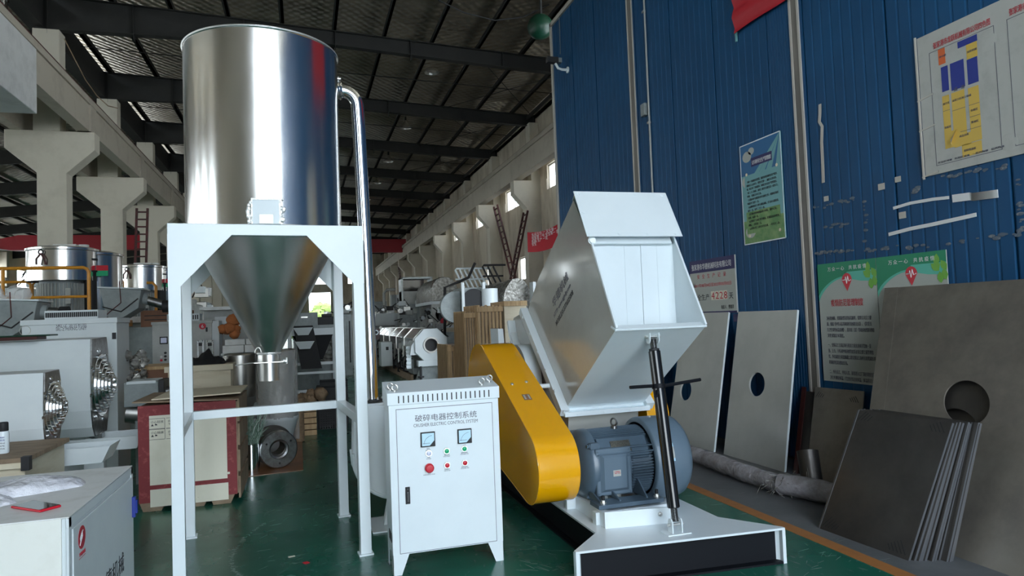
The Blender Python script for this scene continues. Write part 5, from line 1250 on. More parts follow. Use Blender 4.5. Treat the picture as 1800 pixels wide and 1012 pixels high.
# high-speed mixers
def mixer(cx, cy, lab):
    t = thing('mixer', (cx, cy, 0), lab, 'mixer')
    MB().lathe([(.42, 1.80), (.42, 2.80), (.44, 2.81), (.44, 2.84), (.30, 2.88), (0, 2.90)], (cx+.12, cy+.12, 0), n=48).build('tall_drum', 'steel', t, smooth=40)
    MB().lathe([(.46, 2.40), (.46, 2.84), (.475, 2.85), (.475, 2.88), (.42, 2.90), (0, 2.92)], (cx-.16, cy-.25, 0), n=48).build('mixing_drum', 'steel', t, smooth=40)
    b = MB(); b.cyl((cx-.16, cy-.25, 1.72), (cx-.16, cy-.25, 2.40), .30, n=40)
    m_ = b.build('drive_motor', 'mach2', t)
    for i in range(44):
        q = 2*PI*i/44
        if math.sin(q) > .35: continue
        u = V((math.cos(q), math.sin(q), 0)); c0 = V((cx-.16, cy-.25, 1.76))+u*.30; w2 = V((-u.y, u.x, 0))*.005
        MB().hexa([c0-w2, c0+w2, c0+w2+u*.04, c0-w2+u*.04]+[p_+V((0, 0, .60)) for p_ in (c0-w2, c0+w2, c0+w2+u*.04, c0-w2+u*.04)]).build('cooling_fin', 'mach3', m_, smooth=0)
    MB().box(cx-.02, cx+.05, cy-.66, cy-.60, 2.05, 2.28).build('terminal_box', 'mach3', t, .004)
    MB().cyl((cx+.22, cy-.34, 1.9), (cx+.22, cy-.34, 2.55), .085, n=24).build('air_cylinder', 'blackmat', t, .004)
    MB().cyl((cx+.22, cy-.34, 2.55), (cx+.22, cy-.34, 2.72), .072, n=24).build('cylinder_barrel', 'steel', t)
    for z in (2.54, 2.72): MB().cyl((cx+.22, cy-.34, z-.012), (cx+.22, cy-.34, z+.012), .10, n=24).build('cylinder_flange', 'blackmat', t)
    MB().tube([(cx+.25, cy-.43, 2.5), (cx+.33, cy-.44, 1.95)], .008, 6).build('hose', 'rubber', t)
    for s in (-1, 1): MB().tube([(cx-.30, cy-.72, 2.78), (cx-.30+s*.05, cy-.74, 2.70), (cx-.30+s*.055, cy-.72, 2.62)], .013, 8).build('lifting_sling', 'rust', t)
    MB().torus((cx-.30, cy-.72, 2.80), (0, 1, 0), .03, .009, 14).build('shackle', 'blackmat', t)
    MB().box(cx-.25, cx+.05, cy-.4, cy-.1, 2.90, 2.95).cyl((cx+.1, cy-.2, 2.9), (cx+.1, cy-.2, 2.96), .07).build('lid_fittings', 'white_old', t, .004)
    MB().box(cx+.30, cx+.46, cy-.35, cy-.335, 2.55, 2.63).build('warning_sign', 'red', t); MB().box(cx+.30, cx+.46, cy-.352, cy-.337, 2.47, 2.55).build('green_sign', 'green', t)
    for s in (-1, 1):
        MB().box(cx+.12+s*.34, cx+.18+s*.34, cy-.2, cy-.1, 0, 1.80).build('leg', 'rail', t)
    MB().box(cx-.4, cx+.6, cy-.3, cy+.5, 1.70, 1.80).build('base_frame', 'rail', t, .004)
    MB().box(cx-.40, cx-.30, cy-.35, cy-.2, 0, 1.74).build('leg', 'rail', t)
    return t
m1 = mixer(at(142, 500, y=12).x, 12.0, 'polished mixer with black cylinder and round lid, left of the feeder hopper')
x2 = at(268, 500, y=15.2).x; m2 = dup(m1, label='polished mixer partly hidden behind the white frame leg', loc=(x2, 15.2, .05)); m1['group'] = m2['group'] = 'high-speed mixers on the left'
m2.location.z = 0
# yellow cabinet block below mixer 1
def rails(cx0, cx1, y, z1, z0, mids, lab, posts):
    t = thing('guard_rail', ((cx0+cx1)/2, y, 0), lab, 'railing')
    MB().tube([(cx0, y, z1), (cx1-.06, y, z1), (cx1-.02, y, z1-.02), (cx1, y, z1-.06), (cx1, y, 0)], .022, 12).build('top_rail', 'rail', t, smooth=60)
    for z in mids: MB().tube([(cx0, y, z), (cx1, y, z)], .018, 10).build('mid_rail', 'rail', t)
    for x in posts: MB().tube([(x, y, 0), (x, y, z1)], .020, 10).build('post', 'rail', t)
    return t
a, b_ = at(0, 472, y=10), at(156, 473, y=10)
rails(a.x-.6, b_.x, 10, a.z, 0, [at(60, 523, y=10).z], 'orange guard rail in front of the left mixer', [a.x+.03])
a, b_ = at(0, 485, y=12.6), at(54, 495, y=12.6); rails(a.x-.5, b_.x, 12.6, b_.z, 0, [b_.z-.45], 'orange guard rail behind the front rail, ending left', [])
a, b_ = at(57, 494, y=13.4), at(85, 493, y=13.4)
t = thing('guard_rail', (a.x, 13.4, 0), 'short orange guard rail section just left of the left mixer', 'railing'); MB().tube([(a.x, 13.4, 0), (a.x, 13.4, a.z-.06), (a.x+.06, 13.4, a.z), (b_.x+.4, 13.4, a.z)], .02, 10).build('top_rail', 'rail', t, smooth=60)
MB().tube([(a.x, 13.4, a.z-.6), (b_.x+.4, 13.4, a.z-.6)], .02, 10).build('mid_rail', 'rail', t)
a = at(170, 488, y=13); t = thing('guard_rail', (at(192, 492, y=12.5).x, 13, 0), 'small orange rail hoop between the feeder hopper and right mixer', 'railing')
a, b_ = at(208, 490, y=13), at(216, 500, y=13); MB().tube([(a.x, 13, a.z), (b_.x-.03, 13, a.z), (b_.x, 13, a.z-.05), (b_.x, 13, 0)], .02, 10).build('rail', 'rail', t, smooth=60)
a, b_ = at(258, 497, y=13), at(274, 505, y=13); t = thing('guard_rail', (b_.x, 13, 0), 'orange rail hoop in front of the right mixer', 'railing')
MB().tube([(a.x, 13, a.z), (b_.x-.05, 13, a.z), (b_.x, 13, a.z-.06), (b_.x, 13, 0)], .024, 10).build('rail', 'rail', t, smooth=60)

# ------------------------------------------------------------------ red plywood crate and its neighbours
t = thing('red_crate', (-1.02, 7.3, 0), 'big red-edged plywood crate with cream panels behind the white frame', 'crate')
CX0, CX1, CY0, CY1 = -1.44, -.615, 6.85, 7.75
MB().box(CX0, CX1, CY0, CY1, .085, .93).build('carcass', 'wooddark', t, .004)
fr = MB().box(CX0, CX1-.01, CY0-.012, CY0, .08, .94).build('front_sheet', 'crate', t, .002)
def onf(u0, v0, u1, v1, m_, nm, off=.014, par=None):
    a = at(u0, v0, y=CY0-.012); c = at(u1, v1, y=CY0-.012)
    return MB().box(a.x, c.x, CY0-off, CY0-.010, c.z, a.z).build(nm, m_, par or fr)
pn = onf(262, 731, 400, 840, 'paper', 'cream_panel'); onf(264, 861, 402, 877, 'paper', 'cream_panel')
for i, (a0, a1, s) in enumerate(((.02, .15, '小心轻放\n▲ ⚑'), (.16, .29, '向上\n↑ ↑'))):
    x0 = at(262, 731, y=CY0).x; z0 = at(262, 735, y=CY0).z
    for k in range(2):
        for q0, q1, r0, r1 in ((a0, a1, -.005, -.008), (a0, a1, -.095, -.098)): MB().box(x0+q0-.02, x0+q1-.02, CY0-.0150, CY0-.0135, z0+r0-k*.095-.003, z0+r0-k*.095).build('stencil_line', 'inkdark', pn)
        text(s, .026, (x0+a0-.005, CY0-.0152, z0-.045-k*.095), (1, 0, 0), RZ, 'inkdark', pn)
    MB().box(x0+a1-.022, x0+a1-.019, CY0-.015, CY0-.0135, z0-.19, z0-.005).build('stencil_line', 'inkdark', pn)
for u, v in ((402, 831), (347, 875)):
    p = at(u, v, y=CY0-.014); MB().sphere(p, .012, 10, 6, (1, .3, 1)).build('glue_spot', 'paper', fr)
for x in (CX0+.05, CX0+.40, CX1-.20): MB().prism([(x-.05, .085), (x-.02, .0), (x+.13, .0), (x+.17, .085)], 'y', CY0, CY1).build('pallet_foot', 'wooddark', t, .003)
for z in (.12, .36, .60, .82): MB().box(CX1-.001, CX1+.018, CY0+.01, CY1, z-.08, z+.12).build('side_board', 'wooddark', t, .002)
for k, (x0, x1, y0, z, ang, lab) in enumerate(((CX0-.04, CX1+.02, CY0-.03, .955, 2, 'loose'), (CX0+.10, CX1+.03, CY0+.05, .985, -1.0, 'upper'))):
    MB().box(x0, x1, y0, CY1, z, z+.012).rot(R_(ang), ((x0+x1)/2, 7.2, z), 'Y').build('lid_board', 'ply' if k else 'wooddark', t, .001)
# light plywood crate behind, black cloth on it
p0, p1 = at(289, 645, y=8.6), at(410, 640, y=8.6)
t = thing('plywood_crate', ((p0.x+p1.x)/2, 9.0, 0), 'light plywood crate behind the red one, carrying a black cloth', 'crate')
MB().box(p0.x+.03, p1.x-.03, 8.62, 9.4, .10, p0.z-.06).build('side', 'ply', t, .003)
MB().box(p0.x, p1.x, 8.58, 9.42, p0.z-.065, p0.z).build('top_frame', 'pine' if 0 else 'ply', t, .003)
for x in (p0.x+.05, p1.x-.15): MB().box(x, x+.1, 8.62, 9.4, 0, .10).build('skid', 'pine', t)
zt = p0.z; a, b_ = at(332, 640, y=8.8), at(395, 636, y=8.8); cx = (a.x+b_.x)/2; hw = (b_.x-a.x)/2; b = MB(); n = 28; vs = []
for j in range(13):
    for i in range(n+1):
        u, v = i/n*2-1, j/12*2-1; h_ = .13*max(0, 1-abs(u)**1.7)**.7*max(0, 1-v*v)**.6*(1+.3*math.sin(7*u+1.5)+.15*math.sin(13*u+5*v)); vs.append((cx+u*hw+.01*math.sin(9*v), 8.82+v*.18, zt+.002+max(h_, 0)))
k = len(vs); vs += [(x, y, zt+.001) for x, y, z in vs]; fs = []
for j in range(12):
    for i in range(n): q = j*(n+1)+i; fs += [(q, q+1, q+n+2, q+n+1), (k+q, k+q+n+1, k+q+n+2, k+q+1)]
edge = list(range(n+1))+[j*(n+1)+n for j in range(1, 13)]+[12*(n+1)+i for i in range(n-1, -1, -1)]+[j*(n+1) for j in range(11, 0, -1)]
for q, p in zip(edge, edge[1:]+edge[:1]): fs.append((q, k+q, k+p, p))
tag(MB().add(vs, fs).build('black_cloth', 'cloth', smooth=70), 'heap of black cloth on the light plywood crate', 'cloth')
# brown carton, gearbox
p = at(243, 645, y=9.2); q = at(290, 640, y=9.2)
t = thing('brown_carton', ((p.x+q.x)/2, 9.4, 0), 'dark brown carton-clad crate left of the light plywood crate', 'carton')
MB().box(p.x, q.x+.05, 9.2, 9.9, .05, p.z-.04).build('carton', 'card', t, .004); MB().box(p.x-.03, q.x+.08, 9.16, 9.93, p.z-.04, p.z).build('lid', 'pine', t, .003)
MB().box(p.x+.02, q.x, 9.22, 9.88, 0, .05).build('skid', 'pine', t)
p = at(245, 688, y=8.15); t = thing('gearbox', (p.x, 8.2, 0), 'grey gearbox with round coupling beside the larger extruder head', 'gearbox')
a, b_, c = at(217, 673, y=8.1), at(278, 671, y=8.1), at(262, 705, y=8.1)
MB().box(a.x, b_.x, 8.1, 8.45, c.z-.05, a.z).build('case', 'mach2', t, .012); MB().box(a.x+.03, b_.x-.02, 8.08, 8.47, a.z-.02, a.z+.012).build('cover', 'mach', t, .004)
MB().box(b_.x, b_.x+.05, 8.12, 8.42, c.z+.03, a.z+.01).build('flange', 'blackmat', t, .003); MB().cyl((b_.x+.03, 8.27, c.z+.08), (b_.x+.25, 8.27, c.z+.08), .05, n=24).build('shaft', 'castiron', t)
MB().cyl((a.x, 8.26, c.z-.12), (b_.x-.1, 8.26, c.z-.16), .11, n=28).build('roller', 'steel_dull', t)
MB().box(a.x+.1, b_.x-.1, 8.12, 8.4, 0, c.z-.2).build('base', 'mach2', t)
# dark brown carton high behind (left of the frame leg)
a, b_ = at(247, 546, y=11.2), at(330, 543, y=11.2); c = at(247, 575, y=11.2)
t = thing('brown_box', (a.x+.3, 11.4, 0), 'wide dark brown box on a grey stand behind the left frame leg', 'box')
MB().box(a.x, b_.x, 11.2, 11.8, c.z, a.z).build('box', 'card', t, .005); MB().box(a.x-.3, b_.x+.2, 11.1, 11.9, 0, c.z).build('stand', 'mach2', t, .005)
for z in (.4, .65): MB().box(a.x+.05, b_.x-.1, 11.197, 11.2, c.z+(a.z-c.z)*z, c.z+(a.z-c.z)*z+.012).build('print_line', 'inkdark', t)
# control cabinet marked 6 plus lower panel cabinet
Y = 10.4; a, b_, c = at(267, 566, y=Y), at(372, 561, y=Y), at(372, 640, y=Y)
t = thing('control_cabinet', ((a.x+b_.x)/2, Y+.2, 0), 'grey control cabinet with a round red number six, seen through the frame', 'cabinet')
MB().box(a.x, b_.x, Y, Y+.4, 0, a.z).build('body', 'mach3', t, .005); MB().box(a.x-.01, b_.x+.01, Y-.01, Y+.41, a.z-.04, a.z).build('top_cover', 'mach3', t, .003)
MB().box(b_.x-.005, b_.x+.09, Y+.03, Y+.4, 0, b_.z-.02).build('side_cable_duct', 'mach', t, .003)
p, q = at(292, 556, y=Y), at(350, 556, y=Y); vent_hood(p.x, q.x, Y+.05, Y+.3, a.z, p.z+.03, 14, t)
p = at(356, 573, y=Y); e = MB().cyl((p.x, Y-.004, p.z), (p.x, Y, p.z), .045, n=28).build('number_disc', 'inkred', t); text('6', .07, (p.x, Y-.005, p.z-.025), (1, 0, 0), RZ, 'inkwhite', e, align='CENTER')
p = at(363, 579, y=Y); MB().box(p.x-.01, p.x+.014, Y-.012, Y, p.z-.03, p.z+.03).build('latch', 'blackmat', t)
p = at(288, 598, y=Y); s = MB().box(p.x-.05, p.x+.05, Y-.01, Y, p.z-.05, p.z+.05).build('display', 'darkglass', t); MB().box(p.x-.038, p.x+.038, Y-.012, Y-.009, p.z-.035, p.z+.035).build('screen', 'lens', s)
for u, v, m_ in ((284, 627, 'zinc'), (284, 633, 'red'), (291, 620, 'blackmat'), (291, 626, 'blackmat'), (291, 632, 'blackmat')):
    p = at(u, v, y=Y); MB().cyl((p.x, Y-.02, p.z), (p.x, Y, p.z), .016, n=14).build('push_button', m_, t)
# pneumatic cylinders standing before it
for i, (u0, u1, lab) in enumerate(((331, 339, 'valve frame with silver uprights left of its twin before cabinet six'), (347, 357, 'valve frame with silver uprights nearest the cabinet cable duct'), )):
    u0, u1 = (348, 357) if i == 0 else (364, 374); a, b_ = at(u0, 598, y=9.8), at(u1, 598, y=9.8); c = at(u0, 624, y=9.8)
    t = thing('valve_frame', (a.x, 9.8, 1.15), lab, 'valve', 'silver valve frames'); 
    for x in (a.x, b_.x): MB().box(x-.009, x+.009, 9.78, 9.82, 0, a.z).build('upright', 'chrome', t)
    MB().box(a.x, b_.x, 9.78, 9.82, a.z-.02, a.z).build('top_bar', 'chrome', t); MB().box(a.x+.01, b_.x-.01, 9.785, 9.815, a.z-.075, a.z-.035).build('valve_block', 'blackmat', t)
# white cartons
a, b_, c = at(395, 597, y=9.7), at(455, 594, y=9.7), at(395, 621, y=9.7)
for i, (x0, x1, z0, z1, lab) in enumerate(((a.x-.03, (a.x+b_.x)/2+.02, c.z, c.z+.10, 'white carton, lower left of the four beside the cone'), ((a.x+b_.x)/2+.03, b_.x+.1, c.z, c.z+.10, 'white carton, lower right of the four beside the cone'),
                                           (a.x, (a.x+b_.x)/2+.04, c.z+.102, a.z, 'white carton, upper left of the four beside the cone'), ((a.x+b_.x)/2+.05, b_.x+.1, c.z+.102, a.z, 'white carton, upper right of the four beside the cone'))):
    tag(MB().box(x0, x1, 9.7, 10.0, z0+.001, z1).build('white_carton', 'white_old', bevel=.004), lab, 'carton', 'white cartons beside the cone')
t = thing('steel_table', ((a.x+b_.x)/2, 9.85, 0), 'low steel table carrying the white cartons', 'table'); MB().box(a.x-.05, b_.x+.15, 9.66, 10.05, c.z-.03, c.z).build('table_top', 'mach', t, .003)
for x in (a.x-.03, b_.x+.10):
    for y in (9.68, 10.0): MB().box(x, x+.03, y, y+.03, 0, c.z-.03).build('leg', 'mach2', t)
# wrapped hopper dryer: film-wrapped drums on a white cone
t = thing('wrapped_dryer', (-.5, 9.0, 0), 'film-wrapped round dryer drum with a white cone, under the tank outlet', 'dryer')
a, b_ = at(405, 622, y=9), at(440, 622, y=9); c = at(441, 690, y=9)
MB().lathe([(.17, c.z-.05), (.19, c.z), (.19, a.z-.02), (.17, a.z)], ((a.x+b_.x)/2-.02, 9.1, 0), n=40).build('side_drum', 'steel_dull', t)
a, b_ = at(450, 618, y=9), at(521, 617, y=9); c = at(488, 735, y=9); cx = (a.x+b_.x)/2; r_ = (b_.x-a.x)/2; e = at(486, 798, y=9)
MB().lathe([(r_, c.z), (r_, a.z), (r_*.9, a.z+.02), (0, a.z+.02)], (cx, 9, 0), n=40).build('drum', 'film', t, smooth=60)
MB().lathe([(r_*1.04, c.z+.03), (r_*1.04, c.z-.005), (r_, c.z-.02), (r_*.45, e.z), (r_*.3, e.z-.03), (0, e.z-.03)], (cx, 9, 0), n=40).build('cone', 'mach', t)
MB().lathe([(r_*1.03, c.z+.02), (r_*1.06, (c.z+a.z)/2), (r_*1.03, a.z)], (cx, 9, 0), n=28).jitter(.006).build('wrap_film', 'film2', t)
for s in (-1, .3): MB().box(cx+s*r_*.95-.015, cx+s*r_*.95+.015, 9.08, 9.12, 0, c.z).build('leg', 'mach2', t)
p = at(462, 722, y=8.85); MB().lathe([(.10, 0), (.10, .14), (.06, .16), (0, .16)], (p.x-.10, 8.95, p.z), (1, -.2, -.1), 28).build('blower_motor', 'mach2', t)
# green strapping in a steel bucket
p = at(441, 826, z=0); t = thing('steel_bucket', (-.635, 8.2, 0), 'shiny steel bucket filled with green and white strapping', 'bucket')
MB().lathe([(0, 0), (.088, 0), (.092, .31), (.096, .315), (.086, .315), (.084, .02), (0, .02)], (-.60, 8.2, 0), n=36).build('bucket', 'chrome', t)
b = MB(); r2 = random.Random(8)
for i in range(90):
    q = V((-.60+r2.uniform(-.07, .07), 8.2+r2.uniform(-.07, .07), .28)); d = V((r2.uniform(-.09, .14), r2.uniform(-.10, .10), r2.uniform(.12, .40)))
    b.tube([q, q+d*.6+V((r2.uniform(-.04, .04), 0, .02)), q+d], .0045, 4)
b.build('strapping', 'leafplastic', t, kind='stuff')
# flanged steel roll standing on an orange-brown board
tag(MB().hexa([(-.70, 7.95, 0), (-.05, 8.02, 0), (-.07, 10.5, 0), (-.80, 10.4, 0), (-.70, 7.95, .006), (-.05, 8.02, .006), (-.07, 10.5, .006), (-.80, 10.4, .006)]).build('floor_board', 'orangefloor'), 'thin orange-brown board lying flat under the flanged steel roll', 'board')
p = at(489, 788, y=8.25); R0 = .21
t = thing('flanged_roll', (p.x, 8.4, .006), 'heavy steel flange with dark roll lying on the orange-brown board', 'flange')
d = V((.30, -.95, 0)).normalized(); zc = R0+.008; c = V((p.x, 8.26, zc))
MB().lathe([(.085, .01), (.105, .02), (.11, .035), (.20, .035), (.21, .025), (.21, -.02), (.20, -.03), (.085, -.03), (.085, .01)], c, d, 48).build('flange', 'castiron', t)
MB().lathe([(.085, -.03), (.195, -.03), (.195, -.20), (.225, -.20), (.225, -.25), (.085, -.25), (.085, -.03)], c+V((-.0, 0, .018)), d, 48).build('roll', 'sheet', t)
for k in range(3): q = k*2*PI/3+.5; a_ = d.cross(V((0, 0, 1))); pp = c+d*.036+a_*.155*math.cos(q)+V((0, 0, .155*math.sin(q))); MB().cyl(pp-d*.002, pp+d*.001, .012, n=12).build('bolt_hole', 'blackmat', t)
# film wrapped cardboard tube, sacks
p = at(524, 776, z=0); t = thing('cardboard_tube', (p.x, p.y, .006), 'brown cardboard tube wrapped in film standing behind the flange', 'tube')
MB().cyl((p.x+.02, p.y, .006), (p.x+.02, p.y, at(523, 700, y=p.y).z), .068, n=28).build('tube', 'sack', t); MB().cyl((p.x, p.y, .05), (p.x, p.y, .5), .073, n=14).jitter(.004).build('film', 'film2', t)
for i, (u, v, s, lab) in enumerate(((500, 700, .13, 'crumpled brown sack left of the cardboard tube'), (547, 697, .15, 'crumpled brown sack right of the cardboard tube'))):
    q = at(u, v, y=10.6); b = MB()
    for k in range(9): b.sphere((q.x+r2.uniform(-s, s), 10.6+r2.uniform(-.1, .1), q.z+r2.uniform(-.05, .05)), r2.uniform(.06, .10), 9, 6)
    o = tag(b.jitter(.018).build('brown_sack', 'sack', smooth=60), lab, 'sack')
q = at(500, 712, y=10.6); t = thing('timber_stack', (at(520, 740, y=10.8).x, 10.8, 0), 'low timber stack under the brown sacks', 'timber')
for i in range(5):
    zz0 = i*(q.z-.02)/5; 
    for x0, x1 in ((at(492, 720, y=10.6).x, at(520, 720, y=10.6).x), (at(532, 720, y=10.6).x, at(556, 720, y=10.6).x)): MB().box(x0-.05, x1, 10.5, 11.0, zz0, zz0+(q.z-.02)/5-.012).build('plank', 'pine', t, .003)
# perforated black crates
def perf(x, y, w_, d_, h_, lab):
    t = thing('mesh_crate', (x+w_/2, y+d_/2, 0), lab, 'crate')
    nx, nz = 12, 18; vs = []; b = MB()
    for i in range(nx+1): xx = x+w_*i/nx; b.box(xx-.008, xx+.008, y, y+.012, 0, h_)
    for k in range(nz+1): zz = h_*k/nz; b.box(x, x+w_, y+.001, y+.011, max(0, zz-.008), zz+.008)
    b.build('front_mesh', 'blackmat', t, smooth=0, kind='stuff')
    b = MB()
    for i in range(8): yy = y+d_*i/7; b.box(x+w_-.012, x+w_, yy-.008, yy+.008, 0, h_)
    for k in range(nz+1): zz = h_*k/nz; b.box(x+w_-.011, x+w_-.001, y, y+d_, max(0, zz-.008), zz+.008)
    b.build('side_mesh', 'blackmat', t, smooth=0, kind='stuff')
    MB().box(x, x+w_, y+d_-.01, y+d_, 0, h_).box(x, x+.012, y, y+d_, 0, h_).build('back_mesh', 'blackmat', t)
    MB().box(x-.01, x+w_+.01, y-.01, y+.02, h_-.02, h_+.01).build('rim', 'black', t, .004)
a, b_ = at(559, 755, z=0), at(608, 750, z=0); perf(a.x, a.y, b_.x-a.x+.02, .35, at(560, 680, y=a.y).z, 'black perforated crate standing behind the back right frame leg')
perf(a.x+.06, a.y+.42, b_.x-a.x, .35, at(566, 670, y=a.y+.42).z, 'black perforated crate just behind another one')
# white hopper stand with dark chute
Y = 11.6; x0, x1 = at(505, 576, y=Y).x, at(592, 576, y=Y).x; zt, zm = at(550, 577, y=Y).z, at(550, 638, y=Y).z
t = thing('conveyor_stand', ((x0+x1)/2, Y+.4, 0), 'white square-tube stand with dark hopper and belt chute, behind the cone', 'conveyor')
for x in (x0, x1-.05):
    for y in (Y, Y+.75): MB().box(x, x+.05, y, y+.05, 0, zt).build('leg', 'mach', t)
for z, h_ in ((zt-.11, .11), (zm-.03, .045), (at(550, 657, y=Y).z, .035), (at(550, 690, y=Y).z, .05), (at(550, 697, y=Y).z-.02, .03)): MB().box(x0, x1, Y-.005, Y+.045, z, z+h_).build('cross_bar', 'mach', t, .002)
z1 = zt-.10; xa, xb = x0+.06, x1-.06; xm = (xa+xb)/2
MB().add([(xa, Y+.06, z1), (xb, Y+.06, z1), (xb, Y+.70, z1), (xa, Y+.70, z1), (xm-.06, Y+.25, z1-.42), (xm+.16, Y+.25, z1-.42), (xm+.16, Y+.5, z1-.42), (xm-.06, Y+.5, z1-.42)],
         [(0, 4, 5, 1), (1, 5, 6, 2), (2, 6, 7, 3), (3, 7, 4, 0), (4, 7, 6, 5)]).build('hopper', 'rubber', t, smooth=0)
p0_, p1_ = at(527, 578, y=Y-.15), at(548, 648, y=Y-.1)
MB().hexa([(p0_.x-.14, Y-.02, p0_.z), (p0_.x+.16, Y-.02, p0_.z), (p0_.x+.16, Y+.05, p0_.z), (p0_.x-.14, Y+.05, p0_.z)][::1]+[(0, 0, 0)]*4) if 0 else None
MB().hexa([(p1_.x-.16, Y-.06, p1_.z), (p1_.x+.16, Y-.06, p1_.z), (p1_.x+.16, Y, p1_.z), (p1_.x-.16, Y, p1_.z), (p0_.x-.10, Y-.20, p0_.z+.05), (p0_.x+.20, Y-.20, p0_.z+.05), (p0_.x+.20, Y-.14, p0_.z+.05), (p0_.x-.10, Y-.14, p0_.z+.05)]).build('belt', 'rubber', t, .004)
for k, z in enumerate((p0_.z+.02, p0_.z-.20)):
    x = p0_.x+.05+k*.02; MB().hexa([(x-.08, Y-.23, z-.12), (x+.08, Y-.23, z-.12), (x+.08, Y-.20, z-.12), (x-.08, Y-.20, z-.12), (x-.15, Y-.27, z), (x+.15, Y-.27, z), (x+.15, Y-.22, z), (x-.15, Y-.22, z)]).build('flight', 'mach', t, .002)
p = at(578, 612, y=Y+.9); t = thing('fan_duct', (p.x, Y+.9, 0), 'round silver wrapped duct roll behind the conveyor stand', 'duct')
MB().lathe([(.05, 0), (.10, .03), (.13, .0), (.17, .03), (.20, 0), (.24, .02), (.26, -.02), (.24, -.15), (0, -.15)], (p.x, Y+.95, p.z), (.1, -1, 0), 36).build('duct_roll', 'film', t, smooth=60); MB().box(p.x-.1, p.x+.1, Y+1.0, Y+1.1, 0, p.z-.1).build('stand', 'mach2', t)
# grey transformer box behind, dark machine top
Y = 14; a, b_ = at(515, 550, y=Y), at(558, 546, y=Y); t = thing('steel_locker', (a.x, Y, 0), 'dull silver locker behind the cone, in front of the far doorway', 'locker')
MB().box(a.x, b_.x, Y, Y+.5, 0, a.z).build('body', 'mach2', t, .005); MB().box(a.x+.08, b_.x-.05, Y-.008, Y, .2, a.z-.08).build('door', 'mach2', t, .003); p = at(535, 556, y=Y); MB().box(p.x-.06, p.x+.06, Y-.02, Y-.008, p.z-.03, p.z).build('handle', 'steel_dull', t)
a, b_ = at(557, 557, y=15), at(592, 557, y=15); c = at(557, 571, y=15); t = thing('dark_engine', (a.x, 15, 0), 'dark block-shaped engine on a grey base before the far doorway', 'engine')
MB().box(a.x, b_.x, 15, 15.4, c.z, a.z).box(a.x+.1, b_.x-.1, 15.05, 15.3, a.z, a.z+.06).build('engine', 'blackmat', t, .01); MB().box(a.x-.2, b_.x+.1, 14.95, 15.5, 0, c.z).build('base', 'mach2', t)
# clutter seen between the machines on the left: orange foam, pale benches, timber rack
Y = 10.9; a, b_, c = at(376, 545, y=Y), at(470, 545, y=Y), at(376, 600, y=Y)
t = thing('control_desk', ((a.x+b_.x)/2, Y+.3, 0), 'pale control desk with recessed panels behind the white cartons', 'desk')
MB().box(a.x-.15, b_.x, Y+.1, Y+.5, 0, a.z).build('body', 'mach3', t, .005)
for u in (388, 412, 440): p = at(u, 568, y=Y+.1); MB().box(p.x-.08, p.x+.08, Y+.085, Y+.1, p.z-.12, p.z+.10).build('panel', 'mach', t, .003)
MB().box(a.x-.2, b_.x+.1, Y, Y+.55, a.z, a.z+.05).build('top', 'white_old', t, .003)
p = at(403, 578, y=10.3); b = MB()
for k in range(8): b.sphere((p.x+r2.uniform(-.10, .10), 10.3+r2.uniform(-.08, .08), p.z+r2.uniform(-.12, .12)), r2.uniform(.05, .09), 9, 6)
t = thing('foam_bundle', (p.x, 10.3, 0), 'orange foam bundle on a grey post above the white cartons', 'foam')
b.jitter(.012).build('foam', mat('orange_foam', (.48, .16, .05), .8, bump=.5, bscale=30), t, smooth=60); MB().box(p.x-.06, p.x+.06, 10.25, 10.37, 0, p.z-.1).build('post', 'mach2', t)
p = at(232, 640, y=8.9); b = MB()
for k in range(26): b.sphere((p.x+r2.uniform(-.14, .14), 8.9+r2.uniform(-.1, .1), p.z+r2.uniform(-.20, .12)), r2.uniform(.03, .06), 9, 6)
tag(b.jitter(.015).build('film_heap', 'film'), 'crumpled clear film heap over the gearbox', 'film')
# floor litter
p = at(538, 989, z=0); tag(MB().box(p.x-.018, p.x+.018, p.y-.02, p.y+.02, .0005, .003).rot(.5, p).build('paper_scrap', 'red'), 'tiny red paper scrap on the green floor', 'scrap')
p = at(512, 978, z=0); tag(MB().box(p.x-.02, p.x+.025, p.y-.012, p.y+.012, .0005, .002).rot(.2, p).build('paper_scrap', 'paper'), 'tiny pale paper scrap on the floor near the red one', 'scrap')

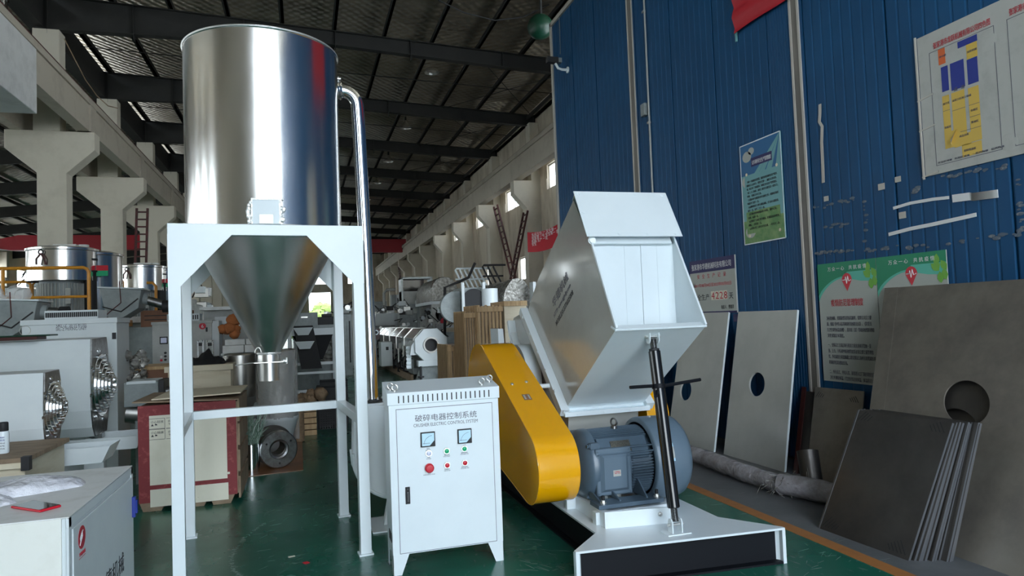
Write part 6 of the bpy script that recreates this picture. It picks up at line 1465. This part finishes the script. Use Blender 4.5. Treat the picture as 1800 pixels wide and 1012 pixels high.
# worn chalk ring and scuffs on the green floor
b = MB(); rc = random.Random(31)
P_ = [at(u, v, z=.0006) for u, v in ((468, 918), (450, 929), (432, 943), (418, 958), (409, 975), (407, 990), (413, 1003), (425, 1012), (440, 1020))]
for p, q in zip(P_[:-1], P_[1:]):
    for i in range(14):
        c = p.lerp(q, rc.random())+V((rc.uniform(-.012, .012), rc.uniform(-.02, .02), 0)); a = rc.uniform(0, PI); L, w2 = rc.uniform(.004, .018), rc.uniform(.001, .003)
        d = V((math.cos(a), math.sin(a), 0)); n_ = V((-d.y, d.x, 0)); b.hexa([c-d*L-n_*w2, c+d*L-n_*w2, c+d*L+n_*w2, c-d*L+n_*w2]+[k+V((0, 0, .0005)) for k in (c-d*L-n_*w2, c+d*L-n_*w2, c+d*L+n_*w2, c-d*L+n_*w2)])
for (u0, u1, v0, v1, n, ang) in ((900, 1010, 900, 1005, 46, -1.0), (450, 630, 880, 1005, 40, .5), (1400, 1560, 945, 1010, 26, .3), (560, 640, 800, 900, 14, 1.3), (1180, 1340, 860, 905, 10, .2)):
    for i in range(n):
        c = at(rc.uniform(u0, u1), rc.uniform(v0, v1), z=.0006); a = ang+rc.uniform(-.5, .5); L, w2 = rc.uniform(.008, .06), rc.uniform(.0006, .0018)
        d = V((math.cos(a), math.sin(a), 0)); n_ = V((-d.y, d.x, 0)); b.hexa([c-d*L, c+d*L*.9-n_*w2, c+d*L, c+n_*w2]+[k+V((0, 0, .0004)) for k in (c-d*L, c+d*L*.9-n_*w2, c+d*L, c+n_*w2)])
b.build('floor_scuffs', mat('chalk_scuff', (.26, .33, .29), .8), f_floor, smooth=0, kind='stuff')
# ================================================================== FAR MACHINES, RIGHT OF THE AISLE
# long octagonal cooling tank with a round port
def cooling_tank():
    X, Y, Zc, r = 3.20, 18.0, 1.0, .42
    c = at(758, 606, y=Y); X, Zc = c.x, c.z
    t = thing('cooling_tank', (X, 24, 0), 'long octagonal stainless cooling tank with a round black port in front', 'tank')
    oc = lambda R, x=X, z=Zc: [(x+R*math.cos(R_(22.5+45*i)), z+R*math.sin(R_(22.5+45*i))) for i in range(8)]
    MB().prism(oc(.47), 'y', Y+.35, Y+10).build('shell', 'steel', t, .01, smooth=0)
    for i in range(5): MB().prism(oc(.485), 'y', Y+2+i*1.8, Y+2.04+i*1.8).build('seam', 'steel_dull', t, smooth=0)
    b = MB().lathe([(.21, 0), (.46, 0), (.47, .01), (.47, .12), (.21, .12), (.21, 0)], (X, Y, Zc), (0, 1, 0), 8, ref=(math.cos(R_(22.5)), 0, math.sin(R_(22.5))))
    b.build('end_plate', 'mach', t, smooth=0)
    MB().lathe([(.17, -.02), (.215, -.02), (.215, .02), (.17, .10), (.17, -.02)], (X, Y, Zc), (0, 1, 0), 36).build('port_ring', 'steel_dull', t)
    MB().cyl((X, Y+.09, Zc), (X, Y+.10, Zc), .18, n=32).build('port', 'blackmat', t)
    MB().prism([(X-.52, Zc+.0), (X-.34, Zc+.25), (X-.34, Zc-.25), (X-.56, Zc-.25)], 'y', Y+.05, Y+.9).build('side_bracket', 'mach', t, .005)
    MB().prism([(X-.42, 0), (X+.42, 0), (X+.30, Zc-.5), (X-.24, Zc-.5)], 'y', Y+.1, Y+.3).build('end_stand', 'mach2', t, .005)
    MB().box(X-.36, X+.34, Y-.02, Y+.3, Zc-.56, Zc-.40).build('saddle', 'mach', t, .01)
    MB().cyl((X, Y+.08, .48), (X, Y+.11, .48), .06, n=24).build('stand_hole', 'blackmat', t)
    for x in (X-.30, X+.26): MB().cyl((x, Y+.0, 0), (x, Y+.0, .42), .035).cyl((x, Y, .12), (x, Y, .16), .085).build('levelling_foot', 'blackmat', t)
    MB().box(X-.52, X-.44, Y+.4, Y+16, .0, .18).build('base_beam', 'wooddark', t)
    MB().box(X-.40, X+.4, Y+.5, Y+9.8, .18, .34).build('base_frame', 'mach2', t)
    for i in range(6): MB().box(X-.42, X-.36, Y+.8+i*1.8, Y+.9+i*1.8, .18, Zc-.4).build('frame_post', 'mach2', t)
    rd = random.Random(11)
    for i in range(26):
        y = Y+1+rd.uniform(0, 8); z = rd.uniform(.35, .8); MB().tube([(X-.44, y, z+.15), (X-.56, y+.1, z+.05), (X-.58, y+.2, z-.2), (X-.44, y+.35, z-.25)], .022, 6).build('hose', 'rubber', t)
    for i in range(8): y = Y+1.5+i*1.05; MB().cyl((X-.52, y, .4), (X-.52, y, rd.uniform(.7, .95)), .04, n=10).build('valve_pipe', 'steel_dull', t)
    a = at(665, 600, y=26.0); 
    MB().box(X-.62, X-.50, Y+.25, Y+.32, .35, .95).build('valve_panel', 'mach', t)
    for k in range(6): MB().box(X-.66+k*.0+.02, X-.52, Y+.20, Y+.25, .38+k*.10, .44+k*.10).build('connector', 'white', t)
    bx = MB().box(X-.95, X-.60, Y+3.5, Y+4.2, .25, 1.0).build('side_cabinet', 'mach', t, .01)
    MB().box(X-.80, X-.72, Y+3.47, Y+3.5, .75, .85).build('handle', 'blackmat', bx)
cooling_tank()
# slatted pine crates
def slat_crate(x0, x1, y0, y1, z0, z1, lab, n):
    t = thing('slatted_crate', ((x0+x1)/2, (y0+y1)/2, z0), lab, 'crate', 'slatted pine crates by the crusher')
    MB().box(x0+.03, x1-.03, y0+.03, y1-.03, z0+.02, z1-.02).build('inner_box', 'wooddark', t)
    w_ = (x1-x0)/n
    for i in range(n): MB().box(x0+w_*i+.014, x0+w_*(i+1)-.014, y0, y0+.03, z0, z1-(.02 if i % 2 else 0)).build('slat', 'pine', t, .003)
    k = max(2, int((y1-y0)/w_))
    for i in range(k): MB().box(x0-.0, x0+.03, y0+.035+(y1-y0)/k*i, y0+(y1-y0)/k*(i+1)-.01, z0, z1).build('slat', 'pine', t, .003)
    for z in (z0+.04, z1-.14): MB().box(x0-.01, x1+.01, y0-.025, y0, z, z+.10).build('batten', 'pine', t, .003)
def cr(u0, v0, u1, v1, y, d_, n, lab, z0=0):
    a, c = at(u0, v0, y=y), at(u1, v1, y=y); slat_crate(a.x, c.x, y, y+d_, z0 if z0 is not None else 0, a.z, lab, n); return a, c
cr(786, 606, 822, 660, 14.5, 1.2, 4, 'small low slatted pine crate left of the yellow guard')
za = at(815, 610, y=13.4).z
a = at(815, 545, y=13.4); c = at(838, 545, y=13.4)
slat_crate(a.x, c.x-.02, 13.4, 14.4, 0, a.z-.02, 'slatted pine crate with a lower top, left of the tallest crate', 5)
a, c = at(838, 538, y=13.2), at(882, 532, y=13.2); slat_crate(a.x, c.x, 13.2, 14.4, 0, a.z+.02, 'tallest slatted pine crate above the yellow guard', 7)
a, c = at(884, 532, y=13.3), at(925, 530, y=13.3); t = thing('plywood_crate', (a.x+.2, 13.6, 0), 'plywood-sided crate right of the slatted crates, behind the crusher', 'crate')
MB().box(a.x+.02, c.x, 13.3, 14.3, 0, a.z).build('box', 'ply', t, .004); MB().box(a.x+.01, c.x+.01, 13.27, 14.32, a.z-.07, a.z+.03).build('top_batten', 'pine', t, .003)
# wrapped pulling machine A (round film-wrapped hood on a pale frame)
def wrapped(u0, u1, vt, vb, y, L, lab, extra=True):
    a, c = at(u0, vt, y=y), at(u1, vb, y=y); cx, w_ = (a.x+c.x)/2, (c.x-a.x)/2; zt, zb = a.z, c.z
    t = thing('wrapped_machine', (cx, y+L/2, 0), lab, 'machine')
    pr = [(cx-w_, zb), (cx+w_, zb)]+[(cx+w_*math.cos(q), zb+(zt-zb)*(.35+.65*math.sin(q))) for q in [i*PI/10 for i in range(11)]]
    b = MB(); n = 14
    k = len(pr); vs = []
    for j in range(n+1):
        yy = y+L*j/n; vs += [(x+random.uniform(-.018, .018)+.0, yy, z+random.uniform(-.018, .018)+.02*math.sin(j*1.7)) for x, z in pr]
    fs = [tuple(range(k)), tuple(n*k+i for i in range(k-1, -1, -1))]
    for j in range(n):
        for i in range(k): fs.append((j*k+i, j*k+(i+1) % k, (j+1)*k+(i+1) % k, (j+1)*k+i))
    b.add(vs, fs).build('wrapped_hood', 'film', t, smooth=50)
    MB().box(cx-w_*1.08, cx+w_*1.08, y-.1, y+L, zb-.12, zb).build('hood_tray', 'mach', t, .01)
    return t, cx, w_, zb
t, cx, w_, zb = wrapped(757, 806, 487, 528, 25.0, 3.6, 'film-wrapped machine with rounded hood on a pale frame, left of two', True)
for x in (cx-w_, cx+w_-.1):
    for y in (25.0, 28.4): MB().box(x, x+.1, y, y+.1, 0, zb-.1).build('leg', 'mach2', t)
for z in (zb-.55, zb-1.0): MB().box(cx-w_, cx+w_, 25.0, 25.08, z, z+.10).build('cross_bar', 'mach', t)
MB().cyl((cx-w_*.3, 24.9, zb-.5), (cx-w_*.3, 25.3, zb-.5), .24, n=28).build('winding_wheel', 'blackmat', t); MB().cyl((cx-.1, 24.88, zb-.75), (cx-.1, 24.95, zb-.75), .12, n=20).build('red_disc', 'inkred', t, label='dull red disc')
MB().prism([(cx-w_*1.0, zb-.1), (cx-w_*.4, zb-.1), (cx-w_*.7, zb-1.2), (cx-w_*1.0, zb-1.2)], 'y', 24.9, 25.0).build('side_plate', 'mach3', t, .004)
rd = random.Random(21)
def clutter(t, x0, x1, y0, y1, z0, z1, n, ms=('mach', 'mach2', 'mach3', 'blackmat', 'castiron', 'steel_dull')):
    for i in range(n):
        m_ = rd.choice(ms); x, y, z = rd.uniform(x0, x1), rd.uniform(y0, y1), rd.uniform(z0, z1)
        k = rd.random(); s = rd.uniform(.05, .16)
        if k < .4: MB().box(x-s, x+s, y-s, y+s, z-s*.7, z+s*.7).build('machine_block', m_, t, .006)
        elif k < .7: MB().cyl((x, y-s, z), (x, y+s, z), s*.6, n=16).build('machine_roller', m_, t)
        else:
            p = V((x, y, z)); MB().tube([p, p+V((rd.uniform(-.3, .3), rd.uniform(-.2, .2), rd.uniform(.05, .3))), p+V((rd.uniform(-.4, .4), rd.uniform(-.2, .2), rd.uniform(-.2, .1)))], .018, 6).build('machine_hose', 'rubber', t)
clutter(t, cx-w_*1.3, cx+w_*1.1, 24.75, 25.1, .9, zb-.15, 34)
MB().box(cx-w_*1.4, cx+w_*1.3, 25.2, 26.2, 0, 1.15).build('base_cabinet', 'mach2', t, .01)
# pale cabinet with a window frame left of it
Y = 29.8; a, c, e = at(705, 487, y=Y), at(760, 487, y=Y), at(705, 540, y=Y)
t = thing('pale_cabinet', ((a.x+c.x)/2, Y+.4, 0), 'pale open-framed cabinet behind the wrapped hood machine', 'cabinet')
b = MB().box(a.x, a.x+.07, Y, Y+.9, 0, a.z).build('corner_post', 'mach', t); MB().box(c.x-.07, c.x, Y, Y+.9, 0, c.z).build('corner_post', 'mach', t); MB().box(a.x, c.x, Y, Y+.9, a.z-.08, a.z).build('top', 'mach', t)
MB().box(a.x, c.x, Y+.02, Y+.8, 0, at(705, 512, y=Y).z).build('body', 'mach3', t, .005); MB().box(a.x+.1, c.x-.3, Y+.5, Y+.52, at(705, 512, y=Y).z, a.z-.08).build('dark_window', 'darkglass', t)
# second wrapped machine with side frame
t, cx, w_, zb = wrapped(885, 936, 490, 545, 17.0, 5.5, 'long film-wrapped machine behind the slatted crates, right of two')
for v_ in t.children: pass
for x in (cx-w_, cx+w_-.1):
    for y in (17.0, 22): MB().box(x, x+.1, y, y+.1, 0, zb-.1).build('leg', 'mach2', t)
MB().box(cx-w_-.05, cx+w_, 17.2, 22, 0, zb-.12).build('lower_cabinet', 'mach2', t, .01)
a, c, e = at(812, 505, y=17.3), at(852, 503, y=17.3), at(812, 552, y=17.3)
s = MB().box(a.x, c.x-.05, 17.3, 18.4, 0, at(812, 525, y=17.3).z).build('dark_unit', 'blackmat', t, .01); MB().cyl(((a.x+c.x)/2, 17.28, 2.1), ((a.x+c.x)/2, 17.3, 2.1), .30, n=32).build('round_cover', 'rubber', s)
MB().box(a.x, c.x-.05, 17.4, 18.4, at(812, 525, y=17.3).z, a.z).build('upper_unit', 'mach2', t, .02)
MB().cyl((a.x-.12, 17.5, a.z-.5), (a.x-.12, 17.7, a.z-.5), .42, n=32).build('side_wheel', 'mach2', t, .01)
for x in (a.x-.03, c.x-.08): MB().box(x, x+.07, 17.2, 17.3, 0, a.z+.12).build('upright', 'mach', t)
MB().cyl((c.x+.12, 17.3, a.z-.95), (c.x+.12, 17.3, a.z-.05), .22, n=28).build('white_motor', 'white', t, .01)
MB().box(at(937, 500, y=16.6).x, at(942, 500, y=16.6).x, 16.6, 16.9, 0, at(937, 495, y=16.6).z).build('end_post', 'mach', t)
# bent tube racks on top
def rack(u0, u1, vt, vb, y, m_, n, lab, dx=.0):
    a, c = at(u0, vt, y=y), at(u1, vb, y=y); t = thing('tube_rack', ((a.x+c.x)/2, y, 0), lab, 'rack')
    for i in range(n):
        x = a.x+(c.x-a.x)*i/max(1, n-1); MB().tube([(x+.35, y, 0), (x+.30, y, c.z), (x, y, a.z-.05-.12*(n-1-i)*0), (x+.05, y, a.z), (x+.45, y, a.z)], .035, 8).build('bent_tube', m_, t, smooth=60)
    MB().tube([(a.x, y, c.z+.3), (c.x+.35, y, c.z+.3)], .03, 8).build('cross_tube', m_, t)
rack(848, 868, 466, 500, 22.9, 'blackmat', 3, 'black bent-tube rack behind the long wrapped machine')
rack(800, 842, 472, 505, 23.5, 'white', 6, 'white bent-tube rack left of the black tube rack')
a, c = at(835, 462, y=23), at(782, 505, y=23); t = thing('black_hose', (a.x, 23, 0), 'thick black hose sagging beside the white tube rack', 'hose')
MB().tube([(a.x, 23, a.z), (a.x-.25, 23, a.z-.5), (a.x-.55, 23, c.z+.2), (c.x, 23, c.z), (c.x-.1, 23, 0)], .05, 10).build('hose', 'rubber', t, smooth=60)
# haul-off boxes further left, with the white casing
def box_machine(u0, v0, u1, v1, y, d_, m_, lab, cat='machine', slope=0, name='haul_off', extra=None):
    a, c = at(u0, v0, y=y), at(u1, v1, y=y); t = thing(name, ((a.x+c.x)/2, y+d_/2, 0), lab, cat)
    MB().hexa([(a.x, y, c.z), (c.x, y, c.z), (c.x, y+d_, c.z), (a.x, y+d_, c.z), (a.x+slope, y, a.z), (c.x, y, a.z), (c.x, y+d_, a.z), (a.x+slope, y+d_, a.z)]).build('casing', m_, t, .01)
    MB().box(a.x+.1, c.x-.1, y+.1, y+d_-.1, 0, c.z).build('base', 'mach2', t, .005); return t, a, c
t, a, c = box_machine(655, 551, 700, 571, 31.0, 1.2, 'mach', 'long pale slanted casing above the red machine', slope=.15)
MB().box(c.x-.15, c.x, 30.95, 31.0, c.z-.3, a.z).build('end_panel', 'mach', t)
clutter(t, a.x, c.x+.6, 30.9, 31.4, c.z-.5, c.z, 16); clutter(t, a.x, c.x+.5, 31, 32, a.z, a.z+.25, 14)
t, a, c = box_machine(655, 530, 680, 546, 34, 2, 'mach2', 'grey machine box beyond the slanted casing', name='machine_box')
clutter(t, a.x, c.x+1, 33.9, 34.2, c.z-.5, c.z, 8)
t, a, c = box_machine(688, 518, 697, 545, 33, .6, 'mach2', 'grey column unit with white cylinder on top, before the right wall', name='column_unit')
MB().tube([(a.x-.35, 33, 0), (a.x-.35, 33, a.z+.1), (a.x-.2, 33, a.z+.25), (a.x+.2, 33, a.z+.25)], .07, 10).build('bent_pipe', 'mach3', t, smooth=60); MB().cyl((c.x+.1, 33.2, a.z-.5), (c.x+.1, 33.2, a.z), .16, n=20).build('white_cylinder', 'white', t)
t, a, c = box_machine(655, 578, 668, 596, 24, .8, 'kraftdark', 'dark red machine with a round white coupling left of the cooling tank', name='red_machine'); p = at(661, 584, y=23.95)
MB().cyl((p.x, 23.9, p.z), (p.x, 24, p.z), .09, n=20).build('coupling', 'white', t); MB().cyl((p.x, 23.88, p.z), (p.x, 23.9, p.z), .05, n=16).build('coupling_bore', 'blackmat', t)
t, a, c = box_machine(702, 535, 738, 575, 28.9, .8, 'mach2', 'dull grey drive unit between the slanted casing and wrapped hood', name='drive_unit'); clutter(t, a.x-.2, c.x+.4, 28.85, 28.95, .8, a.z+.1, 36)
# row of cabinets in the aisle seen between the frame legs
for i, (u0, v0, u1, y, m_, lab) in enumerate(((604, 553, 618, 22, 'mach2', 'grey cabinet nearest the frame in the aisle row'), (619, 553, 640, 27, 'mach3', 'second grey cabinet of the aisle row'), (600, 548, 632, 34, 'mach2', 'third grey cabinet row further down the aisle'))):
    a, c = at(u0, v0, y=y), at(u1, v0, y=y); t = thing('aisle_cabinet', ((a.x+c.x)/2, y+.5, 0), lab, 'cabinet')
    MB().box(a.x, c.x, y, y+3, 0, a.z).build('body', m_, t, .01); MB().box(a.x+.08, (a.x+c.x)/2, y-.02, y, .4, a.z-.2).build('door', 'mach2', t, .005); MB().box((a.x+c.x)/2+.03, c.x-.05, y-.02, y, .4, a.z-.2).build('door', 'blackmat', t, .005)
    clutter(t, a.x, c.x, y-.1, y+.4, a.z, a.z+.3, 8)
# machines further back across the aisle end
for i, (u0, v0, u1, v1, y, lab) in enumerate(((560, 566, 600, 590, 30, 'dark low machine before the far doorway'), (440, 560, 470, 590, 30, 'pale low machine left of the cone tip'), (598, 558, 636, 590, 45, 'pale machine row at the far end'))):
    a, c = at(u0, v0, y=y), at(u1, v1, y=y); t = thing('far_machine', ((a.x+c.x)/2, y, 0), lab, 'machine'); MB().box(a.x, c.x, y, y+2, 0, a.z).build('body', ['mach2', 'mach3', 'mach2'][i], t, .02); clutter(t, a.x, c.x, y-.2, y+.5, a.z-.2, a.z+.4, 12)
# left aisle machines behind the mixers
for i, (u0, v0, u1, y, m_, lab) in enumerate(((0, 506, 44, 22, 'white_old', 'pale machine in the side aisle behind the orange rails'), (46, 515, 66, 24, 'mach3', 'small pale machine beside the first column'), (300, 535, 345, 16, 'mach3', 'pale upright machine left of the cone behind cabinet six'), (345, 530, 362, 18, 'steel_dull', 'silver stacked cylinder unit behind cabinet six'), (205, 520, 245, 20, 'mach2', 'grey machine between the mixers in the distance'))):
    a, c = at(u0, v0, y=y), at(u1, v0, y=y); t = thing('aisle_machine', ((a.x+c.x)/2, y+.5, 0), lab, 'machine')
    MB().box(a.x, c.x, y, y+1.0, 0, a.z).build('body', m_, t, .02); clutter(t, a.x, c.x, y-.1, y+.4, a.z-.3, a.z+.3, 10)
# timber board rack behind the carton
a, c = at(370, 552, y=12.5), at(475, 548, y=12.5); t = thing('pale_bench', ((a.x+c.x)/2, 12.8, 0), 'long pale bench carcass crossing behind the cone', 'bench')
MB().box(a.x-1.6, c.x, 12.5, 13.1, a.z-.10, a.z).build('bench_top', 'white_old', t, .004); MB().box(a.x-1.5, c.x-.1, 12.6, 13.0, 0, a.z-.1).build('carcass', 'mach3', t, .004)

# ------------------------------------------------------------------ ladders on the columns
def ladder(p0, p1, w_, n, lab, ax=(0, 1, 0)):
    p0, p1 = V(p0), V(p1); t = thing('ladder', (p0.x, p0.y, p0.z), lab, 'ladder'); ax = V(ax)*w_/2
    for s in (-1, 1): MB().beam(p0+ax*s, p1+ax*s, .07, .07, ax.normalized()).build('stile', 'rust', t)
    for i in range(n): p = p0.lerp(p1, (i+.5)/n); MB().beam(p-ax, p+ax, .05, .05).build('rung', 'rust', t)
    return t
def mlad(u0, v0, u1, v1, x, w_, n, lab): a, b_ = at(u0, v0, x=x), at(u1, v1, x=x); return ladder(b_, a, w_, n, lab, (0, 1, 0))
t = mlad(871, 362, 903, 490, 8.95, .62, 12, 'dark ladder rising leftward on the far right wall'); 
t2 = mlad(924, 372, 900, 490, 8.70, .55, 11, 'dark ladder rising rightward to the crane bracket')
a, b_ = at(250, 366, y=26.3), at(239, 442, y=26.3); ladder((b_.x, 26.3, .2), (a.x, 26.3, a.z), .34, 22, 'dark ladder fixed in front of the third left column', (1, 0, 0))
t = mlad(700, 465, 706, 500, 8.9, .7, 9, 'small dark ladder far down the right wall')
# red crane girders
a, c = at(0, 440, y=33), at(330, 412, y=33)
def girder(x0, x1, y, z0, z1, lab, name='crane_girder'):
    t = thing(name, ((x0+x1)/2, y, z0), lab, 'crane'); MB().prism([(x0, z0+.15), (x0+1.2, z0), (x1, z0), (x1, z1), (x0+1.5, z1), (x0, z1-.35)], 'y', y, y+.6).build('girder', 'crane', t, .01)
    MB().prism([(x0+3.1, z0+.12), (x0+3.2, z0+.12), (x0+3.6, z1-.05), (x0+3.5, z1-.05)], 'y', y-.02, y).build('stripe', 'myellow', t); MB().prism([(x0+3.3, z0+.12), (x0+3.4, z0+.12), (x0+3.8, z1-.05), (x0+3.7, z1-.05)], 'y', y-.02, y).build('stripe', 'blackmat', t)
    for x, zz in ((x0, 8.16 if y > 50 else z0-.3), (x1-.35, 8.40 if y > 50 else z0-.3)): MB().box(x, x+.35, y-.3, y+.9, zz, z0+.2).build('end_truck', 'blackmat', t)
girder(-15.2, -7.8, 40, at(100, 439, y=40).z, at(100, 413, y=40).z, 'red overhead crane girder crossing the left side aisle')
girder(-5.75, 8.75, 60, at(680, 443, y=60).z, at(680, 420, y=60).z, 'red overhead crane girder far down the main hall')
# red banner strung beside the wall
p = [at(927, 408, y=20), at(985, 391, y=19.2), at(979, 432, y=19.2), at(928, 443, y=20)]
t = thing('wall_banner', p[0], 'red cloth banner with pale lettering hanging beside the blue wall edge', 'banner')
n = 14; vs = []; fs = []
for i in range(n+1):
    k = i/n; a_ = p[0].lerp(p[1], k); b_ = p[3].lerp(p[2], k); sg = .10*math.sin(PI*k)
    for yy in (0, .01): vs += [(a_.x, a_.y+yy+.03*math.sin(i), a_.z-sg), (b_.x, b_.y+yy, b_.z-sg*.6)]
for i in range(n): q = 4*i; fs += [(q, q+4, q+5, q+1), (q+2, q+3, q+7, q+6), (q, q+2, q+6, q+4), (q+1, q+5, q+7, q+3)]
MB().add(vs, fs).build('cloth', 'banner', t, smooth=60)
d = (p[1]-p[0]).normalized()
for i, (s, k) in enumerate((('车间主任 一 安全第一', .30), ('张家港 一号 安全第一 质量', .46), ('机械 生产 一定', .62), ('安全', .76))):
    o_ = p[0].lerp(p[3], k)+d*.12+V((0, -.09, 0)); text(s, .12, o_, d, RZ, 'inkwhite', t, width=[.85, 1.0, .55, .15][i])
MB().tube([p[1]+V((0, 0, -.1)), V((4.95, 12.8, p[1].z-.2))], .01, 6).build('cord', 'trim', t)
# high-bay lamps
base = None
labs = ['high-bay bell lamp nearest the viewer', 'second high-bay bell lamp from the viewer', 'third high-bay bell lamp from the viewer', 'fourth high-bay bell lamp from the viewer', 'fifth, farthest visible high-bay bell lamp']
for i, (u, v, y) in enumerate(((759, 122, 24.2), (713, 219, 30.2), (683, 278, 36.2), (662, 316, 42.2), (645, 345, 48.2))):
    c = at(u, v+6, y=y)
    if base is None:
        t = thing('high_bay_lamp', c, labs[0], 'lamp', 'bell lamps under the roof')
        MB().lathe([(.27, 0), (.27, .02), (.20, .14), (.09, .24), (.06, .34), (0, .34)], c, n=32).build('shade', 'steel_dull', t, smooth=60)
        MB().lathe([(0, .02), (.12, .03), (.16, .06), (.10, .12)], c, n=24).build('bulb', 'lampglass', t)
        MB().cyl(c+V((0, 0, .34)), c+V((0, 0, .52)), .05, n=14).build('ballast', 'roofsteel', t); MB().cyl(c+V((0, 0, .5)), c+V((0, 0, .95)), .012, n=6).build('stem', 'roofsteel', t); base = t
    else: dup(base, c, label=labs[i])
# cables under the roof
a = [at(u, v, y=17.5) for u, v in ((770, 0), (815, 22), (870, 36), (920, 30), (965, 8))]
tag(MB().tube(a, .018, 6).build('roof_cable', 'rubber'), 'dark cable sagging in a loop under the roof near the blue wall', 'cable')
a = [at(u, v, y=20.6) for u, v in ((113, 68), (150, 140), (170, 168), (190, 186), (207, 190))]
tag(MB().tube(a, .014, 6).build('roof_cable', 'wooddark'), 'thin brown cable hanging between the two nearest upper columns', 'cable')
